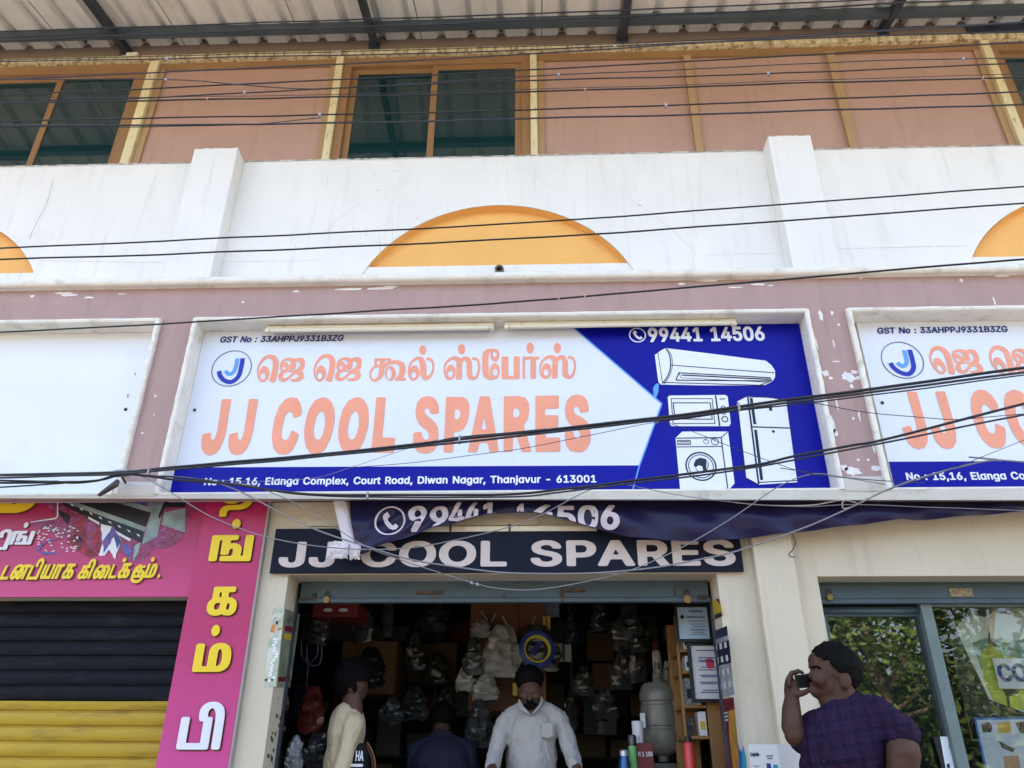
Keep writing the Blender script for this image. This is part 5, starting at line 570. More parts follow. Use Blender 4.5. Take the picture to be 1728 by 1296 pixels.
# rolled-up shutter of the middle shop: the bottom rail shows
def rail(x0, x1, z0, z1, y, nm):
    m = MB(); m.box(x0, x1, y, y + .02, z0 + .028, z1, bev=.003); m.box(x0 - .004, x1 + .004, y - .012, y + .03, z0, z0 + .026, bev=.004)
    o = m.build(nm, STEEL, B, False)
    return o
SH = rail(-1.385, .962, 2.366, 2.50, 4.475, 'rolling_shutter')
m = MB()
for i in range(18): m.ell((-1.28 + i * .128, 4.474, 2.482), (.005, .004, .005), seg=8, rings=5)
m.build('rivets', STEEL, SH, True)
m = MB(); RUST = mat('rusty_iron', (.09, .06, .04), .7, .3, metal=.3, var=.4, scale=30)
def pxbox(m, x0, x1, y0, y1, Y, t, bev=.002):
    a = at(x0, y0, Y); b = at(x1, y1, Y); m.box(a.x, b.x, Y - t, Y, b.z, a.z, bev=bev)
pxbox(m, 703, 747, 998, 1003, 4.474, .012); pxbox(m, 849.5, 852, 1002, 1009, 4.474, .01); m.build('slide_bolt', RUST, SH)
m = MB(); pxbox(m, 950, 988, 994, 999, 4.474, .014); pxbox(m, 946, 952, 992, 1016, 4.474, .012); m.build('slide_bolt', RUST, SH)
for q in ((528, 533, 1001, 1014, 4.474, .015), (1137, 1140, 990, 1006, 4.474, .01), (507, 524, 1009, 1014, 4.474, .02), (1176, 1193, 1005, 1012, 4.474, .02)):
    m = MB(); pxbox(m, *q); m.build('hasp', RUST, SH)
for s in (-1.403, .973): MB().box(s - .005, s + .005, 4.485, 4.52, FL_, 2.365).build('shutter_channel', DARKSTEEL, B)

# closed shutter of the left shop
NAVY_SL = mat('navy_shutter_paint', (.0055, .0058, .0095), .65, .18, var=.3, scale=6, dirt=(.05, .045, .04), dirt_amt=.5, dirt_scale=12, dirt_lo=.55, dirt_hi=.75, stretch=(.5, 1, 3))
YEL_SL = mat('yellow_shutter_paint', (.43, .27, .015), .5, .4, var=.08, scale=4, dirt=(.20, .12, .02), dirt_amt=.75, dirt_scale=7, dirt_lo=.52, dirt_hi=.72, stretch=(.5, 1, 3))
def slats(z0, z1, mt, nm, par):
    m = MB(); v = []; f = []; pit = .0765; z = z0; prof = []
    while z < z1 - .001:
        for q, d in ((0, .009), (.06, .009), (.10, -.001), (.2, -.005), (.5, -.008), (.8, -.005), (.91, -.001), (.95, .009)):
            zz = z + q * pit
            if zz <= z1: prof.append((4.42 + d, zz))
        z += pit
    prof.append((4.42, z1))
    for i, (y, zz) in enumerate(prof):
        nx_ = 70
        for c_ in range(nx_ + 1):
            xx = -4.6 + 2.65 * c_ / nx_; v.append((xx, y + .006 * noise.noise((xx * 1.6, zz * 2.2, 4)) + .004 * noise.noise((xx * 5, zz * 9, 8)), zz + .003 * noise.noise((xx * 1.2, zz * 3, 1))))
        if i:
            for c_ in range(nx_): k = i * (nx_ + 1) + c_; f.append((k - nx_ - 1, k - nx_, k + 1, k))
    m.add(v, f); return m.build(nm, mt, par, True, 28)
rs = slats(.18, 1.838, YEL_SL, 'rolling_shutter', B); slats(1.838, 2.45, NAVY_SL, 'upper_curtain', rs)
m = MB(); m.box(-1.985, -1.946, 4.385, 4.40, .18, 2.37); m.build('shutter_channel', STEEL, B)

# right shop: rail, glazed door and fixed window
m = MB(); rz0 = at(1450, 1019, 4.44).z; rz1 = 2.455
o = rail(1.53, 3.89, rz0, rz1, 4.44, 'shutter_rail')
m = MB(); m.box(1.53, 3.89, 4.452, 4.50, 2.456, 2.62); m.build('shutter_box', STEEL, B)
a = at(1600, 993, 4.44); b = at(1643, 1007, 4.44)
MB().box(a.x, b.x, 4.434, 4.4395, b.z, a.z, bev=.001).build('number_plate', mat('stencilled_plate', (.26, .20, .12), .6, .3, var=.6, scale=60), o)
DY = 4.50
dz1 = at(1450, 1024, DY).z; dx0 = 1.56; dx1 = at(1572, 1140, DY).x
gz1 = at(1450, 1040, DY).z; gx1 = at(1553, 1060, DY).x
m = MB(); m.prism([(dx0, .36), (dx1, .36), (dx1, dz1), (dx0, dz1)], [[(dx0 + .05, .48), (gx1, .48), (gx1, gz1), (dx0 + .05, gz1)]], DY, DY + .04)
GD = m.build('glass_door', STEEL, B)
m = MB(); N = 8
m.tube([(gx1 + .03, DY - .004, .5), (gx1 + .03, DY - .004, gz1 + .01)], .018, 10); m.tube([(dx0 + .03, DY - .004, gz1 + .028), (gx1 + .03, DY - .004, gz1 + .028)], .018, 10)
m.build('frame_bead', STEEL, GD, True)
MB().box(dx0 + .045, gx1 + .005, DY + .012, DY + .018, .47, gz1 + .005).build('pane', SHOPGLASS, GD)
wx0 = at(1578, 1140, 4.47).x; wx1 = wx0 + .062
m = MB(); m.box(wx0, wx1, 4.455, 4.51, .36, dz1 + .03, bev=.004); m.box(wx1, 3.88, 4.47, 4.51, dz1 - .005, dz1 + .03); m.box(wx1, 3.88, 4.46, 4.51, .36, .42); m.box(3.82, 3.88, 4.465, 4.51, .421, dz1 - .006)
SW = m.build('shop_window', mat('grey_green_steel', (.14, .18, .17), .5, .4, var=.1), B)
MB().box(wx1 - .004, 3.825, 4.492, 4.497, .415, dz1).build('pane', mat('clear_shop_glass', (.9, .95, .93), .0, .5, trans=1, ior=1.5), SW)
MB().box(dx1 + .002, wx0 - .001, 4.52, 4.535, .36, 2.45).build('door_gap_shade', BLACKM, B)  # black strip added to paint the shade in the gap beside the door
# drain stub
h = at(843, 457, 4.28)
m = MB(); m.lathe((h.x, 4.30, h.z), [(.0, 0), (.030, 0), (.030, .06), (.020, .06), (.020, .015), (0, .015)], 20, axis=(0, -1, -.15))
m.build('drain_spout', mat('mossy_pipe', (.16, .13, .09), .8, .2, var=.5, scale=40, bump=.4), B, True, 40)

# ------------------------------------------------------------------ roof over the upper windows
RZ = lambda y: 7.075 + .19 * (y - 4.5)
R = thing('canopy_roof', (0, 4.5, 7.0), 'cream corrugated sheet canopy on dark steel rafters above the upper windows', 'roof')
m = MB(); prof = []; pit = .2555; x = -8.2
while x < 8.2:
    prof += [(x, 0), (x + .165, 0), (x + .190, .042), (x + .232, .042)]; x += pit
v = []; f = []; rows = [2.3, 3.0, 3.7, 4.52]
for j, y in enumerate(rows):
    for (px_, h) in prof: v.append((px_ + .055, y, RZ(y) + h))
n = len(prof)
for j in range(len(rows) - 1):
    for i in range(n - 1): f.append((j * n + i, j * n + i + 1, (j + 1) * n + i + 1, (j + 1) * n + i))
m.add(v, f); m.build('roof_sheet', ROOFSHEET, R)
# sheet laps: a dark hairline every fourth rib
m = MB()
for k in range(9):
    xx = -8.2 + .055 + .02 + pit * 4 * k + .02
    m.add([(xx, 2.35, RZ(2.35) - .002), (xx + .006, 2.35, RZ(2.35) - .002), (xx + .006, 4.5, RZ(4.5) - .002), (xx, 4.5, RZ(4.5) - .002)], [(0, 1, 2, 3)])
m.build('sheet_lap', DARKSTEEL, R)
for x in (-5.63, -3.492, -1.346, .749, 2.905, 5.05):
    m = MB(); m.add([(x + s, y, RZ(y) - d) for y in (2.4, 4.50) for s, d in ((-.025, .004), (.025, .004), (.025, .085), (-.025, .085))], [(0, 1, 2, 3), (7, 6, 5, 4), (0, 4, 5, 1), (1, 5, 6, 2), (2, 6, 7, 3), (3, 7, 4, 0)])
    m.box(x - .05, x + .05, 4.485, 4.489, 6.94, 7.04); m.build('rafter', DARKSTEEL, R)
for y in (4.30, 3.55, 2.8):
    m = MB(); m.box(-8.1, 8.1, y - .03, y + .03, RZ(y) - .075, RZ(y) - .004); m.build('purlin', mat('blue_grey_purlin', (.06, .08, .095), .45, .4, var=.2, scale=4), R)
m = MB()
for i in range(64):
    x = -8.2 + .055 + pit * i + .21 ; m.ell((x, 4.44 + random.uniform(-.03, .03), RZ(4.44) + .030), (.012, .012, .016), seg=6, rings=4)
m.build('roof_bolts', RUST, R)
c = at(232, 94, 4.47)
m = MB(); m.box(c.x - .10, c.x - .0, 4.46, 4.488, c.z - .015, c.z + .035, bev=.004); m.box(c.x - .13, c.x - .02, 4.45, 4.488, c.z - .028, c.z - .016, bev=.003); m.build('mortar_block', WHITE2, R)
# ------------------------------------------------------------------ sign boards
ORN = mat('faded_salmon_vinyl', (.84, .335, .21), .45, .4, var=.05, scale=4)
SIGNW = mat('white_backlit_film', (.72, .75, .825), .38, .45, var=.02, scale=2, bump=.10, bump_scale=2.5, streak=.12, streak_col=(.50, .52, .56))
BLUE = mat('deep_blue_vinyl', (.002, .003, .27), .38, .18, var=.06, scale=2)
NAVYV = mat('navy_vinyl', (.02, .03, .17), .45, .4)
CYANV = mat('light_blue_vinyl', (.10, .33, .80), .4, .4)
INK = mat('dark_navy_ink', (.008, .010, .035), .4, .4)
LETW = mat('white_vinyl_letters', (.78, .80, .86), .4, .4)
KLAY = [0]
def draw(mb, loops, Y, th=.0006):
    KLAY[0] = (KLAY[0] + 1) % 14
    flat_fill(mb, loops, lambda a, b: Y - .00015 * KLAY[0], th)
def wxz(pts, Y): return [(q.x, q.z) for q in (at(x, y, Y) for x, y in pts)]
def c7(pts, Y=4.196): return wxz([(860 + x * .33565, 520 + y * .33565) for x, y in pts], Y)
def c5(pts, Y=4.196): return wxz([(x / 3, 520 + y / 3) for x, y in pts], Y)
def raw_loops(key): return [[(p[0] / 2000, p[1] / 2000) for p in c] for c in contours(key)[1]]

def screws(root, pts):
    for x, z in pts:
        m = MB(); m.lathe((x, 4.1995, z), [(0.002, 0), (.011, 0), (.009, .005), (.002, .006)], 12, axis=(0, -1, 0)); m.build('screw', RUST, root, True)
a, b = SIGNX[1]
S = thing('shop_sign', (-.245, 4.2, 2.89), 'complete white and blue cool spares sign board with appliance drawings, under the tube lights', 'sign', 'printed sign boards in the mauve fascia')
MB().box(a + .001, b - .001, 4.2005, 4.213, 2.8905, 4.0265).build('panel', SIGNW, S)
m = MB()
blue = wxz([(969, 556)], 4.196) + [(b - .003, 4.026), (b - .003, 2.892)] + wxz([(1063, 832)], 4.196)
z0 = wxz([(1063, 832)], 4.196)[0][1]
tri = wxz([(969, 556), (1117, 681), (1079, 786)], 4.196)
loop = [(tri[0][0] - .012, 4.026), (b - .002, 4.026), (b - .002, 2.8915), (a + .002, 2.8915), (a + .002, 3.098), (tri[2][0], 3.088), tri[1]]
flat_fill(m, [loop], lambda x, z: 4.1998, .001); m.build('blue_field', BLUE, S)
m = MB(); draw(m, [stroke_loop([(tri[0][0] - .012, 4.026), tri[1], tri[2], (tri[2][0] - .063, 2.893)], .008)], 4.1985)
draw(m, [c7([(722, 400), (735, 380), (750, 378), (748, 420), (735, 452), (724, 448)])], 4.1985); m.build('light_blue_line', CYANV, S)
m = MB(); flat_fill(m, raw_loops('JJC') + raw_loops('SPARES'), lambda x, z: 4.1988, .0012); m.build('name_lettering', ORN, S)
m = MB(); flat_fill(m, raw_loops('TAM'), lambda x, z: 4.1988, .0012); m.build('tamil_lettering', ORN, S)
m = MB(); text_on(m, 'GST No : 33AHPPJ9331B3ZG', 'M', -2.022, -1.226, 3.944, 3.988, 4.1988, shear=.16); m.build('tax_number', NAVYV, S)
m = MB(); text_on(m, 'No : 15,16, Elanga Complex, Court Road, Diwan Nagar, Thanjavur - 613001', 'M', -1.945, .333, 2.985, 3.030, 4.1978, track=12); m.build('address_lettering', LETW, S)
m = MB(); text_on(m, '99441 14506', 'B', .700, 1.422, 3.905, 4.008, 4.1978)
flat_fill(m, ring_loops(.634, 3.957, .053, .046), lambda x, z: 4.1978); flat_fill(m, [HANDSET(.634, 3.957, .046)], lambda x, z: 4.1978); m.build('phone_number', LETW, S)
m = MB(); flat_fill(m, ring_loops(-1.914, 3.757, .1275, .1235, sx=.985), lambda x, z: 4.1988)
m.build('emblem_ring', NAVYV, S)
m = MB(); flat_fill(m, [stroke_loop(spline([Vector((p[0], p[1], 0)) for p in c5([(1228, 253), (1220, 300), (1206, 345), (1172, 372), (1137, 366), (1114, 342), (1108, 318)])], 6), .028)], lambda x, z: 4.1988); m.build('emblem_outer', mat('royal_blue_vinyl', (.012, .025, .38), .4, .4), S)
m = MB(); flat_fill(m, [stroke_loop(spline([Vector((p[0], p[1], 0)) for p in c5([(1201, 255), (1194, 292), (1185, 318), (1167, 332), (1150, 329), (1143, 316)])], 6), .023)], lambda x, z: 4.1982); m.build('emblem_inner', CYANV, S)
# appliance drawings
m = MB()
W4 = 4.1978
draw(m, [c7([(730, 235), (757, 215), (783, 200), (1040, 232), (1288, 264), (1315, 285), (1334, 312), (1335, 345), (1322, 368), (1280, 388), (1000, 388), (760, 384), (748, 370)])], W4)
draw(m, [c7([(795, 447), (805, 439), (1085, 436), (1096, 444), (1112, 580), (1104, 593), (815, 593), (806, 583)])], W4)
draw(m, [c7([(834, 652), (868, 620), (1098, 620), (1131, 880), (1098, 919), (858, 918)])], W4)
draw(m, [c7([(1143, 470), (1197, 443), (1300, 447), (1389, 460), (1446, 875), (1252, 887), (1187, 855)])], W4)
m.build('appliance_shapes', LETW, S)
m = MB(); K = 4.1970
def ln(pts, wd):
    l = stroke_loop(c7(pts), wd * .00128); draw(m, l if isinstance(l[0], list) else [l], K)
def sp(pts, wd): draw(m, [stroke_loop([(q.x, q.y) for q in spline([Vector((p[0], p[1], 0)) for p in c7(pts)], 6)], wd * .00128)], K)
def circ(x, y, r, wd):
    c = c7([(x, y)])[0]; draw(m, ring_loops(c[0], c[1], r * .00128, max(.0003, (r - wd) * .00128), 28), K)
def blob(pts): draw(m, [c7(pts)], K)
sp([(783, 201), (803, 235), (809, 285), (798, 335), (768, 379)], 5); sp([(793, 203), (813, 240), (818, 288), (806, 335), (778, 381)], 3)
ln([(745, 222), (768, 372)], 3); ln([(811, 286), (1000, 301), (1331, 325)], 4); ln([(765, 373), (1000, 380), (1280, 388)], 4); ln([(1315, 366), (1250, 390)], 4)
ln([(836, 362), (851, 325), (1308, 350), (1318, 366), (838, 362)], 5); ln([(866, 336), (1308, 358)], 7); ln([(853, 328), (862, 350), (1300, 372)], 3)
ln([(812, 455), (1018, 455), (1032, 580), (822, 580), (812, 455)], 4); ln([(822, 476), (1008, 476), (1019, 558), (832, 558), (822, 476)], 5); ln([(1035, 438), (1056, 592)], 7); ln([(1055, 457), (1083, 456)], 5)
circ(1073, 500, 10, 4); circ(1077, 526, 10, 4); circ(1082, 558, 16, 5)
ln([(836, 654), (1063, 651), (1098, 918)], 5); ln([(1063, 651), (1096, 622)], 4); ln([(840, 698), (1069, 695)], 4); ln([(843, 666), (907, 665), (909, 685), (845, 686), (843, 666)], 4); ln([(850, 672), (902, 671)], 3); ln([(851, 679), (902, 678)], 3)
circ(988, 671, 13, 3); circ(1032, 671, 18, 4); ln([(1031, 671), (1030, 656)], 3); ln([(987, 671), (987, 661)], 3)
circ(962, 795, 70, 7); circ(962, 795, 57, 4); blob([(925, 785), (935, 762), (958, 752), (985, 758), (998, 775), (990, 768), (988, 812), (975, 825), (968, 795), (950, 790), (940, 798), (930, 800)])
sp([(935, 805), (945, 818), (962, 828)], 3); sp([(998, 775), (996, 800), (980, 826)], 4)
ln([(1197, 445), (1252, 885)], 8); ln([(1214, 452), (1233, 584)], 13); ln([(1236, 612), (1267, 864)], 13); ln([(1216, 597), (1408, 603)], 6); ln([(1389, 462), (1444, 875)], 8); ln([(1255, 876), (1445, 866)], 5); sp([(1197, 446), (1300, 449), (1388, 462)], 5); blob([(1302, 490), (1318, 490), (1321, 516), (1305, 516)]); circ(1326, 620, 7, 6.8); ln([(1145, 472), (1188, 853), (1250, 886)], 4)
m.build('appliance_lines', INK, S)
for l in (S,): screws(l, [(at(323, 692, 4.2).x + .02, at(323, 692, 4.2).z)])
# the same sign again to the right, cut by the edge of the picture
T = S.copy(); COL.objects.link(T); T.location.x += 4.142; WL[T] = WL[S] + Vector((4.142, 0, 0))
T['label'] = 'second white and blue cool spares sign, cut off by the right picture edge'
for ch in list(S.children):
    c = ch.copy(); COL.objects.link(c); c.parent = T
    if ch.name.startswith('address'): c.location.x = -.115
E_ = thing('blank_sign', (-4.3, 4.2, 2.89), 'blank white sign board without any lettering', 'sign', 'sign boards in the mauve fascia')
MB().box(SIGNX[0][0] + .001, SIGNX[0][1] - .001, 4.2005, 4.213, 2.8905, 4.0265).build('panel', mat('blank_white_film', (.76, .77, .79), .4, .4, var=.02, scale=2, dirt=(.62, .52, .36), dirt_amt=.45, dirt_scale=1.5, dirt_lo=.6, dirt_hi=.8), E_)
p = at(212, 691, 4.2); screws(E_, [(p.x, p.z)])
m = MB()
for x, y, wd, h in ((140, 561, 6, 2), (178, 561, 4, 2), (196, 560, 3, 2), (228, 631, 2, 7), (216, 668, 2, 9), (75, 562, 4, 2), (243, 559, 4, 2)):
    c = at(x, y, 4.2); draw(m, [[(c.x + wd * .0016 * cos(t * .7), c.z + h * .0016 * sin(t * .7)) for t in range(9)]], 4.2)
m.build('rust_marks', mat('rust_stain', (.30, .17, .06), .9, .1, var=.5, scale=50), E_)

# ------------------------------------------------------------------ tube lights hanging at the top of the main sign
TUBE = mat('cream_batten_paint', (.74, .67, .50), .5, .35, var=.05, scale=8, dirt=(.40, .30, .16), dirt_amt=.5, dirt_scale=14, dirt_lo=.55, dirt_hi=.7)
for x0, x1, za, zb_, lab in ((-1.708, -.268, 3.998, 3.996, 'cream tube light batten above the salmon Tamil letters of the main sign'), (-.198, 1.236, 4.002, 4.006, 'cream tube light batten reaching over the phone number on the blue part of the sign')):
    t = thing('tube_light', (x0, 4.13, za), lab, 'light', 'tube light battens over the main sign')
    m = MB(); m.box(x0, x1, 4.125, 4.165, za - .004, za + .022, bev=.004); m.build('batten', TUBE, t)
    m = MB(); m.tube([(x0 + .03, 4.128, za - .014), (x1 - .03, 4.128, zb_ - .014)], .0135, 12); m.build('tube', mat('dusty_tube_glass', (.74, .70, .58), .3, .5), t, True, 40)
    for xx in (x0 + .012, x1 - .012): MB().box(xx - .014, xx + .014, 4.112, 4.146, za - .030, za - .0045, bev=.004).build('lamp_holder', TUBE, t)
    for xx in (x0 + .25, x1 - .25): MB().box(xx - .012, xx + .012, 4.14, 4.1995, za + .0225, za + .027).build('bracket', RUST, t)

# ------------------------------------------------------------------ name board over the open shop
N_ = thing('name_board', (-.19, 4.28, 2.49), 'dark navy name board with large pale capitals over the open shop', 'sign')
MB().box(-1.509, 1.123, 4.268, 4.286, 2.491, 2.745, bev=.002).build('board', mat('dark_navy_board', (.006, .008, .020), .6, .2, var=.2, scale=5), N_)
m = MB(); text_on(m, 'JJ COOL SPARES', 'B', -1.466, 1.085, 2.523, 2.668, 4.2675, track=26)
m.build('lettering', mat('pinkish_white_letters', (.60, .50, .46), .5, .3), N_)
tb = thing('wall_batten', (-.1, 4.28, 2.77), 'thin cream batten on the wall just above the navy name board', 'batten')
p0 = at(700, 900, 4.285); p1 = at(1007, 894, 4.285)
m = MB(); m.box(p0.x, p1.x, 4.262, 4.286, p1.z - .012, p1.z + .018, bev=.003); m.build('batten', TUBE, tb)
for xx in (p0.x + .2, p1.x - .5): MB().box(xx, xx + .012, 4.258, 4.2615, p1.z - .02, p1.z + .03).build('clip', RUST, tb)

# ------------------------------------------------------------------ torn banner
BN = thing('torn_banner', (.8, 4.2, 2.6), 'torn dark purple vinyl banner sagging from the fascia over the name board', 'banner')
BOT = [(-1.02, 2.560), (-.95, 2.575), (-.887, 2.611), (-.73, 2.665), (-.578, 2.711), (-.40, 2.765), (-.25, 2.792), (-.163, 2.801), (-.013, 2.793), (.12, 2.762), (.322, 2.705), (.50, 2.655), (.687, 2.637), (.9, 2.632), (1.109, 2.645), (1.5, 2.69), (1.911, 2.737), (1.99, 2.75), (2.05, 2.742), (2.3, 2.76), (2.674, 2.787), (3.4, 2.79), (4.3, 2.76)]
def bot(x):
    for (a, za), (b, zb2) in zip(BOT[:-1], BOT[1:]):
        if a <= x <= b: return za + (zb2 - za) * (x - a) / (b - a)
    return BOT[0][1] if x < BOT[0][0] else BOT[-1][1]
def bn_y(x, z):
    zt = zb(x) + .035; zz = bot(x); v = max(0, min(1, (zt - z) / max(.02, zt - zz)))
    fold = .010 * sin(17 * x + 22 * (z - 2.6)) + .008 * noise.noise((x * 6, z * 14, 2)) + .012 * noise.noise((x * 2.2, z * 5, 9))
    dia = .012 * sin((z - .55 * x) * 70) * max(0, 1 - abs(x + .55) * 1.6)
    return 4.205 - .045 * v - .03 * sin(pi * v) * (1 if x > .3 else .5) + (fold + dia) * min(1, v * 2.5) - .0
m = MB(); v = []; f = []; NU, NV = 260, 20
for i in range(NU + 1):
    for j in range(NV + 1):
        t = i / NU; vv = j / NV
        x = -1.075 + (4.3 + 1.075) * t; left = -1.085 + .085 * vv
        x = left + (4.3 - left) * t
        zt = zb(x) + .035; z = zt + (bot(x) - zt) * vv
        v.append((x, bn_y(x, z), z))
for i in range(NU):
    for j in range(NV):
        k = i * (NV + 1) + j; f.append((k, k + 1, k + NV + 2, k + NV + 1))
m.add(v, f); VIN = mat('dark_purple_vinyl', (.011, .0075, .042), .36, .35, var=.12, scale=3)
m.build('vinyl_sheet', VIN, BN, True)
# white hem folded over, and the crumpled end
m = MB(); v = []; f = []
for i in range(15):
    t = i / 14
    a = Vector(at(562 + 22 * t, 846 + 92 * t, 4.17)); b2 = Vector(at(583 + 24 * t, 846 + 86 * t, 4.18))
    for k in range(5):
        q = a.lerp(b2, k / 4); q.y += -.012 * sin(pi * k / 4) + .01 * noise.noise((t * 6, k * .7, 3)); v.append(q)
    if i:
        for k in range(4): o = i * 5 + k; f.append((o - 5, o - 4, o + 1, o))
m.add(v, f)
def crumple(m, cx, cy, rx, ry, Y, seed, n=12, mi=0):
    c = at(cx, cy, Y); k = Y / FPX; v = []; f = []
    for i in range(n + 1):
        for j in range(n + 1):
            u = i / n * 2 - 1; w_ = j / n * 2 - 1
            ed = 1 + .25 * noise.noise((u * 2 + seed, w_ * 2, seed))
            v.append((c.x + u * rx * k * ed, c.y - .03 * (1 - (u * u + w_ * w_) / 2) + .02 * noise.noise((u * 3 + seed, w_ * 3, 1)) - .012 * abs(noise.noise((u * 6 + seed, w_ * 6, 5))), c.z + w_ * ry * k * ed))
    for i in range(n):
        for j in range(n): q = i * (n + 1) + j; f.append((q, q + 1, q + n + 2, q + n + 1))
    m.add(v, f, mi)
crumple(m, 571, 929, 18, 15, 4.17, 3); crumple(m, 600, 932, 9, 13, 4.165, 8)
m.build('white_hem', mat('white_banner_hem', (.66, .60, .62), .5, .35, var=.08, scale=6), BN, True)
m = MB()
def clampz(loops, top=0):
    out = []
    for l in loops: out.append([(x, max(z, bot(x) + .004 + 0)) for x, z in l])
    return out
fy = lambda x, z: bn_y(x, z) - .004
def dens(l, n=3):
    o = []
    for i in range(len(l)):
        a, b = l[i], l[(i + 1) % len(l)]; k = max(1, int(math.hypot(b[0] - a[0], b[1] - a[1]) / .02))
        o += [(a[0] + (b[0] - a[0]) * j / k, a[1] + (b[1] - a[1]) * j / k) for j in range(k)]
    return o
for s, x0, x1, y0, y1 in (('99', 688, 757, 898, 853), ('441', 757, 838, 888, 846), ('1', 872, 889, 894, 850), ('4', 900, 938, 895, 851), ('506', 940, 1043, 895, 852)):
    a = at(x0, y0, 4.17); b2 = at(x1, y1, 4.17)
    flat_fill(m, [dens(l) for l in clampz(text_loops(s, 'B', a.x, b2.x, a.z, b2.z))], fy, .002)
c = at(658, 879, 4.17)
flat_fill(m, ring_loops(c.x, c.z, .088, .078, 40), fy); flat_fill(m, [dens(HANDSET(c.x, c.z, .075))], fy)
m.build('lettering', mat('pinkish_white_print', (.62, .54, .58), .4, .4), BN)

# ------------------------------------------------------------------ pink sign boards of the shop on the left
def gradmat(name, c0, c1, z0, z1, rough=.4):
    mm = bpy.data.materials.new(name); mm.use_nodes = True; N = mm.node_tree.nodes; L = mm.node_tree.links
    tc = N.new('ShaderNodeTexCoord'); sx = N.new('ShaderNodeSeparateXYZ'); L.new(tc.outputs['Object'], sx.inputs[0])
    t = N.new('ShaderNodeTexNoise'); t.inputs['Scale'].default_value = 3; L.new(tc.outputs['Object'], t.inputs['Vector'])
    ad = N.new('ShaderNodeMath'); ad.operation = 'MULTIPLY_ADD'; ad.inputs[1].default_value = .12; L.new(t.outputs['Fac'], ad.inputs[0]); L.new(sx.outputs['Z'], ad.inputs[2])
    r = N.new('ShaderNodeMapRange'); r.inputs[1].default_value = z0; r.inputs[2].default_value = z1; L.new(ad.outputs[0], r.inputs[0])
    x = N.new('ShaderNodeMix'); x.data_type = 'RGBA'; x.inputs['A'].default_value = c0 + (1,); x.inputs['B'].default_value = c1 + (1,)
    L.new(r.outputs[0], x.inputs['Factor']); b = N['Principled BSDF']; L.new(x.outputs['Result'], b.inputs['Base Color']); b.inputs['Roughness'].default_value = rough
    return mm
YL = mat('yellow_print', (.80, .56, .02), .4, .4); YLS = mat('brown_letter_edge', (.12, .035, .01), .5, .3); WPR = mat('white_print', (.72, .70, .74), .4, .4)
def glyph_px(m, key, x0, x1, y0, y1, Y, shear=0, th=.001, dot=None):
    _, cs = contours(key); xs = [p[0] for c in cs for p in c]; zs = [p[1] for c in cs for p in c]
    a = at((x0 + x1) / 2, y1, Y); b2 = at((x0 + x1) / 2, y0, Y); l = at(x0, (y0 + y1) / 2, Y).x; r = at(x1, (y0 + y1) / 2, Y).x
    f = lambda p: (l + (p[0] - min(xs)) / (max(xs) - min(xs)) * (r - l) + shear * (p[1] - min(zs)) / (max(zs) - min(zs)) * (b2.z - a.z), a.z + (p[1] - min(zs)) / (max(zs) - min(zs)) * (b2.z - a.z))
    flat_fill(m, [[f(p) for p in c] for c in cs], lambda x, z: Y, th)
    if dot:
        c = at(dot[0], dot[1], Y); flat_fill(m, [[(c.x + dot[2] * .0033 * cos(t * pi / 10) , c.z + dot[3] * .0033 * sin(t * pi / 10)) for t in range(20)]], lambda x, z: Y, th)
def printmix():
    mm = bpy.data.materials.new('press_photo_print'); mm.use_nodes = True; N = mm.node_tree.nodes; L = mm.node_tree.links; b = N['Principled BSDF']; b.inputs['Roughness'].default_value = .4
    tc = N.new('ShaderNodeTexCoord'); mp = N.new('ShaderNodeMapping'); mp.inputs['Scale'].default_value = (9, 1, 16); mp.inputs['Rotation'].default_value = (0, .35, 0); L.new(tc.outputs['Object'], mp.inputs[0])
    t = N.new('ShaderNodeTexNoise'); t.inputs['Scale'].default_value = 1.6; t.inputs['Detail'].default_value = 7; t.inputs['Roughness'].default_value = .75; t.inputs['Distortion'].default_value = 1.5; L.new(mp.outputs[0], t.inputs['Vector'])
    r = N.new('ShaderNodeValToRGB'); e = r.color_ramp.elements; e[0].position = .30; e[0].color = (.012, .008, .014, 1); e[1].position = .72; e[1].color = (.66, .60, .62, 1)
    for p, c in ((.42, (.09, .012, .05)), (.50, (.33, .015, .07)), (.56, (.10, .02, .16)), (.62, (.45, .10, .22))): q = e.new(p); q.color = c + (1,)
    L.new(t.outputs['Fac'], r.inputs[0]); L.new(r.outputs[0], b.inputs['Base Color']); return mm
PS = thing('printing_shop_sign', (-3.2, 4.28, 2.37), 'wide pink printing shop sign board above the closed rolling shutter', 'sign')
MB().box(-4.6, -1.9445, 4.285, 4.2985, 2.366, 2.93).build('panel', gradmat('magenta_print', (.52, .035, .16), (.36, .006, .085), .02, .42), PS)
YS = 4.284
m = MB(); K = YS
DK = mat('printer_black', (.012, .012, .016), .4, .4, var=.3, scale=20); GR = mat('printer_grey_green', (.24, .31, .31), .4, .4, var=.4, scale=8); RD = mat('print_red', (.33, .015, .03), .4, .4, var=.75, scale=14, dirt=(.06, .01, .03), dirt_amt=.8, dirt_scale=20, dirt_lo=.45, dirt_hi=.6); BL = mat('print_blue', (.05, .09, .30), .4, .4, var=.6, scale=14, dirt=(.30, .05, .15), dirt_amt=.8, dirt_scale=18, dirt_lo=.48, dirt_hi=.6); PL = printmix()
def c9(pts): return wxz([(x / 5.76, 830 + y / 5.76) for x, y in pts], YS)
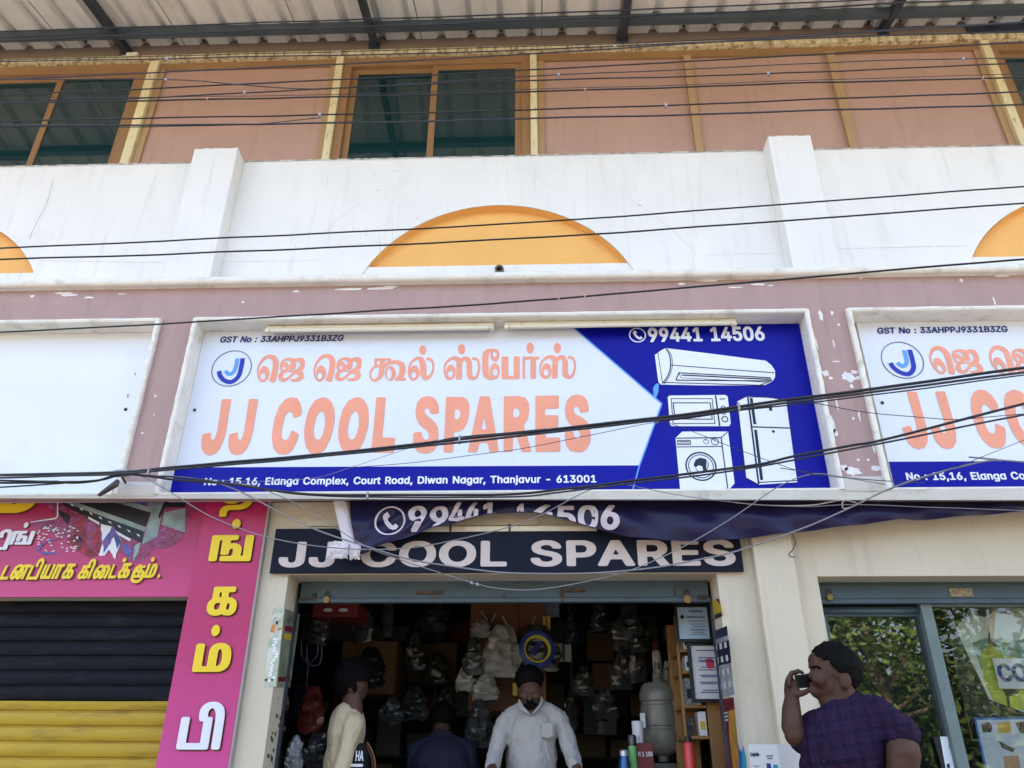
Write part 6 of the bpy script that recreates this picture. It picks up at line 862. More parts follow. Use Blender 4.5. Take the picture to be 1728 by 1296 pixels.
def film(nm, mt, polys, lay):
    m = MB()
    for ip, p in enumerate(polys):
        q = []
        for i in range(len(p)):
            a, b = p[i], p[(i + 1) % len(p)]; k = max(1, int(math.hypot(b[0] - a[0], b[1] - a[1]) / 26)) if lay in (1, 2, 6) or (lay == 5 and len(p) > 6) else 1
            q += [(a[0] + (b[0] - a[0]) * j / k + (11 * noise.noise((a[0] * .1 + j * 1.3, ip, 2)) if j else 0), a[1] + (b[1] - a[1]) * j / k + (11 * noise.noise((a[1] * .1 + j * 1.7, ip, 6)) if j else 0)) for j in range(k)]
        flat_fill(m, [c9(q)], lambda x, z: YS - .0005 * lay, .0003)
    return m.build(nm, mt, PS)
film('printed_shadow', PL, [[(400, 60), (560, 80), (1700, 60), (1900, 150), (1760, 480), (1600, 560), (1500, 540), (1420, 660), (1290, 690), (1200, 600), (980, 580), (620, 440), (300, 320), (400, 260), (555, 250)]], 1)
film('printed_red', RD, [[(735, 300), (800, 230), (845, 380), (850, 505), (700, 420)], [(910, 390), (960, 350), (990, 560), (960, 610), (900, 540)], [(680, 420), (760, 430), (960, 620), (860, 640), (640, 500)]], 2)
film('printed_grey_parts', GR, [[(600, 95), (770, 95), (1430, 350), (1400, 385)], [(1120, 95), (1460, 92), (1600, 95), (1530, 430), (1400, 505), (1380, 500), (1470, 205)], [(1600, 200), (1800, 160), (1800, 395), (1570, 320)], [(1310, 520), (1370, 490), (1340, 600), (1290, 680)]], 3)
film('printed_black_parts', DK, [[(720, 95), (1080, 95), (1465, 200), (1420, 340)], [(570, 95), (600, 95), (1400, 385), (1380, 500), (1200, 420), (650, 150)], [(1600, 90), (1800, 95), (1800, 150), (1610, 150), (1550, 270), (1540, 230)], [(570, 170), (690, 240), (660, 320), (590, 240)]], 4)
rr = random.Random(4)
film('printed_highlights', WPR, [[(x + 14 * cos(t) + 0, y + 6 * sin(t) + 4 * cos(t * 2)) for t in (0, 1, 2, 3, 4, 5)] for x, y in [(rr.uniform(360, 760), rr.uniform(330, 590)) for _ in range(60)]] + [[(x - 18, y - 16), (x + 12, y - 6), (x + 18, y + 14), (x - 2, y + 4)] for x, y in [(700 + 92 * i, 130 + 42 * i) for i in range(8)]] + [[(860, 240), (970, 300), (965, 320), (860, 262)], [(1120, 375), (1275, 460), (1265, 482), (1115, 400)], [(985, 310), (1100, 340), (1180, 470), (1120, 660), (1060, 560), (1020, 620), (960, 620), (1000, 500)]], 5)
film('printed_blue_parts', BL, [[(1000, 480), (1060, 400), (1100, 330), (1180, 480), (1140, 560), (1110, 440), (1060, 520), (1010, 600)], [(1240, 92), (1450, 92), (1440, 150), (1380, 130)], [(1190, 500), (1300, 540), (1250, 640), (1200, 560)], [(340, 550), (470, 470), (600, 450), (440, 500), (370, 580), (600, 600), (440, 610)]], 6)
film('printed_white_rule', WPR, [[(558, 95), (570, 95), (568, 245), (545, 266), (300, 300), (300, 292), (540, 254), (556, 238)]], 7)
for nm, mt, d, lay in (('lettering_shade', YLS, 2.0, 8), ('yellow_lettering', YL, 0, 9)):
    m = MB(); Y = YS - .0006 * lay; x = 2
    for key, wd, y0, y1, dot in (('Tta', 16, 954, 978, 0), ('Tna', 30, 952, 978, 0), ('Tdi', 21, 942, 978, 0), ('Tya', 20, 952, 977, 0), ('Taa', 16, 952, 977, 0), ('Tka', 20, 951, 977, 0), (None, 8, 0, 0, 0), ('Tki', 24, 943, 977, 0), ('Tai', 27, 953, 977, 0), ('Tta', 15, 952, 976, 0), ('Tka', 21, 950, 976, (210, 945, 3.2, 4)), ('Tku', 24, 952, 984, 0), ('Tma', 20, 951, 975, (258, 944, 3.2, 4))):
        if key: glyph_px(m, key, x + d, x + wd - 2 + d, y0 + d, y1 + d, Y, .18, .0003, (dot[0] + d, dot[1] + d, dot[2], dot[3]) if dot else None)
        x += wd
    glyph_px(m, 'Tma', -42 + d, 68 + d, 795 + d, 866 + d, Y, 0, .0003); c = at(268 + d, 972 + d, Y); flat_fill(m, [[(c.x + .008 * cos(t), c.z + .012 * sin(t)) for t in range(6)]], lambda a, b: Y, .0003)
    m.build(nm, mt, PS)
for nm, mt, d, lay in (('white_lettering_shade', YLS, 1.2, 8), ('white_lettering', WPR, 0, 9)):
    m = MB(); Y = YS - .0006 * lay; glyph_px(m, 'Tdi', -18 + d, 16 + d, 893 + d, 928 + d, Y, .1, .0003); glyph_px(m, 'Tnga', 17 + d, 55 + d, 896 + d, 919 + d, Y, .1, .0003, (44 + d, 886 + d, 4, 5)); m.build(nm, mt, PS)
VS = thing('pillar_sign', (-1.755, 4.27, .5), 'tall narrow magenta sign board with yellow and white letters stacked down the pillar', 'sign')
MB().box(-1.943, -1.572, 4.262, 4.2985, .5, 2.93, bev=.003).build('panel', gradmat('pillar_magenta_print', (.56, .045, .26), (.42, .006, .10), .9, 1.75), VS)
MB().box(-1.571, -1.560, 4.258, 4.298, .5, 2.93).build('edge_strip', mat('grey_metal_edge', (.32, .27, .25), .5, .4), VS)
for nm, mt, d, lay in (('lettering_shade', YLS, 2.5, 1), ('yellow_lettering', YL, 0, 9)):
    m = MB(); Y = 4.2615 - .0012 * lay
    glyph_px(m, 'Ttha', 375 + d, 428 + d, 808 + d, 872 + d, Y); glyph_px(m, 'Tnga', 355 + d, 426 + d, 903 + d, 947 + d, Y, 0, .002, (399 + d, 884 + d, 7.5, 8.5))
    glyph_px(m, 'Tka', 351 + d, 401 + d, 990 + d, 1039 + d, Y, 0, .002); glyph_px(m, 'Tma', 328 + d, 390 + d, 1085 + d, 1134 + d, Y, 0, .002, (364 + d, 1064 + d, 7, 9)); m.build(nm, mt, VS)
m = MB(); glyph_px(m, 'Tpi', 304, 377, 1184, 1265, 4.251, 0, .002); m.build('white_lettering', WPR, VS)
m = MB(); glyph_px(m, 'Tpi', 306.5, 379.5, 1186.5, 1267.5, 4.2603, 0, .002); m.build('white_lettering_shade', YLS, VS)
# ------------------------------------------------------------------ overhead cables and wires, each one its own thing
CAB = mat('black_cable', (.016, .016, .018), .45, .4); CABB = mat('weathered_cable', (.035, .036, .045), .5, .35, var=.3, scale=40)
CABG = mat('grey_wire', (.22, .215, .22), .45, .4); CABBE = mat('beige_cord', (.42, .36, .28), .6, .3); TIE = mat('grey_cable_tie', (.30, .31, .34), .5, .4); CLIPO = mat('orange_wire_twist', (.65, .36, .24), .5, .4)
def cable(pts, Y, r, label, m=CAB, group=None, ties=(), twist=()):
    """pts in photograph pixels; Y one depth or (left depth, right depth)"""
    Y0, Y1 = Y if isinstance(Y, tuple) else (Y, Y)
    xa, xb = pts[0][0], pts[-1][0]
    e = []
    # run on beyond the picture at both ends when the wire leaves it
    P = [(Vector(at(x, y, Y0 + (Y1 - Y0) * (x - xa) / (xb - xa)))) for x, y in pts]
    if xa <= 2: d = (P[0] - P[1]).normalized(); P = [P[0] + d * 3.0] + P
    if xb >= 1727 or pts[-1][1] < 1: d = (P[-1] - P[-2]).normalized(); P = P + [P[-1] + d * 3.0]
    sp_ = spline(P, 10)
    for i, p in enumerate(sp_): p.z += .0035 * noise.noise((p.x * 3.1, Y0 * 7, r * 999)); p.y += .004 * noise.noise((p.x * 2.7, Y0 * 5, 3))
    mid = sp_[len(sp_) // 2]
    t = thing('cable', tuple(mid), label, 'cable', group)
    b = MB(); b.tube(sp_, r, 6); b.build('strand', m, t, True)
    def near(x):
        best = min(sp_, key=lambda p: abs(proj(p)[0] - x)); return best
    for x in ties:
        p = near(x); q = MB(); q.box(p.x - .005, p.x + .005, p.y - r * 1.8, p.y + r * 1.8, p.z - r * 3.2, p.z + r * 2.4, bev=.001)
        q.build('tie', TIE, t)
    for x in twist:
        p = near(x); q = MB()
        h = [p + Vector((.004 * k - .012, -.006 * cos(k * 1.7) - .001, .008 * sin(k * 1.7))) for k in range(7)] + [p + Vector((.016, -.005, -.018))]
        q.tube(spline(h, 4), .0028, 6); q.build('wire_twist', CLIPO, t, True)
    return t
def proj(p):
    v = p - CAMP; z = v.dot(FWD); return 864 + FPX * v.dot(RI) / z, 648 - FPX * v.dot(UP) / z
UG = 'overhead cables strung in front of the upper windows'
cable([(0, 53), (432, 39), (864, 24), (1296, 7), (1460, 0)], 2.9, .0042, 'uppermost black cable, crossing the corrugated canopy sheets above the purlin', CAB, UG)
cable([(0, 68), (432, 52), (864, 36), (1296, 18), (1500, 6), (1640, 0)], 2.9, .0050, 'second black cable from the top, running along the canopy purlin', CAB, UG)
cable([(0, 104), (432, 96), (864, 85), (1296, 67), (1728, 53)], 2.85, .0036, 'black cable running along the yellow lintel with a grey tie', CABB, UG, ties=(271, 1054))
cable([(0, 101), (432, 91), (864, 79), (1060, 73), (1296, 62), (1728, 37)], 2.9, .0024, 'thin black wire in front of the brown beam over the lintel', CAB, UG, ties=(590,))
cable([(0, 135), (270, 122), (432, 115), (864, 93), (1296, 65), (1728, 37)], 2.8, .0040, 'black cable slanting across the tops of the window frames up to the beam', CABB, UG)
cable([(0, 160), (270, 149), (432, 141), (864, 120), (1296, 96), (1728, 71)], 2.75, .0040, 'black cable crossing the upper third of the terracotta panels', CAB, UG)
cable([(0, 134), (280, 134), (400, 143), (515, 150), (612, 147), (864, 131), (1296, 110), (1480, 102), (1728, 98)], 2.72, .0028, 'thin dark wire dipping behind its neighbours over the left terracotta panel', CABB, UG, ties=(285, 927, 1610))
cable([(0, 172), (270, 164), (560, 149), (864, 137), (1296, 124), (1728, 106)], 2.7, .0036, 'dark cable with a steel clamp crossing the windows at mid height', CAB, UG, ties=(1313, 399))
cable([(0, 174), (350, 168), (500, 165), (864, 156), (1289, 142), (1728, 130)], 2.66, .0042, 'dark cable with orange wire twists at the middle of the panels', CAB, UG, twist=(349, 995, 1638))
cable([(0, 166), (420, 162), (864, 152), (1289, 138), (1728, 124)], 2.68, .0018, 'hair thin dark wire just above the cable with orange twists', CABB, UG)
cable([(0, 204), (270, 199), (540, 194), (864, 186), (1164, 176), (1728, 154)], 2.62, .0040, 'dark cable with a blue grey tie, crossing the lower part of the windows', CAB, UG, ties=(540, 1141))
cable([(0, 212), (400, 210), (864, 201), (1300, 189), (1728, 176)], 2.6, .0045, 'lowest dark cable in front of the upper windows', CABB, UG)
cable([(0, 214), (250, 214), (420, 209), (540, 199)], 2.61, .0022, 'short thin wire joining the two lowest window cables on the left', CABB, UG)
cable([(0, 419), (400, 401), (864, 377), (1314, 345), (1728, 315)], 2.9, .0042, 'upper of the two black cables crossing the orange arch', CAB, 'pair of cables crossing the arches')
cable([(0, 438), (365, 426), (864, 403), (1314, 373), (1728, 343)], 2.9, .0044, 'lower of the two black cables crossing the orange arch', CAB, 'pair of cables crossing the arches')
cable([(0, 561), (267, 547), (576, 528), (864, 510), (1314, 472), (1728, 437)], (3.7, 2.9), .0050, 'single black cable slanting across the mauve fascia with a copper twist', CAB, twist=(958, 968))
MG = 'cable bundle crossing the main sign'
cable([(0, 801), (197, 797), (300, 788), (576, 763), (860, 732), (1128, 703), (1246, 686), (1440, 661), (1728, 621)], (3.95, 3.3), .0075, 'thickest black cable of the bundle crossing the salmon letters', CAB, MG, ties=(1246, 780))
cable([(0, 806), (197, 800), (300, 792), (576, 767), (860, 737), (1128, 707), (1246, 691), (1440, 665), (1728, 628)], (3.93, 3.3), .0060, 'lower black cable of the bundle crossing the salmon letters', CABB, MG, ties=(248,))
cable([(197, 800), (430, 778), (690, 752), (770, 739), (900, 727), (1128, 709), (1246, 693), (1365, 680), (1728, 633)], (3.94, 3.31), .0035, 'thin strand loosely following the bundle over the letters of spares', CABB, MG, ties=(1117,))
cable([(0, 815), (150, 812), (205, 801), (243, 803), (300, 810), (380, 816), (500, 832), (576, 836), (700, 835), (860, 834), (961, 824), (1045, 814), (1196, 795), (1283, 783), (1340, 770), (1440, 751), (1494, 741), (1728, 681)], (3.98, 3.3), .0062, 'black cable sagging along the address strip and rising across the drawn fridge', CAB, 'cables sagging along the address strip', ties=(617,))
cable([(205, 800), (300, 806), (400, 818), (510, 834), (640, 839), (860, 838), (961, 828), (1196, 800), (1381, 769), (1728, 700)], (3.97, 3.35), .0045, 'slimmer black cable just below its twin along the address strip', CABB, 'cables sagging along the address strip')
cable([(0, 823), (110, 815), (163, 812), (197, 800)], 3.97, .0045, 'short dark strand left of the clamp on the blank sign', CABB)
cable([(0, 811), (90, 812), (120, 815), (160, 812), (200, 799)], 3.96, .005, 'short doubled strand reaching the clamp over the blank sign', CAB)
cable([(235, 801), (287, 830), (349, 868), (408, 893), (466, 910), (550, 923), (637, 927), (727, 920), (851, 891), (912, 869), (990, 829), (1045, 814)], (3.96, 3.75), .0028, 'grey wire dipping across the pillar sign and banner and back up', CABG)
cable([(243, 802), (330, 808), (400, 827), (516, 887), (626, 924), (707, 947), (834, 965), (960, 968), (1077, 962), (1178, 944), (1250, 928), (1360, 889), (1430, 859), (1520, 817), (1640, 783), (1689, 776), (1728, 779)], (3.95, 3.6), .0040, 'dark wire looping low across the navy name board', CABG)
cable([(380, 815), (426, 820), (513, 856), (602, 913), (660, 939), (796, 983), (860, 994), (918, 993), (999, 979), (1065, 962), (1149, 924), (1230, 878), (1317, 820), (1374, 800), (1427, 806), (1494, 817)], (3.93, 3.7), .0026, 'pale grey wire hanging lowest, over the steel shutter rail', CABG, ties=(797, 809))
cable([(585, 790), (689, 781), (860, 760), (994, 735), (1102, 714), (1145, 720), (1263, 765), (1363, 799), (1427, 806)], (3.9, 3.6), .0017, 'hair thin wire below the bundle dipping over the drawn appliances', CABB)
cable([(300, 806), (420, 812), (527, 807), (592, 789), (699, 753), (740, 741)], 3.93, .0016, 'hair thin wire rising from the address to the letter S', CABG)
cable([(1045, 815), (1162, 838), (1263, 850), (1360, 855), (1460, 852), (1728, 862)], (3.8, 3.9), .0020, 'thin grey wire running along the underside of the fascia ledge', CABG)
cable([(1365, 678), (1455, 695), (1546, 703), (1624, 707), (1728, 699)], 3.5, .0020, 'thin wire sagging from the bundle over the right hand sign', CABB)
cable([(1240, 848), (1300, 853), (1370, 852), (1420, 844), (1446, 850), (1425, 858), (1421, 850), (1424, 845)], 4.03, .0030, 'beige cord tied in a small loop under the fascia ledge', CABBE)
cable([(1500, 826), (1592, 797), (1660, 770), (1728, 743)], 3.6, .0016, 'hair thin wire rising over the address strip of the right hand sign', CABB)
cable([(1316, 790), (1425, 805), (1500, 812), (1560, 815)], 4.0, .0024, 'short dark wire resting on the block between the two signs', CABB)
cable([(1337, 901), (1342, 915), (1338, 928), (1331, 936), (1336, 940), (1342, 940)], 4.18, .0028, 'short hooked end of wire dangling below the banner', CABB)
cb = thing('cable_clamp', tuple(at(205, 800, 4.0)), 'grey clamp gathering the cables at the ledge beside the blank sign', 'clamp')
a = at(216, 800, 3.97)
m = MB(); m.tube([at(195, 799, 3.975), at(218, 798, 3.965)], .022, 12); m.build('sleeve', TIE, cb, True, 40)
m = MB(); p0 = at(165, 832, 3.97); p1 = at(197, 812, 3.98); m.add([p0 + Vector((0, -.004, -.012)), p1 + Vector((0, -.004, -.02)), p1 + Vector((0, -.004, .012)), p0 + Vector((0.02, -.004, .012)), p0 + Vector((0, .03, -.012)), p1 + Vector((0, .03, -.02)), p1 + Vector((0, .03, .012)), p0 + Vector((0.02, .03, .012))], [(0, 1, 2, 3), (7, 6, 5, 4), (0, 4, 5, 1), (1, 5, 6, 2), (2, 6, 7, 3), (3, 7, 4, 0)]); m.build('strap', mat('grey_strap', (.10, .10, .11), .6, .3), cb)
m = MB(); m.tube([at(205, 803, 3.98), at(212, 815, 4.07)], .006, 8); m.build('anchor', RUST, cb)

# ------------------------------------------------------------------ trees and garden wall across the road, seen in the shop glass
LEAF = mat('sunlit_leaves', (.050, .082, .012), .55, .3, var=.6, scale=2.2); BARK = mat('grey_bark', (.10, .075, .05), .9, .2, var=.3, scale=8, bump=.5, bump_scale=20)
def tree(x, y, h, rad, label, seed, n=1500, leaf=.2):
    rg = random.Random(seed); t = thing('garden_tree', (x, y, 0), label, 'tree', 'trees across the road, mirrored in the shop glass')
    m = MB(); top = Vector((x + rg.uniform(-.4, .4), y + rg.uniform(-.3, .3), h * .75))
    m.tube(spline([(x, y, 0), (x + .1, y, h * .25), tuple((Vector((x, y, h * .5)) + top) / 2), tuple(top)], 5), [.24 - .2 * i / 15 for i in range(16)], 10)
    lumps = []
    for k in range(26):
        a = rg.uniform(0, 2 * pi); e = rg.uniform(.22, 1.0); c = Vector((x + cos(a) * rad * rg.uniform(.25, .85), y + sin(a) * rad * rg.uniform(.25, .75), h * max(.12, e * e))); lumps.append((c, rg.uniform(.45, .85) * rad * .55))
        b0 = Vector((x, y, h * max(.12, e * .55))); m.tube(spline([tuple(b0), tuple((b0 + c) / 2 + Vector((0, 0, -.15))), tuple(c)], 4), [.07, .06, .05, .045, .04, .03, .025, .02, .012], 6)
    m.build('trunk', BARK, t, True)
    m = MB()
    for i in range(n):
        c, r = lumps[rg.randrange(len(lumps))]; d = Vector((rg.gauss(0, 1), rg.gauss(0, 1), rg.gauss(0, .8))).normalized() * r * rg.uniform(.55, 1.05)
        p = c + d; u = Vector((rg.gauss(0, 1), rg.gauss(0, 1), rg.gauss(0, .5))).normalized(); w_ = u.cross(Vector((rg.gauss(0, 1), rg.gauss(0, 1), rg.gauss(0, 1)))).normalized(); s = leaf * rg.uniform(.5, 1.2)
        m.add([p - u * s, p - w_ * s * .35, p + u * s, p + w_ * s * .35], [(0, 1, 2, 3)])
    m.build('crown', LEAF, t)
tree(7.6, -9.5, 6.2, 2.6, 'dense bushy tree mirrored behind the man in the glass door', 3, 9000, .15)
tree(10.6, -10.5, 7.5, 2.6, 'tall tree mirrored at the right end of the shop window', 5, 5000)
tree(4.3, -10.5, 7.0, 2.8, 'broad tree across the road opposite the open shop', 8, 1800)
tree(.3, -11.0, 7.5, 3.0, 'tall rounded tree straight across the road', 12, 1600)
tree(-4.4, -10.6, 7.0, 3.0, 'wide tree across the road opposite the closed shutter', 15, 1600)
tree(-9.0, -11.0, 7.5, 3.0, 'leafy tree at the far left across the road', 21, 1400)
tree(6.2, -12.2, 6.0, 2.6, 'dark bushy tree against the garden wall behind the mirrored one', 31, 4500, .2)
tree(9.2, -12.3, 6.6, 2.6, 'second dark bushy tree against the garden wall', 33, 4500, .2)
tree(14.2, -11.2, 7.5, 3.0, 'leafy tree at the far right across the road', 25, 1400)
gw = MB(); gw.box(-25, 25, -13.3, -13.0, 0, 2.2, bev=.02); gw.box(-25, 25, -13.34, -12.96, 2.201, 2.3, bev=.02)
o = gw.build('garden_wall', mat('rubble_wall', (.40, .34, .27), .9, .2, var=.35, scale=2.5, bump=.7, bump_scale=6)); tag(o, 'long pale rubble garden wall behind the trees across the road', 'wall')
# ------------------------------------------------------------------ inside and in front of the shops
def atX(x, y, X):
    d = FWD * FPX + RI * (x - 864) - UP * (y - 648); return CAMP + d * (X / d.x)
PEG = mat('brown_hardboard', (.17, .075, .032), .6, .3, var=.15, scale=6); CARD = mat('brown_cardboard', (.13, .075, .036), .8, .2, var=.1, scale=5); WOOD = mat('brown_shelf_board', (.26, .135, .045), .5, .35, var=.12, scale=4, stretch=(1, 1, .3))
SILV = mat('crinkled_silver_plastic', (.27, .255, .235), .2, .6, var=.35, scale=14, bump=.35, bump_scale=24); CLR = mat('clear_plastic_film', (.045, .045, .041), .18, .7, var=.6, scale=16, bump=.7, bump_scale=22); DKP = mat('dark_plastic_film', (.035, .035, .036), .22, .6, var=.6, scale=14, bump=.7, bump_scale=22)
REDC = mat('red_carton', (.16, .018, .014), .5, .4, var=.1); MAR = mat('maroon_print', (.14, .012, .018), .4, .4); YCAR = mat('yellow_carton', (.55, .36, .04), .5, .4); WBX = mat('white_carton', (.60, .60, .60), .55, .3, var=.05)
def pbox(name, x0, x1, y0, y1, Y, dep, mt, label, cat, group=None, bev=.004, parent=None):
    a = at((x0 + x1) / 2, y0, Y); b = at((x0 + x1) / 2, y1, Y); l = at(x0, (y0 + y1) / 2, Y).x; r = at(x1, (y0 + y1) / 2, Y).x
    m = MB(); m.box(l, r, Y, Y + dep, b.z, a.z, bev=bev); o = m.build(name, mt, parent)
    if label: tag(o, label, cat, group)
    return o, (l, r, b.z, a.z)
def bag(name, x0, x1, y0, y1, Y, mt, seed, label, group='plastic packets hanging in the shop', thick=.05, flute=0):
    """a crumpled plastic packet hanging from its top edge"""
    c = at((x0 + x1) / 2, (y0 + y1) / 2, Y); t_ = at((x0 + x1) / 2, y0, Y); b_ = at((x0 + x1) / 2, y1, Y); hw = (at(x1, (y0 + y1) / 2, Y).x - at(x0, (y0 + y1) / 2, Y).x) / 2; hh = (t_.z - b_.z) / 2
    m = MB(); v = []; f = []; n = 18; k = 22
    for i in range(k + 1):
        w_ = 1 - 2 * i / k
        env = hw * (.35 + .65 * min(1, (1 - w_) * .9)) * (1 - .25 * max(0, -w_ - .6))
        for j in range(n):
            a = 2 * pi * j / n; d = noise.noise((cos(a) * 2.2 + seed, sin(a) * 2.2, w_ * 3 + seed)); e = abs(noise.noise((cos(a) * 4 + seed, sin(a) * 4 + 3, w_ * 7)))
            fl = (.12 * sin(a * 7) if flute and w_ < 0 else 0)
            rx = env * (1 + .28 * d - .25 * e + fl); ry = thick * (.3 + .7 * (1 - w_ * w_)) * (1 + .5 * d - .4 * e)
            v.append((c.x + rx * cos(a) + .01 * d, c.y + ry * sin(a), c.z + hh * w_ + .02 * d))
    for i in range(k):
        for j in range(n): f.append((i * n + j, i * n + (j + 1) % n, (i + 1) * n + (j + 1) % n, (i + 1) * n + j))
    f += [tuple(range(n - 1, -1, -1)), tuple(k * n + j for j in range(n))]
    m.add(v, f); o = m.build(name, mt, None, True, 32); tag(o, label, 'packet', group); return o
# pegboard with its pegs
pg = thing('pegboard', tuple(at(855, 1190, 5.9)), 'brown hardboard display panel hung with silvery packets behind the man in white', 'display board')
pbox('board', 792, 921, 1012, 1200, 5.9, .02, PEG, None, None, parent=pg); pbox('batten', 874, 877, 1012, 1200, 5.895, .004, CARD, None, None, parent=pg)
for x0, y0, x1, y1 in ((848, 1040, 856, 1056), (903, 1040, 897, 1058), (812, 1032, 822, 1046), (836, 1036, 830, 1048)):
    MB().tube([at(x0, y0, 5.89), at(x1, y1, 5.80)], .006, 6).build('peg', WBX, pg)
bag('plastic_packet', 793, 830, 1044, 1076, 5.72, SILV, 1.3, 'small silvery crinkled packet, highest on the brown hardboard'); bag('plastic_packet', 812, 880, 1054, 1142, 5.62, SILV, 4.1, 'large pale grey packet hanging left of the blue and yellow coil', thick=.07); bag('plastic_packet', 864, 946, 1056, 1132, 5.7, CLR, 7.7, 'clear plastic bag wrapped round the blue and yellow coil', thick=.04)
bag('plastic_packet', 779, 818, 1076, 1140, 5.6, CLR, 9.2, 'clear packet hanging at the left edge of the brown hardboard'); bag('plastic_packet', 796, 842, 1138, 1182, 5.58, SILV, 12.5, 'pale fluted packet below the large grey packet', flute=1); bag('plastic_packet', 784, 834, 1180, 1262, 5.5, DKP, 15.1, 'dark shiny plastic bag hanging beside the elbow of the man in white', thick=.09)
bag('plastic_packet', 674, 724, 1158, 1216, 5.9, DKP, 18.3, 'dark glossy package hanging in the shade above the bent seated man', thick=.07); bag('plastic_packet', 768, 800, 1126, 1166, 5.62, SILV, 23.0, 'small wrinkled packet left of the fluted one', thick=.04)
bag('plastic_bag', 700, 760, 1022, 1066, 6.2, DKP, 27.3, 'dark plastic bag hanging from the ceiling left of the hardboard', thick=.12); bag('plastic_bag', 1030, 1098, 1020, 1098, 5.8, CLR, 31.9, 'large cloudy plastic bag hanging from the ceiling before the shelf', thick=.1); bag('plastic_bag', 1060, 1092, 1070, 1102, 5.5, DKP, 34.2, 'small dark bag bunched below the large cloudy bag')
cl = thing('hose_coil', tuple(at(905, 1126, 5.6)), 'blue and yellow coil of hose wrapped in clear plastic above the man in white', 'hose coil')
c = at(906, 1096, 5.6); nrm = Vector((.15, -1, .1)).normalized(); ax = nrm.orthogonal().normalized(); ay = nrm.cross(ax)
def ringpts(r, off, n=40): return [c + nrm * off + (ax * cos(2 * pi * i / n) + ay * sin(2 * pi * i / n)) * r for i in range(n + 1)]
m = MB()
for r, o in ((.112, 0), (.104, .02), (.108, -.02), (.116, .015)): m.tube(ringpts(r, o), .011, 8, cap=False)
m.build('outer_hose', mat('blue_hose', (.025, .05, .28), .3, .5), cl, True); m = MB()
for r, o in ((.090, .012), (.088, -.012)): m.tube(ringpts(r, o), .010, 8, cap=False)
m.build('inner_hose', mat('yellow_hose', (.62, .55, .03), .3, .5), cl, True)
m = MB(); p = [c + nrm * .012 + ax * x + ay * y for x, y in ((-.05, -.035), (.055, -.02), (.05, .02), (-.055, .005))]; m.add(p, [(0, 1, 2, 3)]); m.build('paper_label', NAVYV, cl)
# cartons and loose goods in the shade
def carton(x0, x1, y0, y1, Y, dep, mt, label, extra=None, name='carton', group=None):
    t = thing(name, tuple(at((x0 + x1) / 2, y1, Y + dep / 2)), label, 'box', group)
    o, (l, r, zb_, zt) = pbox('body', x0, x1, y0, y1, Y, dep, mt, None, None, parent=t, bev=.003)
    MB().box(l + (r - l) * .42, l + (r - l) * .58, Y - .0015, Y - .0005, zb_ + .004, zt - .004).build('tape', mat('brown_tape', (.10, .055, .025), .35, .4), t) if not extra else extra(t, l, r, zb_, zt, Y)
    return t
def redlab(t, l, r, zb_, zt, Y):
    for u in (.34, .68):
        q = MB(); q.prism([(l + (r - l) * u + .032 * cos(2 * pi * i / 8), (zb_ + zt) / 2 + .012 * sin(2 * pi * i / 8)) for i in range(8)], [], Y - .002, Y - .0005); q.build('printed_label', WBX, t)
carton(528, 604, 1018, 1041, 5.0, .3, REDC, 'long red carton with two pale labels under the shutter rail', redlab)
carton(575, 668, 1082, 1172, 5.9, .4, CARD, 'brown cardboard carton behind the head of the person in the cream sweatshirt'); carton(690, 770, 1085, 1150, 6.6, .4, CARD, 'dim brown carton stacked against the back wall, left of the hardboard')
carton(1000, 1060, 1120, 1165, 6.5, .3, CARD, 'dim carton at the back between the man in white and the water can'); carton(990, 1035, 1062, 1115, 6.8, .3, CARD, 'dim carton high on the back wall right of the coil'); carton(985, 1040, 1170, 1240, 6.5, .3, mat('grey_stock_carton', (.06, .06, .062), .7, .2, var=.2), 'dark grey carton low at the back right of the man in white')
carton(865, 882, 1152, 1174, 5.75, .08, YCAR, 'small yellow carton beside the hair of the man in white'); carton(916, 929, 1040, 1063, 5.8, .06, YCAR, 'narrow yellow carton at the right edge of the hardboard'); carton(938, 964, 1085, 1116, 6.2, .05, WBX, 'white leaflet box right of the hose coil')
rq = random.Random(17)
HP = (('dark glossy packet', DKP), ('cloudy clear packet', CLR))
SPOT = ((700, 1100, 6.0, 'over the bent seated man, highest'), (735, 1130, 6.3, 'left of the hardboard at shoulder height'), (612, 1052, 5.6, 'under the red carton end'), (752, 1186, 6.1, 'just left of the lowest hanging bag'), (962, 1060, 6.2, 'right of the louvre grille'), (985, 1150, 6.0, 'between the man in white and the back cartons'), (1012, 1040, 6.3, 'left of the large cloudy bag'), (1050, 1130, 5.9, 'left of the water can top'), (1074, 1118, 5.7, 'directly above the water can'), (962, 1200, 6.2, 'beside the right shoulder of the man in white'), (660, 1200, 5.7, 'right of the cream sweatshirt'), (536, 1060, 5.2, 'below the red carton at the far left'), (1020, 1190, 5.8, 'left of the water can, low'), (850, 1036, 6.1, 'at the top of the hardboard'))
for i_, (x, y, Y, wh) in enumerate(SPOT):
    k_, mt_ = HP[i_ % 2]; w_ = rq.uniform(13, 22); h_ = rq.uniform(22, 34)
    bag('plastic_packet', x - w_, x + w_, y - h_, y + h_, Y, mt_, 70.0 + 3.7 * i_, k_ + ' hanging ' + wh, thick=.05)
lv = thing('louvre_grille', tuple(at(929, 1042, 5.95)), 'pale blue metal louvre grille at the top right of the hardboard', 'grille'); a = at(914, 1018, 5.95); b = at(944, 1042, 5.95)
MB().box(a.x, b.x, 5.95, 5.96, b.z, a.z).build('plate', STEEL, lv); m = MB()
for i in range(7): z = b.z + (a.z - b.z) * (i + .5) / 7; m.add([(a.x, 5.949, z - .004), (b.x, 5.949, z - .004), (b.x, 5.935, z + .004), (a.x, 5.935, z + .004)], [(0, 1, 2, 3)])
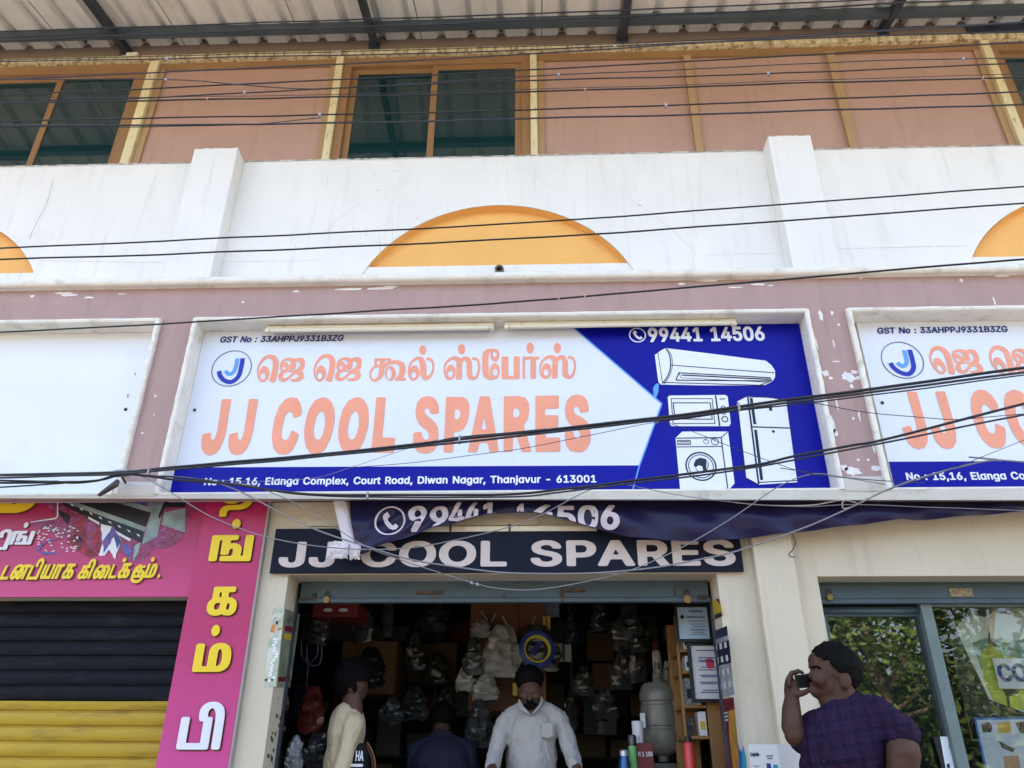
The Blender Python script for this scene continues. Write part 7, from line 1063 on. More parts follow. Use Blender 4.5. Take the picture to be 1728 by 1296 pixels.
m.build('slats', mat('pale_blue_metal', (.25, .33, .42), .4, .5), lv)
ub = thing('umbrella_bundle', tuple(at(652, 1080, 5.6)), 'navy rolled plastic tube hanging near the ceiling, left of centre', 'roll'); m = MB(); m.tube([at(655, 1020, 5.6), at(653, 1076, 5.6)], .045, 12); m.build('roll', DKP, ub, True, 40); m = MB(); m.tube([at(655, 1016, 5.6), at(655, 1022, 5.6)], .02, 8); m.build('end_cap', BLACKM, ub, True, 40)
bag('red_plastic_bag', 502, 548, 1158, 1238, 5.0, mat('red_brown_plastic', (.10, .018, .012), .2, .6, var=.3, scale=10, bump=.5, bump_scale=16), 41.0, 'red brown glossy plastic bag hanging left of the cream sweatshirt', None, .08); bag('white_plastic_bag', 482, 512, 1242, 1300, 4.9, mat('grey_white_plastic', (.42, .42, .43), .3, .5, bump=.5), 44.0, 'white plastic bag at the lower left of the open shop', None, .08); bag('black_plastic_bag', 512, 556, 1236, 1300, 4.95, DKP, 47.0, 'black plastic bag beside the elbow of the cream sweatshirt', None, .09)
bag('black_plastic_bag', 596, 650, 1092, 1160, 5.5, mat('black_film', (.008, .008, .010), .25, .5, bump=.5, bump_scale=14), 52.0, 'large black plastic bag hanging in front of the brown carton', None, .12)
m = MB()
wc = thing('looped_cord', tuple(at(520, 1110, 4.8)), 'dark looped cord hanging on the left inside wall of the shop', 'cord')
for x, y, s in ((520, 1085, 1), (528, 1098, .8)): m.tube(spline([at(x - 12 * s, y - 10, 4.8), at(x - 10, y + 24 * s, 4.8), at(x + 4, y + 32 * s, 4.8), at(x + 16 * s, y + 18, 4.8), at(x + 14, y - 8, 4.8), at(x, y - 16, 4.8)], 6), .006, 6)
m.build('loops', BLACKM, wc, True); m = MB(); m.tube([at(540, 1062, 4.8), at(562, 1042, 4.8)], .006, 6); m.tube([at(521, 1110, 4.8), at(517, 1162, 4.8)], .006, 6); m.build('tail', BLACKM, wc, True)
# shelf unit with its end panel
XL = at(1150, 1170, 4.86).x + .055
SU = thing('shelf_unit', (XL + .2, 5.0, FL_), 'brown wooden shelf unit with a plain end panel, just inside the right jamb', 'shelf')
MB().box(XL + .085, 1.40, 4.86, 4.88, FL_, 2.36).build('end_panel', WOOD, SU); MB().box(XL - .06, XL - .045, 4.86, 4.885, 1.25, 2.36).build('front_post', WOOD, SU); MB().box(XL - .06, XL + .084, 5.2, 5.215, FL_, 2.36).build('back_panel', WOOD, SU)
SZ = [at(1150, y, 4.88).z for y in (1096, 1132, 1190, 1242)] + [1.3]
for z in SZ: MB().box(XL - .044, XL + .084, 4.865, 5.199, z - .016, z, bev=.002).build('shelf_board', WOOD, SU)
GO = 'goods on the brown shelf unit'
def good(x, w_, y, d, z, h, mt, label, capm=None):
    t = thing('boxed_part', (x, y, z), label, 'box', GO); MB().box(x - w_ / 2, x + w_ / 2, y, y + d, z + .001, z + h, bev=.003).build('body', mt, t)
    MB().box(x - w_ / 2 + .008, x + w_ / 2 - .008, y - .0015, y - .0004, z + h * .25, z + h * .6).build('printed_panel', capm or INK, t)
good(XL + .02, .07, 4.88, .08, SZ[0], .10, WBX, 'small white box on the top board of the shelf unit'); good(XL + .03, .09, 4.88, .09, SZ[1], .085, WBX, 'white box on the second board of the shelf unit'); good(XL + .02, .09, 4.9, .12, SZ[2], .15, mat('mesh_grey_carton', (.28, .29, .26), .6, .3, var=.6, scale=60), 'speckled grey carton on the third board of the shelf unit'); good(XL + .055, .045, 4.88, .1, SZ[3], .13, WBX, 'narrow white box with a yellow print on the fourth board', YCAR); good(XL - .02, .05, 4.9, .1, SZ[3], .10, DKP, 'dark little box on the fourth board of the shelf unit')
bag('plastic_packet', 1100, 1118, 1118, 1156, 5.6, SILV, 60.0, 'long wrinkled packet standing behind the water can on its left', None, .03); bag('plastic_packet', 1117, 1134, 1116, 1154, 5.62, SILV, 63.0, 'wrinkled packet standing behind the water can on its right', None, .03)
sp1 = thing('spray_can', tuple(at(1110, 1130, 5.7)), 'white spray can with a red cap above the water can', 'spray can'); p = at(1110, 1132, 5.7); q = at(1110, 1103, 5.7).z
MB().lathe(p, [(.03, 0), (.032, .01), (.032, q - p.z), (.022, q - p.z + .02)], 16).build('can', WBX, sp1, True, 40); MB().lathe((p.x, p.y, q + .0205), [(.024, 0), (.026, .01), (.026, .045), (.02, .055)], 16).build('cap', REDC, sp1, True, 40)
# certificates
def certificate(x0, x1, y0, y1, Y, fr, label, txt, tint):
    a = at((x0 + x1) / 2, y0, Y); b = at((x0 + x1) / 2, y1, Y); l = at(x0, (y0 + y1) / 2, Y).x; r = at(x1, (y0 + y1) / 2, Y).x
    t = thing('framed_certificate', ((l + r) / 2, Y, b.z), label, 'certificate', 'framed certificates on the shelf end')
    m = MB(); m.prism([(l, b.z), (r, b.z), (r, a.z), (l, a.z)], [[(l + fr, b.z + fr), (r - fr, b.z + fr), (r - fr, a.z - fr), (l + fr, a.z - fr)]], Y - .014, Y); m.build('frame', BLACKM, t)
    MB().box(l + fr - .003, r - fr + .003, Y - .006, Y - .001, b.z + fr - .003, a.z - fr + .003).build('sheet', tint, t)
    m = MB(); W_ = r - l - 2 * fr; H_ = a.z - b.z - 2 * fr
    for s, f, u0, u1, v, h in txt:
        if f: text_on(m, s, f, l + fr + W_ * u0, l + fr + W_ * u1, b.z + fr + H_ * v, b.z + fr + H_ * (v + h), Y - .0062)
        else: flat_fill(m, [[(l + fr + W_ * u0, b.z + fr + H_ * v), (l + fr + W_ * u1, b.z + fr + H_ * v), (l + fr + W_ * u1, b.z + fr + H_ * (v + h)), (l + fr + W_ * u0, b.z + fr + H_ * (v + h))]], lambda x, z: Y - .0062, .0006)
    m.build('printing', NAVYV, t); return t, (l, r, b.z, a.z)
lines = lambda vs, u0=.3, u1=.9: [('', None, u0 + .05 * (i % 3), u1 - .06 * (i % 2), v, .018) for i, v in enumerate(vs)]
c1, bx = certificate(1139, 1200, 1020, 1084, 4.80, .018, 'upper black framed certificate with a blue sheet', [('Panasonic', 'M', .40, .86, .84, .08), ('CERTIFICATE', 'M', .28, .90, .66, .05)] + lines((.55, .46, .38, .30, .26, .2, .14), .35), mat('pale_blue_sheet', (.42, .56, .72), .3, .5, var=.08, scale=3))
m = MB(); flat_fill(m, [[(bx[0] + .045 + .014 * cos(k * pi / 2), bx[3] - .075 + .016 * sin(k * pi / 2)) for k in range(4)]], lambda x, z: 4.7935, .0006); m.build('diamond_badge', INK, c1)
c2, bx = certificate(1163, 1222, 1084, 1186, 4.82, .02, 'lower black framed certificate with a white sheet and red seal', [('Certificate', 'M', .25, .80, .68, .06)] + lines((.9, .76, .58, .53, .43, .40, .30, .27, .15, .11), .2), WBX)
m = MB(); flat_fill(m, [[(bx[0] + .125 + .024 * cos(k * pi / 8), bx[3] - .12 + .03 * sin(k * pi / 8)) for k in range(16)]], lambda x, z: 4.8128, .0006); m.build('seal', mat('red_seal', (.55, .05, .07), .5, .3), c2)
# water can upside down on its dispenser, tools on the counter
k = at(1115, 1212, 5.3); zt = at(1115, 1152, 5.3).z; zb_c = at(1115, 1276, 5.3).z; H = zt - zb_c; rr_ = .124
w1 = thing('water_can', (k.x, 5.3, zb_c), 'grey translucent water can turned upside down on the dispenser', 'water can')
PLG = mat('grey_water_can_plastic', (.155, .145, .125), .3, .5, var=.1, scale=4)
MB().lathe((k.x, 5.3, zb_c - .03), [(.03, 0), (.035, .03), (.085, .045), (.112, .075), (rr_, .11), (rr_, .175), (.116, .18), (.116, .195), (rr_, .2), (rr_, .315), (.117, .322), (.117, .338), (rr_ + .002, .345), (rr_ + .002, H - .04), (.115, H + .0), (.095, H + .02), (.09, H + .026), (.05, H + .022)], 32).build('bottle', PLG, w1, True, 35)
p0 = at(1080, 1203, 5.19); p1 = at(1090, 1228, 5.19); MB().box(p0.x, p1.x, 5.195, 5.197, p1.z, p0.z).build('sticker', WBX, w1)
d1 = thing('water_dispenser', (k.x, 5.3, FL_), 'grey water dispenser carrying the upturned can', 'dispenser')
MB().lathe((k.x, 5.3, zb_c - .17), [(.13, 0), (.13, .06), (.12, .1), (.09, .125), (.085, .13)], 28).build('collar', PLG, d1, True, 35); MB().box(k.x - .15, k.x + .15, 5.15, 5.45, FL_ + .001, zb_c - .171, bev=.02).build('cabinet', WBX, d1); MB().lathe((k.x, 5.13, 1.15), [(.015, 0), (.015, .05), (.01, .06)], 10, axis=(0, -1, 0)).build('tap', BLACKM, d1)
ct = thing('counter', (.3, 4.85, FL_), 'dark shop counter between the man in white and the water dispenser', 'counter')
MB().box(.38, .72, 4.78, 5.12, 1.215, 1.24, bev=.004).build('counter_top', WOOD, ct); MB().box(.40, .70, 4.80, 5.10, FL_ + .001, 1.214).build('counter_body', INNER, ct)
def stand(x, y, Y): p = at(x, y, Y); return Vector((p.x, Y, 1.241)), p.z
CO = 'things standing on the shop counter'
b0, z = stand(1053, 1272, 4.9); t = thing('steel_bottle', b0, 'blue steel drinking bottle with a bright cap on the counter', 'bottle', CO); h = z - 1.241
MB().lathe(b0, [(.03, 0), (.033, .01), (.033, h - .05), (.024, h - .012)], 18).build('bottle_body', mat('blue_steel_bottle', (.03, .09, .20), .25, .6, metal=.5), t, True, 40); MB().lathe(b0 + Vector((0, 0, h - .0115)), [(.025, 0), (.025, .025), (.018, .032)], 16).build('cap', mat('bright_cap', (.5, .55, .6), .3, .6, metal=.6), t, True, 40)
b0, z = stand(1066, 1240, 4.98); t = thing('green_roll', b0, 'pale green rolled tube standing on the counter', 'roll', CO); h = z - 1.241; MB().lathe(b0, [(.024, 0), (.024, h - .06)], 14).build('tube_body', mat('green_tube', (.16, .42, .13), .4, .5), t, True, 40); MB().lathe(b0 + Vector((0, 0, h - .0595)), [(.024, 0), (.026, .05), (.02, .06)], 14).build('clear_end', CLR, t, True, 40)
b0, z = stand(1087, 1254, 5.0); t = thing('maroon_carton', b0, 'maroon carton with white figures leaning beside the water can', 'box', CO); h = z - 1.241; MB().box(b0.x - .045, b0.x + .05, 5.0, 5.06, 1.2411, z, bev=.003).build('body', MAR, t); m = MB(); text_on(m, 'H 1 100', 'B', b0.x - .04, b0.x + .045, z - .07, z - .045, 4.9995); m.build('figures', WBX, t)
b0, z = stand(1075, 1217, 5.05); t = thing('paper_roll', b0, 'rolled white papers standing behind the maroon carton', 'papers', CO); h = z - 1.241; MB().lathe(b0, [(.026, 0), (.03, h * .5), (.034, h)], 12).build('outer_sheet', WBX, t, True, 40); MB().lathe(b0 + Vector((-.012, -.035, 0)), [(.01, 0), (.014, h * .85)], 10).build('inner_sheet', PAPERW, t, True, 40)
b0, z = stand(1163, 1250, 4.95); t = thing('spray_can', (b0.x, 4.78, 1.241), 'red and purple spray can at the foot of the shelf unit', 'spray can'); b0.y = 4.78; b0.x = at(1163, 1270, 4.78).x; z = at(1163, 1250, 4.78).z; h = z - 1.241
MB().lathe(b0, [(.03, 0), (.03, h * .62)], 18).build('can', mat('purple_can', (.20, .12, .36), .3, .5, var=.5, scale=22), t, True, 40); MB().lathe(b0 + Vector((0, 0, h * .62 + .0005)), [(.0305, 0), (.0305, h * .33), (.022, h * .36)], 18).build('cap', mat('red_cap', (.55, .05, .04), .3, .5), t, True, 40); MB().lathe(b0 + Vector((0, 0, h * .985)), [(.02, 0), (.018, .03)], 14).build('nozzle', BLACKM, t, True, 40)
MB().box(.80, .99, 4.74, 4.84, 1.215, 1.24).build('ledge_shelf', WOOD, SU)
# padlocks
BRASS = mat('brass', (.22, .14, .045), .45, .4, metal=.5, var=.2, scale=20)
def padlock(x, y, Y, s, label):
    p = at(x, y, Y); t = thing('padlock', tuple(p), label, 'padlock', 'padlocks hanging on the shutter rails'); m = MB(); m.lathe(p + Vector((0, .008, 0)), [(.0, 0), (.017 * s, 0), (.019 * s, .003), (.019 * s, .013), (.017 * s, .016), (0, .016)], 18, axis=(0, -1, 0)); m.build('lock_body', BRASS, t, True, 40)
    m = MB(); m.tube(spline([p + Vector((-.011 * s, .0, .012 * s)), p + Vector((-.011 * s, 0, .030 * s)), p + Vector((0, 0, .042 * s)), p + Vector((.011 * s, 0, .030 * s)), p + Vector((.011 * s, 0, .012 * s))], 6), .0035 * s, 8); m.build('shackle', RUST, t, True)
padlock(551, 1012, 4.46, 1.1, 'brass padlock at the left end of the open shop shutter rail'); padlock(1160, 1011, 4.46, 1.3, 'brass padlock at the right end of the open shop shutter rail'); padlock(1400, 1008, 4.42, 1.0, 'brass padlock on the blue rail over the glass door')
# posters on the jambs and walls
def sheet(name, corners, label, mt, cat='poster', group=None, th=None):
    t = thing(name, tuple(sum(corners, Vector()) / len(corners)), label, cat, group); n = (corners[1] - corners[0]).cross(corners[-1] - corners[0]).normalized()
    if n.dot(CAMP - corners[0]) < 0: n = -n
    m = MB(); k = len(corners); m.add(list(corners) + [c + n * .0015 for c in corners], [tuple(range(k - 1, -1, -1)), tuple(range(k, 2 * k))] + [(i, (i + 1) % k, (i + 1) % k + k, i + k) for i in range(k)]); m.build('paper', mt, t); return t, n
def patches(t, n, name, mt, polys, XP):
    m = MB()
    for p in polys:
        q = [XP(x, y) + n * .0022 for x, y in p]; m.add(q, [tuple(range(len(q)))])
    m.build(name, mt, t)
JX = .9785
XPj = lambda x, y: atX(x, y, JX)
t, n = sheet('yellow_sticker', [XPj(1199, 1015), XPj(1214, 1009), XPj(1220, 1040), XPj(1206, 1046)], 'small yellow and black sticker, highest on the right jamb', YCAR, 'sticker', 'posters on the right jamb')
patches(t, n, 'black_print', INK, [[(1208, 1011), (1213, 1010), (1217, 1022)], [(1206, 1038), (1218, 1033), (1219, 1040), (1207, 1045)]], XPj)
t, n = sheet('product_poster', [XPj(1203, 1066), XPj(1227, 1056), XPj(1240, 1172), XPj(1214, 1178)], 'grey poster with rows of small product pictures on the right jamb', mat('grey_print', (.32, .32, .33), .4, .4, var=.3, scale=12), 'poster', 'posters on the right jamb')
patches(t, n, 'dark_heading', INK, [[(1203, 1066), (1227, 1056), (1229, 1072), (1205, 1080)], [(1206, 1088), (1231, 1080), (1235, 1118), (1210, 1124)]], XPj)
m = MB()
for i in range(3):
    for j in range(4):
        x = 1207 + 8 * i + j * 2.4; y = 1088 + 22 * j - 2 * i; q = [XPj(x, y) + n * .004, XPj(x + 4, y - 1) + n * .004, XPj(x + 5, y + 9) + n * .004, XPj(x + 1, y + 10) + n * .004]; m.add(q, [(0, 1, 2, 3)])
m.build('product_pictures', WBX, t)
t, n = sheet('maroon_poster', [XPj(1214, 1181), XPj(1238, 1176), XPj(1249, 1300), XPj(1225, 1304)], 'maroon and gold poster, lowest on the right jamb', MAR, 'poster', 'posters on the right jamb')
patches(t, n, 'gold_print', mat('gold_print', (.45, .22, .03), .4, .4, var=.3, scale=16), [[(1229, 1200), (1240, 1196), (1249, 1296), (1238, 1300), (1232, 1250)]], XPj)
patches(t, n, 'white_print', WBX, [[(1217, 1190), (1220, 1188), (1221, 1196), (1218, 1198)]] + [[(1218 + i * .5, 1204 + 6 * i), (1228 + i * .5, 1201 + 6 * i), (1228.5 + i * .5, 1203.5 + 6 * i), (1218.5 + i * .5, 1206.5 + 6 * i)] for i in range(3)] + [[(1221 + i * 1.0, 1238 + 9 * i), (1223 + i * 1.0, 1237 + 9 * i), (1223.5 + i, 1243 + 9 * i), (1221.5 + i, 1244 + 9 * i)] for i in range(6)], XPj)
XPw = lambda x, y: Vector(at(x, y, 4.2985))
t, n = sheet('torn_blue_poster', [XPw(1243, 1244), XPw(1247, 1262), XPw(1252, 1270), XPw(1254, 1258), XPw(1259, 1278), XPw(1262, 1320), XPw(1246, 1320)], 'torn blue and teal poster low on the cream wall beside the jamb', mat('blue_poster_print', (.02, .10, .30), .4, .4)); patches(t, n, 'teal_print', mat('teal_print', (.02, .25, .33), .4, .4), [[(1252, 1272), (1254, 1260), (1259, 1279), (1261, 1316), (1251, 1316)]], XPw)
GP = mat('faded_green_poster', (.42, .46, .33), .6, .3, var=.25, scale=10, dirt=(.62, .60, .52), dirt_amt=.9, dirt_scale=14, dirt_lo=.48, dirt_hi=.56)
t, n = sheet('torn_green_poster', [XPw(461, 1028), XPw(470, 1024), XPw(480, 1025), XPw(473, 1090), XPw(466, 1159), XPw(456, 1158), XPw(446, 1161), XPw(452, 1095)], 'faded torn green poster on the cream pillar by the left jamb', GP)
patches(t, n, 'orange_print', mat('orange_print', (.60, .20, .05), .5, .3), [[(459, 1054), (465, 1054), (464, 1060), (461, 1061), (464, 1062), (463, 1068), (456, 1067)], [(468, 1060), (476, 1059), (475, 1063), (468, 1064)]], XPw)
patches(t, n, 'pale_print', PAPERW, [[(x + rr.uniform(0, 3), y), (x + rr.uniform(4, 7), y + 1), (x + rr.uniform(3, 6), y + 5), (x, y + 4)] for x, y in [(459 + rr.uniform(0, 8) - (yy - 1080) * .12, yy) for yy in range(1076, 1150, 5)]], XPw)
patches(t, n, 'dark_print_and_reflection', INK, [[(466, 1048), (470, 1048), (469, 1054), (465, 1054)], [(447, 1146), (452, 1145), (451, 1149), (447, 1150)], [(457, 1146), (461, 1145), (461, 1149), (457, 1149)]], XPw)
XPl = lambda x, y: atX(x, y, -1.4085)
t, n = sheet('stained_green_poster', [XPl(481, 1027), XPl(506, 1037), XPl(498, 1095), XPl(489, 1160), XPl(467, 1160), XPl(474, 1095)], 'stained green poster on the inner face of the left jamb', mat('stained_green_print', (.20, .22, .15), .6, .3, var=.5, scale=9, dirt=(.05, .04, .03), dirt_amt=.8, dirt_scale=7))
patches(t, n, 'yellow_print', YCAR, [[(480, 1068), (496, 1072), (494, 1082), (478, 1078)]], XPl); patches(t, n, 'red_print', MAR, [[(480, 1056), (498, 1058), (496, 1068), (480, 1064)], [(470, 1142), (490, 1142), (488, 1150), (468, 1150)]], XPl)
m = MB()
for i in range(34):
    x, y = 476 + rr.uniform(-8, 14), rr.uniform(1166, 1292); x -= (y - 1160) * .15; s = rr.uniform(1, 4); q = [atX(x, y, -1.4088), atX(x + s, y + 1, -1.4088), atX(x + s * .8, y + s * 2.5, -1.4088), atX(x - .5, y + s * 2, -1.4088)]; m.add(q, [(0, 1, 2, 3)])
m.build('jamb_grime', mat('jamb_grime', (.10, .08, .06), .9, .1, var=.5, scale=30), B)
t, n = sheet('taped_paper', [Vector(at(x, y, 4.492)) for x, y in ((1586, 1243), (1611, 1243), (1622, 1300), (1596, 1300))], 'torn white paper taped low on the glass door frame', PAPERW, 'paper'); patches(t, n, 'black_tape', BLACKM, [[(1574, 1243), (1586, 1243), (1596, 1300), (1590, 1300)]], lambda x, y: Vector(at(x, y, 4.492))); patches(t, n, 'scribble', INK, [[(1600, 1257), (1604, 1261), (1612, 1268), (1611, 1269), (1602, 1263)], [(1597, 1290), (1602, 1288), (1603, 1296), (1598, 1296)]], lambda x, y: Vector(at(x, y, 4.492)))
# posters behind the shop window on the right
PY = 4.62
XPp = lambda x, y: Vector(at(x, y, PY))
t, n = sheet('scenery_poster', [XPp(1588, 1012), XPp(1800, 1012), XPp(1860, 1250), XPp(1640, 1250)], 'pale landscape poster and a painted tree reflection inside the right shop window', mat('pale_landscape_print', (.62, .60, .48), .5, .3, var=.1, scale=3))
patches(t, n, 'green_hills', mat('green_print', (.20, .30, .20), .5, .3, var=.3, scale=4), [[(1640, 1085), (1668, 1075), (1700, 1085), (1728, 1078), (1800, 1090), (1820, 1130), (1655, 1130)]], XPp)
patches(t, n, 'yellow_field', mat('yellow_green_print', (.42, .42, .06), .5, .3, var=.35, scale=5), [[(1655, 1100), (1672, 1085), (1690, 1105), (1830, 1128), (1850, 1210), (1735, 1200), (1680, 1190), (1660, 1150)]], lambda x, y: XPp(x, y) + n * .001)
patches(t, n, 'tree_reflection', mat('dark_print_and_reflection', (.035, .035, .022), .5, .3, var=.3, scale=8), [[(1588, 1016), (1640, 1020), (1620, 1050), (1612, 1060), (1625, 1090), (1655, 1150), (1668, 1180), (1700, 1192), (1760, 1215), (1760, 1248), (1640, 1248)], [(1612, 1040), (1640, 1022), (1700, 1020), (1698, 1035), (1680, 1030), (1660, 1042), (1640, 1036), (1622, 1050)], [(1667, 1058), (1672, 1082), (1684, 1090), (1668, 1092), (1667, 1080)], [(1690, 1163), (1720, 1163), (1715, 1172), (1702, 1175), (1704, 1196), (1700, 1196), (1697, 1175)]], lambda x, y: XPp(x, y) + n * .002)  # dark tree reflection of the glass, painted onto the poster as flat shapes
t, n = sheet('name_plate', [Vector(at(x, y, 4.60)) for x, y in ((1674, 1111), (1800, 1111), (1812, 1162), (1686, 1162))], 'white plate lettered in dark blue inside the right shop window', mat('dim_white_plate', (.60, .60, .57), .5, .3), 'plate')
m = MB(); a = at(1687, 1150, 4.598); b = at(1728, 1120, 4.598); text_on(m, 'CO', 'B', a.x, b.x, a.z, b.z, 4.5955); m.build('lettering', NAVYV, t)
t, n = sheet('framed_poster', [Vector(at(x, y, 4.58)) for x, y in ((1643, 1211), (1790, 1209), (1812, 1330), (1668, 1330))], 'blue edged poster of spare part pictures, low in the right shop window', mat('white_poster_print', (.56, .57, .60), .5, .3, var=.05), 'poster')
XQ = lambda x, y: Vector(at(x, y, 4.58))
patches(t, n, 'blue_border', mat('blue_border_print', (.04, .16, .40), .4, .4), [[(1643, 1211), (1790, 1209), (1791, 1213), (1644, 1215)], [(1643, 1213), (1647, 1215), (1672, 1330), (1668, 1330)]], XQ)
patches(t, n, 'part_pictures', mat('dark_part_print', (.09, .075, .05), .5, .3, var=.5, scale=30), [[(1655, 1222), (1668, 1218), (1674, 1226), (1672, 1236), (1658, 1236)], [(1712, 1220), (1735, 1216), (1740, 1236), (1722, 1238)], [(1684, 1250), (1712, 1264), (1708, 1270), (1690, 1262)]], XQ); patches(t, n, 'coloured_pictures', YCAR, [[(1683, 1220), (1704, 1218), (1706, 1236), (1684, 1238)]], XQ); patches(t, n, 'peach_picture', mat('peach_print', (.50, .25, .16), .5, .3), [[(1692, 1276), (1718, 1275), (1722, 1300), (1696, 1300)]], XQ)
# white cartons in front of the pilaster
def facebox(name, near, ang, wl, wr, h, label, m_, texts):
    """box with its near vertical edge at `near`; left face runs back-left, right face back-right"""
    t = thing(name, tuple(near), label, 'box', 'white cartons in front of the pilaster'); u = Vector((-cos(ang), sin(ang), 0)); v = Vector((sin(ang), cos(ang), 0))
    P = [near, near + u * wl, near + u * wl + v * wr, near + v * wr]; up = Vector((0, 0, h)); m = MB(); m.add(P + [p + up for p in P], [(0, 1, 2, 3), (7, 6, 5, 4), (0, 4, 5, 1), (1, 5, 6, 2), (2, 6, 7, 3), (3, 7, 4, 0)]); m.build('carton_body', m_, t); return t, u, v
ny = 3.78; nz = at(1311, 1256, ny); ang = radians(58)
base = Vector((nz.x, ny, 1.22)); hb = nz.z - 1.22
t, u, v = facebox('white_carton', base, ang, .10, .40, hb, 'white carton with two blue panels, nearest the man on the phone', WBX, None)
def on_face(t, name, mt, o, d, nn, loops):
    m = MB()
    for l in loops: q = [o + d * x + Vector((0, 0, z)) + nn * .0016 for x, z in l]; m.add(q, [tuple(range(len(q)))])
    m.build(name, mt, t)
nl = Vector((-sin(ang), -cos(ang), 0)); nr = Vector((cos(ang), -sin(ang), 0)); top = base + Vector((0, 0, hb))
R4 = lambda x0, x1, z0, z1: [(x0, z0), (x1, z0), (x1, z1), (x0, z1)]
on_face(t, 'blue_panel', NAVYV, top, u, nl, [R4(.05, .075, -.13, -.075)]); on_face(t, 'teal_panel', mat('teal_print', (.02, .25, .33), .4, .4), top, u, nl, [R4(.012, .037, -.13, -.08)]); on_face(t, 'small_print', INK, top, u, nl, [R4(.03, .07, -.048, -.044), R4(.035, .065, -.058, -.054)])
m = MB(); ll = text_loops('Do', 'M', 0, .065, -.115, -.07)
fm = MB(); flat_fill(fm, ll, lambda x, z: 0, .0008); q = MB(); q.add([top + v * (.125 + p.x) + Vector((0, 0, p.z)) + nr * (.0012 - p.y) for p in fm.v], fm.f); q.build('lettering', INK, t)
t2, u, v = facebox('white_carton', base + u * .102 + v * .004, ang, .075, .40, hb + .004, 'narrow white carton against the pilaster side of its twin', WBX, None)
top2 = base + u * .102 + v * .004 + Vector((0, 0, hb + .004)); fm = MB(); flat_fill(fm, text_loops('Dolphin', 'M', -.065, -.012, -.05, -.034), lambda x, z: 0, .0008); q = MB(); q.add([top2 - u * p.x + Vector((0, 0, p.z)) + nl * (.0012 - p.y) for p in fm.v], fm.f); q.build('lettering', INK, t2)
on_face(t2, 'line_drawing', INK, top2, u, nl, [R4(.015, .055, -.09 - .018 * i, -.088 - .018 * i) for i in range(4)] + [R4(.033, .036, -.145, -.088)])
st = thing('stool', (base.x + .05, ny + .2, .18), 'dark stool carrying the white cartons', 'stool'); MB().box(base.x - .22, base.x + .42, ny - .02, ny + .42, 1.18, 1.218, bev=.005).build('seat', WOOD, st)
for sx, sy in ((-.2, 0), (.38, 0), (-.2, .38), (.38, .38)): MB().box(base.x + sx, base.x + sx + .035, ny + sy, ny + sy + .035, .181, 1.179).build('leg', BLACKM, st)
# ------------------------------------------------------------------ people
SKIN = mat('dark_brown_skin', (.070, .033, .020), .55, .25, var=.12, scale=14, bump=.06, bump_scale=120); SKIN2 = mat('deep_brown_skin', (.085, .043, .028), .55, .25, var=.12, scale=14)
HAIR = mat('black_hair', (.0028, .0024, .0024), .7, .12, var=.5, scale=60, bump=.6, bump_scale=140); EYEW = mat('eye_white', (.16, .14, .12), .3, .5); EYED = mat('dark_iris', (.01, .008, .006), .2, .6); LIP = mat('dark_lip', (.12, .035, .028), .5, .4)
WSH = mat('off_white_shirt', (.37, .345, .315), .75, .2, var=.05, scale=5, dirt=(.25, .22, .20), dirt_amt=.4, dirt_scale=9, dirt_lo=.6, dirt_hi=.75, bump=.3, bump_scale=30, stretch=(1, 1, .5)); CSH = mat('cream_sweatshirt', (.50, .40, .26), .8, .2, var=.04, scale=5, bump=.3, bump_scale=22, stretch=(1, 1, .5)); NSH = mat('navy_shirt', (.020, .020, .038), .8, .2, var=.1); TRO = mat('dark_trousers', (.02, .02, .024), .8, .2, var=.1); SHOE = mat('brown_sandals', (.05, .025, .012), .6, .3); BLK = mat('black_print_cloth', (.010, .010, .012), .7, .2)
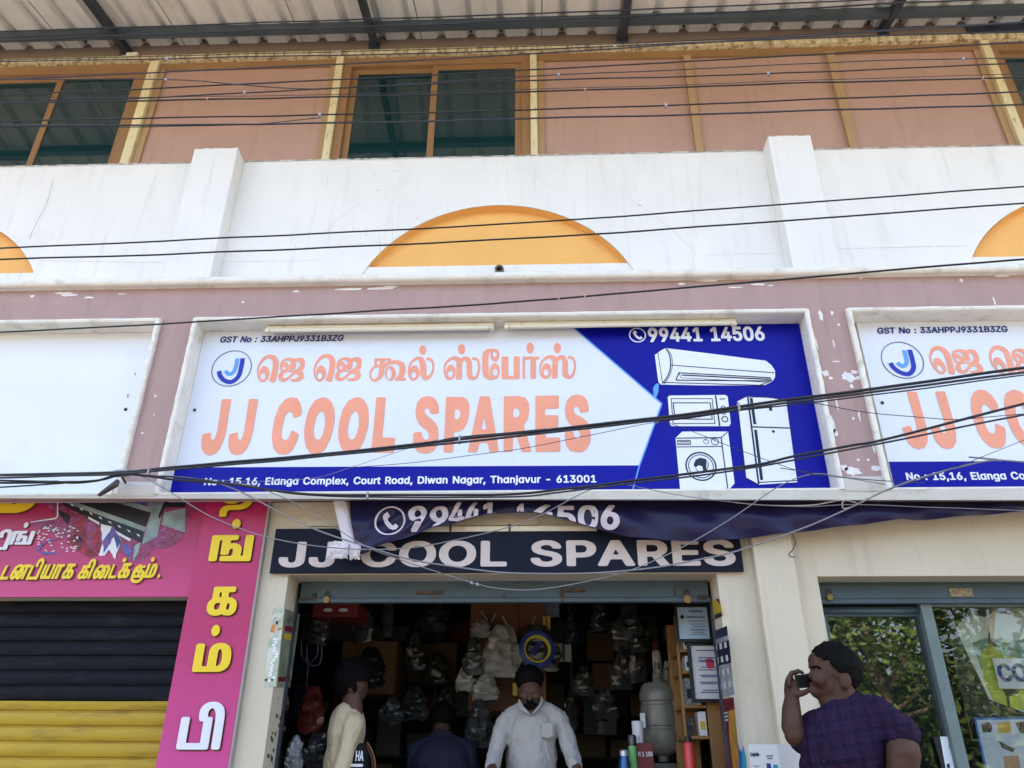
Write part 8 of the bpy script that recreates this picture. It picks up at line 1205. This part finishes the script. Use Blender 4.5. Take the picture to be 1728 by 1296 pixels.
def plaid():
    mm = bpy.data.materials.new('purple_checked_shirt'); mm.use_nodes = True; N = mm.node_tree.nodes; L = mm.node_tree.links; b = N['Principled BSDF']; b.inputs['Roughness'].default_value = .8; b.inputs['Specular IOR Level'].default_value = .15
    tc = N.new('ShaderNodeTexCoord'); mp = N.new('ShaderNodeMapping'); mp.inputs['Rotation'].default_value = (0, .12, .5); L.new(tc.outputs['Object'], mp.inputs[0])
    nz = N.new('ShaderNodeTexNoise'); nz.inputs['Scale'].default_value = 5; L.new(mp.outputs[0], nz.inputs['Vector'])
    va = N.new('ShaderNodeVectorMath'); va.operation = 'MULTIPLY_ADD'; va.inputs[1].default_value = (.02, .02, .02); L.new(nz.outputs['Color'], va.inputs[0]); L.new(mp.outputs[0], va.inputs[2])
    col = None
    def wave(dirn, scale, prof='SIN'):
        w_ = N.new('ShaderNodeTexWave'); w_.bands_direction = dirn; w_.inputs['Scale'].default_value = scale; w_.inputs['Distortion'].default_value = 0; L.new(va.outputs[0], w_.inputs['Vector']); return w_.outputs['Fac']
    def mixc(A, c, fac, lo, hi, amt):
        r = N.new('ShaderNodeMapRange'); r.inputs[1].default_value = lo; r.inputs[2].default_value = hi; r.inputs[3].default_value = 0; r.inputs[4].default_value = amt; L.new(fac, r.inputs[0])
        x = N.new('ShaderNodeMix'); x.data_type = 'RGBA'; L.new(r.outputs[0], x.inputs['Factor']); x.inputs['B'].default_value = c + (1,)
        if isinstance(A, tuple): x.inputs['A'].default_value = A + (1,)
        else: L.new(A, x.inputs['A'])
        return x.outputs['Result']
    c = mixc((.017, .008, .033), (.007, .005, .021), wave('X', 6.5), .40, .65, .65); c = mixc(c, (.007, .005, .021), wave('Z', 6.5), .40, .65, .55)
    c = mixc(c, (.055, .011, .028), wave('X', 13), .90, .98, .34); c = mixc(c, (.055, .011, .028), wave('Z', 13), .90, .98, .34)
    L.new(c, b.inputs['Base Color'])
    t2_ = N.new('ShaderNodeTexNoise'); t2_.inputs['Scale'].default_value = 11; t2_.inputs['Detail'].default_value = 3; t2_.inputs['Distortion'].default_value = 1.2; L.new(tc.outputs['Object'], t2_.inputs['Vector'])
    bp = N.new('ShaderNodeBump'); bp.inputs['Strength'].default_value = .8; bp.inputs['Distance'].default_value = .03; L.new(t2_.outputs['Fac'], bp.inputs['Height']); L.new(bp.outputs[0], b.inputs['Normal']); return mm
PLAID = plaid()
def wrinkle(a, s, seed):
    def d(p):
        q = Vector((p.x * s + seed, p.y * s, (p.z + .35 * p.x) * s * .5)); q2 = Vector((p.x * s * 1.9, p.y * s * 1.9 + seed, (p.z - .5 * p.x) * s * 1.3))
        return a * (noise.noise(q) + .8 * (.35 - abs(noise.noise(q2 + Vector((0, 0, .6 * noise.noise(q)))) * 1.6)))
    return d
def hair_cap(name, c, r, keep, parent, rot=None, disp=.006, seg=84, rings=64):
    m = MB(); m.ell(c, r, rot, seg, rings); v2 = []
    for p in m.v:
        d = (p - Vector(c)).normalized(); v2.append(p + d * disp * (noise.noise(p * 30) + .9 * noise.noise(p * 75) + .7 * noise.noise(p * 160)))
    f = [q for q in m.f if all(keep(v2[i]) for i in q)]
    used = sorted({i for q in f for i in q}); ix = {i: k for k, i in enumerate(used)}
    o = add_mesh(name, [v2[i] for i in used], [tuple(ix[i] for i in q) for q in f], HAIR, parent, True)
    k = o.modifiers.new('t', 'SOLIDIFY'); k.thickness = .012; k.offset = -1
    dg = bpy.context.evaluated_depsgraph_get(); me = bpy.data.meshes.new_from_object(o.evaluated_get(dg)); o.modifiers.clear(); o.data = me; me.polygons.foreach_set('use_smooth', [True] * len(me.polygons)); return o
def eye(c, parent, look=Vector((0, -1, 0)), r=.0115):
    m = MB(); m.ell(c, (r, r, r), seg=12, rings=8); e = m.build('eye', EYEW, parent, True); m = MB(); m.ell(Vector(c) + look.normalized() * r * .62, (r * .55, r * .55, r * .55), seg=10, rings=6); m.build('iris', EYED, e, True)
def hand_down(m, w_, d, side, s=1.0):
    """relaxed hand: palm and five separate bent fingers, w_ wrist, d direction of the fingers, side the thumb side"""
    w_ = Vector(w_); d = Vector(d).normalized(); side = Vector(side).normalized(); n = d.cross(side).normalized()
    m.ell(w_ + d * .045 * s, (.040 * s, .040 * s, .040 * s), Matrix((side, n, d)).transposed() @ Matrix.Diagonal((1.0, .42, 1.25)), seg=14, rings=10)
    for k, l in enumerate((.070, .078, .073, .056)):
        a = w_ + d * .085 * s + side * (.030 - .020 * k) * s; m.capsule([a, a + d * l * .45 * s + n * .006, a + d * l * .8 * s + n * .018, a + d * l * .95 * s + n * .032], [.0095 * s, .009 * s, .0082 * s, .007 * s], 10)
    a = w_ + d * .025 * s + side * .030 * s; m.capsule([a, a + d * .03 * s + side * .022 * s, a + d * .062 * s + side * .026 * s + n * .008], [.013 * s, .0105 * s, .008 * s], 10)
def legs(root, hx, hy, hz, ux, uy, ground, skin_m, mt=TRO, shoe=True, w_=.09):
    """standing trousers from the hips to the ankles and shoes, ux,uy = sideways axis"""
    m = MB(); fwd = Vector((uy, -ux, 0))
    m.ell((hx, hy, hz), (.16, .13, .14), seg=18, rings=12)
    for s in (-1, 1):
        a = Vector((hx + ux * w_ * s, hy + uy * w_ * s, hz - .04)); k = a + Vector((0, 0, 0)) + fwd * .01; k.z = ground + (hz - ground) * .52; e = k - fwd * .02; e.z = ground + .09
        m.capsule([a, (a + k) / 2, k, (k + e) / 2, e], [.098, .088, .072, .066, .058], 16)
    m.remesh('trousers', mt, root, .014, 4, disp=wrinkle(.006, 14, 3))
    for s in (-1, 1):
        a = Vector((hx + ux * w_ * s, hy + uy * w_ * s, ground + .03)); q = MB(); q.capsule([a - fwd * .05, a + fwd * .06, a + fwd * .15 - Vector((0, 0, .005))], [.034, .038, .030], 12); q.remesh('shoe', SHOE, root, .009, 3)

# --- the man on the phone, at the right
MY = 3.5
def pc(x, y, Y=MY): return Vector(at(1300 + x / 5.736, 1070 + y / 5.736, Y))
def icrop(p): a = proj(p); return (a[0] - 1300) * 5.736, (a[1] - 1070) * 5.736
MAN = thing('person', (pc(760, 1000).x, MY, .18), 'heavy man in a purple checked shirt holding a phone to his mouth', 'person', 'people at the shop')
m = MB()
m.ell(pc(630, 330), (.093, .079, .098)); m.ell(pc(525, 400), (.056, .064, .082)); m.ell(pc(545, 500), (.062, .066, .058)); m.ell(pc(520, 555), (.050, .050, .034)); m.ell(pc(450, 560), (.026, .032, .026)); m.ell(pc(660, 470), (.06, .07, .07))
m.capsule([pc(428, 335), pc(408, 375), pc(396, 402)], [.010, .0125, .0155], 12); m.ell(pc(410, 412), (.014, .021, .011)); m.ell(pc(425, 312), (.022, .052, .013)); m.ell(pc(440, 260), (.030, .055, .035)); m.ell(pc(418, 480), (.018, .030, .012)); m.ell(pc(424, 510), (.018, .028, .012))
for s in (-1, 1): m.ell(pc(480, 430, MY + s * .045), (.036, .030, .036)); m.ell(pc(725, 450, MY + s * .080), (.026, .012, .036), Matrix.Rotation(.15 * s, 3, 'Z')); m.ell(pc(712, 490, MY + s * .078), (.014, .012, .016))
m.capsule([pc(640, 520), pc(690, 660), pc(720, 800)], [.068, .068, .060], 18)
m.capsule([pc(560, 590), pc(600, 650)], [.045, .055], 14)
# trunk and arms (one surface with the head)
hip = Vector((pc(760, 1000).x + .03, MY + .02, 1.06))
m.capsule([pc(720, 900), pc(740, 1150), hip], [.06, .10, .11], 18)
m.capsule([pc(440, 880, 3.57), pc(305, 960, 3.52), pc(238, 985, 3.48), pc(212, 900, 3.485), pc(204, 740, 3.51), pc(208, 630, 3.53), pc(206, 590, 3.54)], [.044, .044, .042, .044, .039, .031, .029], 16)
m.capsule([pc(1180, 940, 3.36), pc(1275, 1010, 3.335), pc(1290, 1150, 3.31), pc(1270, 1400, 3.32), pc(1250, 1560, 3.36)], [.046, .058, .061, .054, .046], 18)
eb = pc(1250, 1560, 3.36); wr = Vector((hip.x + .16, MY - .09, 1.10)); m.capsule([eb, (eb + wr) / 2, wr], [.046, .040, .030], 14)
hand_down(m, wr, Vector((-.6, -.15, -.75)), Vector((-.4, -.2, .8)))
# the hand that holds the phone
m.capsule([pc(205, 600, 3.54), pc(200, 550, 3.538), pc(192, 480, 3.535)], [.029, .030, .024], 14); m.ell(pc(205, 520, 3.535), (.030, .034, .042)); m.ell(pc(235, 560, 3.52), (.026, .024, .020))
for k, (tx, ty) in enumerate(((318, 362), (300, 352), (275, 358), (250, 372))):
    Yk = 3.497 + .019 * k
    m.capsule([pc(180 - 4 * k, 490, Yk), pc(176 - 3 * k, 425 + 4 * k, Yk), pc(205, 372 + 5 * k, Yk + .004), pc(tx - 30, ty + 2, Yk + .008), pc(tx, ty + 14, Yk + .010)], [.0115, .0105, .010, .0092, .0080], 10)
m.capsule([pc(225, 575, 3.505), pc(290, 578, 3.492), pc(345, 560, 3.495), pc(388, 530, 3.50)], [.017, .0145, .012, .0092], 12)
bod = m.remesh('body', SKIN, MAN, .0062, 4)
ph = thing('mobile_phone', tuple(pc(315, 450, 3.55)), 'black mobile phone held up before the mouth of the man in purple', 'phone')
q = MB(); P = [pc(x, y, Yq) for Yq in (3.522, 3.625) for x, y in ((228, 402), (382, 378), (402, 518), (262, 528))]; q.add(P, [(3, 2, 1, 0), (4, 5, 6, 7), (0, 1, 5, 4), (1, 2, 6, 5), (2, 3, 7, 6), (3, 0, 4, 7)]); q.build('case', BLACKM, ph); q = MB(); q.add([P[0].lerp(P[2], .12) + Vector((0, -.001, 0)), P[1].lerp(P[3], .12) + Vector((0, -.001, 0)), P[2].lerp(P[0], .12) + Vector((0, -.001, 0)), P[3].lerp(P[1], .12) + Vector((0, -.001, 0))], [(3, 2, 1, 0)]); q.build('screen', mat('dark_screen', (.004, .004, .005), .5, .2), ph)
HB = [(380, 232), (420, 226), (540, 236), (575, 275), (605, 318), (650, 372), (690, 388), (720, 385), (770, 430), (790, 545), (900, 545)]
def yb(x):
    for (a, b_), (c_, d_) in zip(HB[:-1], HB[1:]):
        if a <= x <= c_: return b_ + (d_ - b_) * (x - a) / (c_ - a)
    return 232 if x < 380 else 545
hair_cap('hair', pc(628, 326), (.106, .090, .106), lambda p: icrop(p)[1] < yb(icrop(p)[0]), MAN, disp=.005)
m = MB(); m.ell(pc(408, 448), (.016, .034, .0105)); m.capsule([pc(408, 442, MY - .016), pc(428, 450, MY - .040), pc(446, 464, MY - .055), pc(454, 484, MY - .059)], [.010, .010, .008, .005], 10); m.capsule([pc(425, 450, MY + .022), pc(450, 474, MY + .036)], [.010, .006], 10); m.remesh('moustache', HAIR, MAN, .0035, 2, disp=wrinkle(.0015, 120, 1))
for s in (-1, 1):
    eye(pc(455, 352, MY + s * .034), MAN, Vector((-1, s * .5, 0)), .0112)
    q = MB(); q.capsule([pc(408, 322, MY + s * .018), pc(440, 313, MY + s * .040), pc(482, 330, MY + s * .056)], [.006, .0065, .004], 8); q.build('eyebrow', HAIR, MAN, True)
m = MB(); m.ell(pc(408, 482), (.012, .022, .006)); m.ell(pc(414, 504), (.012, .020, .007)); m.remesh('lips', LIP, MAN, .003, 2)
m = MB()
m.ell(pc(745, 1080, 3.47), (.176, .150, .17)); m.ell(pc(705, 1200, 3.46), (.158, .165, .16)); m.ell(pc(720, 1450, 3.47), (.165, .165, .24)); m.ell(hip + Vector((0, 0, .02)), (.165, .15, .14)); m.capsule([pc(470, 880, 3.57), pc(690, 850, 3.50), pc(860, 765, 3.46), pc(1010, 780, 3.42), pc(1190, 905, 3.36)], [.056, .074, .076, .074, .068], 18)
m.capsule([pc(835, 650, 3.49), pc(990, 740, 3.44)], [.030, .05], 14); m.capsule([pc(1185, 915, 3.36), pc(1262, 950, 3.335)], [.070, .073], 18); m.capsule([pc(455, 880, 3.57), pc(365, 945, 3.53), pc(312, 1000, 3.505)], [.062, .060, .058], 16)
m.remesh('shirt', PLAID, MAN, .010, 3, disp=wrinkle(.011, 15, 5))
m = MB(); m.capsule([pc(838, 572, 3.47), pc(770, 660, 3.415), pc(660, 735, 3.40), pc(575, 750, 3.42), pc(545, 720, 3.46)], [.012, .016, .017, .014, .010], 12); m.capsule([pc(838, 572, 3.47), pc(790, 590, 3.53), pc(690, 660, 3.565), pc(560, 700, 3.53), pc(545, 720, 3.46)], [.012, .014, .014, .012, .010], 12)
m.add([pc(780, 650, 3.400), pc(660, 715, 3.385), pc(550, 740, 3.415), pc(570, 815, 3.395), pc(690, 800, 3.37)] + [pc(780, 650, 3.42), pc(660, 715, 3.405), pc(550, 740, 3.435), pc(570, 815, 3.415), pc(690, 800, 3.39)], [(0, 1, 4), (1, 2, 3, 4), (9, 6, 5), (9, 8, 7, 6), (0, 4, 9, 5), (4, 3, 8, 9), (3, 2, 7, 8)]); m.remesh('collar', PLAID, MAN, .005, 2)
for x, y, Yq in ((470, 940, 3.34), (520, 1230, 3.31)): q = MB(); q.ell(pc(x, y, Yq), (.005, .003, .005), seg=10, rings=6); q.build('button', BLACKM, MAN, True)
legs(MAN, hip.x, hip.y, 1.0, .65, -.75, .18, SKIN)

# --- the man in the white shirt, behind the counter, looking down
WYp = 5.0
def wc_(x, y, Y=WYp): return Vector(at(820 + x / 6.611, 1100 + y / 6.611, Y))
def iw(p): a = proj(p); return (a[0] - 820) * 6.611, (a[1] - 1100) * 6.611
WM = thing('person', (wc_(500, 900).x, WYp, FL_), 'man in a white shirt and glasses looking down, under the hose coil', 'person', 'people at the shop')
m = MB(); m.ell(wc_(485, 308, 5.0), (.076, .090, .074)); m.ell(wc_(494, 430, 4.955), (.063, .062, .062)); m.ell(wc_(495, 540, 4.955), (.052, .054, .050)); m.capsule([wc_(495, 445, 4.898), wc_(492, 500, 4.882), wc_(490, 525, 4.885)], [.009, .012, .014], 12); m.ell(wc_(490, 520, 4.893), (.020, .012, .010)); m.ell(wc_(495, 425, 4.903), (.050, .014, .012)); m.capsule([wc_(495, 540, 5.0), wc_(500, 680, 5.02)], [.056, .062], 16)
for s, ex in ((-1, 366), (1, 618)): m.ell(wc_(ex, 440, 4.99), (.011, .022, .030))
for xx in (430, 560): m.ell(wc_(xx, 490, 4.915), (.026, .018, .020))
whip = Vector((wc_(500, 900).x, 5.03, 1.22))
m.capsule([wc_(500, 720, 5.03), wc_(505, 1000, 5.03), whip], [.05, .08, .09], 18)
for pts_, rs_ in (([(215, 800, 5.0), (130, 1000, 4.96), (70, 1250, 4.86), (60, 1380, 4.72)], [.034, .034, .033, .028]), ([(812, 755, 5.0), (915, 980, 4.96), (965, 1200, 4.88), (1030, 1340, 4.74)], [.034, .034, .033, .028])):
    m.capsule([wc_(*p) for p in pts_], rs_, 14)
    e = wc_(*pts_[-1]); sx = 1 if e.x < whip.x else -1; hand_down(m, e, Vector((sx * .35, -.75, -.45)), Vector((sx, .1, .25)))
m.remesh('body', SKIN2, WM, .007, 4)
HBW = [(300, 470), (345, 470), (372, 455), (384, 385), (420, 352), (495, 335), (570, 350), (602, 385), (614, 455), (640, 470), (700, 470)]
def ybw(x):
    for (a, b_), (c_, d_) in zip(HBW[:-1], HBW[1:]):
        if a <= x <= c_: return b_ + (d_ - b_) * (x - a) / (c_ - a)
    return 450
hair_cap('hair', wc_(483, 300, 5.0), (.087, .100, .082), lambda p: iw(p)[1] < (ybw(iw(p)[0]) if p.y < 5.02 else 560), WM)
m = MB(); m.ell(wc_(495, 606, 4.945), (.048, .047, .034)); m.ell(wc_(492, 550, 4.898), (.029, .012, .010)); m.remesh('beard', HAIR, WM, .005, 2, disp=wrinkle(.003, 90, 2))
for xx in (438, 556):
    q = MB(); c_ = wc_(xx, 474, 4.888); q.tube([c_ + Vector((.024 * cos(2 * pi * i / 20), 0.004 * cos(2 * pi * i / 20), .017 * sin(2 * pi * i / 20))) for i in range(21)], .0016, 6, False); q.build('glasses_rim', mat('thin_metal_frame', (.10, .09, .08), .35, .5, metal=.6), WM, True)
q = MB(); q.tube([wc_(487, 470, 4.886), wc_(507, 470, 4.886)], .0016, 6); q.build('glasses_bridge', MATS['thin_metal_frame'], WM, True)
m = MB()
m.ell(wc_(505, 930, 5.01), (.150, .112, .17)); m.ell(wc_(510, 1200, 5.01), (.150, .122, .24)); m.ell(whip, (.155, .13, .16)); m.capsule([wc_(232, 762, 5.01), wc_(370, 668, 5.02), wc_(500, 690, 5.03), wc_(630, 640, 5.02), wc_(790, 712, 5.01)], [.050, .052, .052, .052, .050], 16)
m.capsule([wc_(215, 780, 5.0), wc_(148, 960, 4.97), wc_(95, 1180, 4.90), wc_(70, 1300, 4.82)], [.052, .050, .047, .042], 16); m.capsule([wc_(812, 735, 5.0), wc_(900, 940, 4.97), wc_(955, 1150, 4.90), wc_(1000, 1290, 4.80)], [.052, .050, .047, .042], 16)
m.remesh('shirt', WSH, WM, .010, 3, disp=wrinkle(.011, 14, 9))
def flap(pts, Y, nm, mt, par, th=.008):
    P = [wc_(*p) if len(p) == 3 else wc_(p[0], p[1], Y) for p in pts]; q = MB(); k = len(P); q.add(P + [p + Vector((0, th, 0)) for p in P], [tuple(range(k - 1, -1, -1)), tuple(range(k, 2 * k))] + [(i, (i + 1) % k, (i + 1) % k + k, i + k) for i in range(k)]); return q.build(nm, mt, par)
flap([(372, 520, 4.965), (420, 610, 4.915), (502, 700, 4.893), (455, 690, 4.89), (385, 640, 4.91), (345, 590, 4.955)], 0, 'collar', WSH, WM); flap([(620, 490, 4.965), (590, 600, 4.915), (502, 700, 4.893), (545, 680, 4.89), (610, 605, 4.91), (645, 540, 4.955)], 0, 'collar', WSH, WM)
flap([(382, 545, 4.962), (420, 612, 4.918), (500, 696, 4.898), (586, 604, 4.918), (612, 540, 4.962)], 0, 'neckline_skin', SKIN2, WM, .02)  # bare skin of the open neck between the collar flaps
pk = [wc_(x, y, 4.900) for x, y in ((620, 800), (740, 790), (745, 940), (680, 965), (622, 945))]
q = MB(); q.add(pk + [p + Vector((0, .02, 0)) for p in pk], [(4, 3, 2, 1, 0)] + [(i, (i + 1) % 5, (i + 1) % 5 + 5, i + 5) for i in range(5)]); q.build('pocket', WSH, WM)
legs(WM, whip.x, whip.y, 1.12, 1, 0, FL_, SKIN2)

# --- the person in the cream sweatshirt, seen from the side
CYp = 4.75
def cc(x, y, Y=CYp): return Vector(at(520 + x / 6, 1080 + y / 6, Y))
CM = thing('person', (cc(380, 900).x, CYp, FL_), 'dark haired person in a cream sweatshirt at the left of the open shop', 'person', 'people at the shop')
m = MB(); m.ell(cc(455, 420, 4.80), (.088, .080, .105)); m.ell(cc(510, 500, 4.83), (.055, .06, .07)); m.capsule([cc(560, 470, 4.86), cc(585, 500, 4.87)], [.010, .014], 10); m.capsule([cc(450, 540, 4.79), cc(445, 740, 4.78)], [.055, .062], 16); m.ell(cc(435, 470, 4.725), (.022, .010, .032))
chip = Vector((cc(380, 900).x, 4.78, 1.20)); m.capsule([cc(400, 780, 4.79), cc(380, 1100, 4.79), chip], [.05, .07, .08], 16)
m.capsule([cc(470, 850, 4.68), cc(400, 1080, 4.64), cc(320, 1330, 4.62)], [.032, .034, .034], 14); e = cc(345, 1600, 4.58); m.capsule([cc(320, 1330, 4.62), e], [.038, .028], 14); hand_down(m, e, Vector((.4, .1, -.7)), Vector((.5, -.6, .2)))
m.remesh('body', SKIN2, CM, .008, 4)
hair_cap('hair', cc(440, 390, 4.80), (.108, .100, .118), lambda p: not ((proj(p)[0] - 520) * 6 > 500 and (proj(p)[1] - 1080) * 6 > 420) and (proj(p)[1] - 1080) * 6 < 570, CM, disp=.010)
m = MB(); m.ell(cc(385, 940, 4.80), (.105, .15, .17)); m.ell(cc(360, 1250, 4.80), (.108, .145, .24)); m.ell(chip + Vector((0, 0, -.02)), (.112, .14, .15)); m.capsule([cc(400, 770, 4.90), cc(440, 760, 4.80), cc(455, 840, 4.70)], [.055, .052, .056], 16)
m.capsule([cc(460, 850, 4.69), cc(405, 1060, 4.65), cc(330, 1300, 4.62), cc(320, 1450, 4.60)], [.056, .050, .047, .044], 16); m.remesh('sweatshirt', CSH, CM, .010, 3, disp=wrinkle(.009, 12, 14))
m = MB(); m.tube([cc(352, 690, 4.86), cc(400, 690, 4.75), cc(470, 720, 4.72), cc(530, 755, 4.78)], .011, 8); m.build('neckband', CSH, CM, True)
m = MB(); m.ell(cc(520, 1290, 4.70), (.055, .075, .125)); m.remesh('dark_front', BLK, CM, .008, 3)
m = MB(); a = cc(478, 1225, 4.62); b = cc(566, 1122, 4.62); text_on(m, 'HA', 'M', a.x, b.x, a.z, b.z, 4.620); a = cc(425, 1283, 4.62); b = cc(555, 1255, 4.62); flat_fill(m, [[(a.x, a.z), (b.x, a.z), (b.x, b.z), (a.x, b.z)]], lambda x, z: 4.620); m.build('print', WBX, CM)
legs(CM, chip.x, chip.y, 1.1, .3, .95, FL_, SKIN2)
m = MB(); rc = thing('copper_wire_loop', tuple(cc(640, 1290, 4.9)), 'brown curved wire loop behind the cream sweatshirt', 'wire'); m.tube(spline([cc(590, 1030, 4.92), cc(640, 1110, 4.92), cc(672, 1220, 4.92), cc(680, 1330, 4.92)], 6), .006, 8); m.build('outer_strand', mat('copper_brown', (.28, .11, .05), .4, .5), rc, True); m = MB(); m.tube(spline([cc(585, 1060, 4.93), cc(630, 1150, 4.93), cc(650, 1240, 4.93), cc(655, 1330, 4.93)], 6), .005, 8); m.build('inner_strand', MATS['copper_brown'], rc, True)

# --- the seated man in navy, bent forward with his back to the street
NM = thing('person', (at(745, 1290, 5.3).x, 5.3, FL_), 'man in a navy shirt bent forward with his back to the street', 'person', 'people at the shop')
P5 = lambda x, y, Y: Vector(at(x, y, Y))
m = MB(); m.ell(P5(746, 1216, 5.50), (.080, .095, .09)); m.capsule([P5(746, 1225, 5.46), P5(745, 1250, 5.38)], [.055, .06], 14); m.capsule([P5(745, 1262, 5.36), Vector((at(745, 1290, 5.3).x, 5.3, 1.15)), Vector((at(745, 1290, 5.3).x, 5.32, .98))], [.06, .09, .1], 16)
nx = at(745, 1290, 5.3).x
for s in (-1, 1):
    e = Vector((nx + s * .27, 5.55, 1.25)); w_ = Vector((nx + s * .12, 5.80, 1.22)); m.capsule([Vector((nx + s * .17, 5.36, 1.55)), e, w_], [.035, .036, .03], 12); hand_down(m, w_, Vector((-s * .3, .8, -.2)), Vector((-s, -.2, .2)))
m.remesh('body', SKIN2, NM, .009, 4)
hair_cap('hair', P5(746, 1212, 5.50), (.090, .105, .100), lambda p: p.y < 5.56 and p.z > P5(746, 1232, 5.5).z, NM)
m = MB(); m.ell(P5(745, 1290, 5.33), (.185, .13, .155)); m.ell((nx, 5.3, 1.30), (.185, .14, .24)); m.ell((nx, 5.32, 1.05), (.18, .15, .14)); m.capsule([P5(702, 1270, 5.36), P5(745, 1248, 5.38), P5(790, 1270, 5.36)], [.062, .065, .062], 14)
for s in (-1, 1): m.capsule([Vector((nx + s * .165, 5.36, 1.56)), Vector((nx + s * .22, 5.45, 1.40)), Vector((nx + s * .26, 5.53, 1.27))], [.062, .056, .052], 12)
m.remesh('shirt', NSH, NM, .01, 4, disp=wrinkle(.007, 11, 21))
m = MB(); m.tube([P5(728, 1236, 5.36), P5(745, 1243, 5.345), P5(763, 1236, 5.36)], .010, 8); m.build('collar', NSH, NM, True)
m = MB()
for s in (-1, 1): k = Vector((nx + s * .12, 5.78, .96)); m.capsule([Vector((nx + s * .09, 5.34, .98)), k, Vector((nx + s * .12, 5.74, .44))], [.09, .072, .055], 14)
m.remesh('trousers', TRO, NM, .014, 4)
for s in (-1, 1): q = MB(); a = Vector((nx + s * .12, 5.74, FL_ + .03)); q.capsule([a, a + Vector((0, .16, 0))], [.034, .030], 10); q.remesh('shoe', SHOE, NM, .01, 2)
sl = thing('stool', (nx, 5.32, FL_), 'low dark stool under the bent man in navy', 'stool'); MB().box(nx - .17, nx + .17, 5.16, 5.5, .80, .84, bev=.008).build('seat', WOOD, sl)
for sx in (-.15, .12):
    for sy in (5.18, 5.45): MB().box(nx + sx, nx + sx + .03, sy, sy + .03, FL_ + .001, .799).build('leg', BLACKM, sl)

# --- racks of dim stock along the back and the side walls
RK = thing('stock_rack', (-.3, 7.1, FL_), 'tall dark rack of small stock boxes along the back wall', 'rack')
rg = random.Random(11)
for z in (.9, 1.3, 1.62, 1.92, 2.22, 2.52, 2.8): MB().box(-2.15, 1.38, 6.95, 7.35, z - .015, z).build('rack_shelf', INNER, RK)
for x in (-2.15, -.9, .25, 1.36): MB().box(x, x + .025, 6.93, 6.949, FL_ + .001, 2.85).build('upright', STEEL, RK)
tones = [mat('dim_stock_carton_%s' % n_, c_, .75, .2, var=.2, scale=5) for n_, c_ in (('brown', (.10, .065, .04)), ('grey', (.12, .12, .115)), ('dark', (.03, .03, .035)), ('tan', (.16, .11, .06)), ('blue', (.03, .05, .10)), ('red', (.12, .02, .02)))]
proto = {}
nb = 0
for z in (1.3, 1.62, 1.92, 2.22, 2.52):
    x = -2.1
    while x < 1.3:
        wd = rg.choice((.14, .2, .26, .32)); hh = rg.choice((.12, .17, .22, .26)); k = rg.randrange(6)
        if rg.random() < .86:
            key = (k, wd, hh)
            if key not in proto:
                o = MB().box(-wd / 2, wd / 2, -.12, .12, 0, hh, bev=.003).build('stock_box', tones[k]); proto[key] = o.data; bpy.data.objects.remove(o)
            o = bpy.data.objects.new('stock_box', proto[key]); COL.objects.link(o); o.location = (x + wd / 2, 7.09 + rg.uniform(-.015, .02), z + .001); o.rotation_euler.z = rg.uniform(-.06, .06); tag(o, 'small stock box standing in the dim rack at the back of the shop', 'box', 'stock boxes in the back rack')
        x += wd + rg.choice((.01, .02, .05))
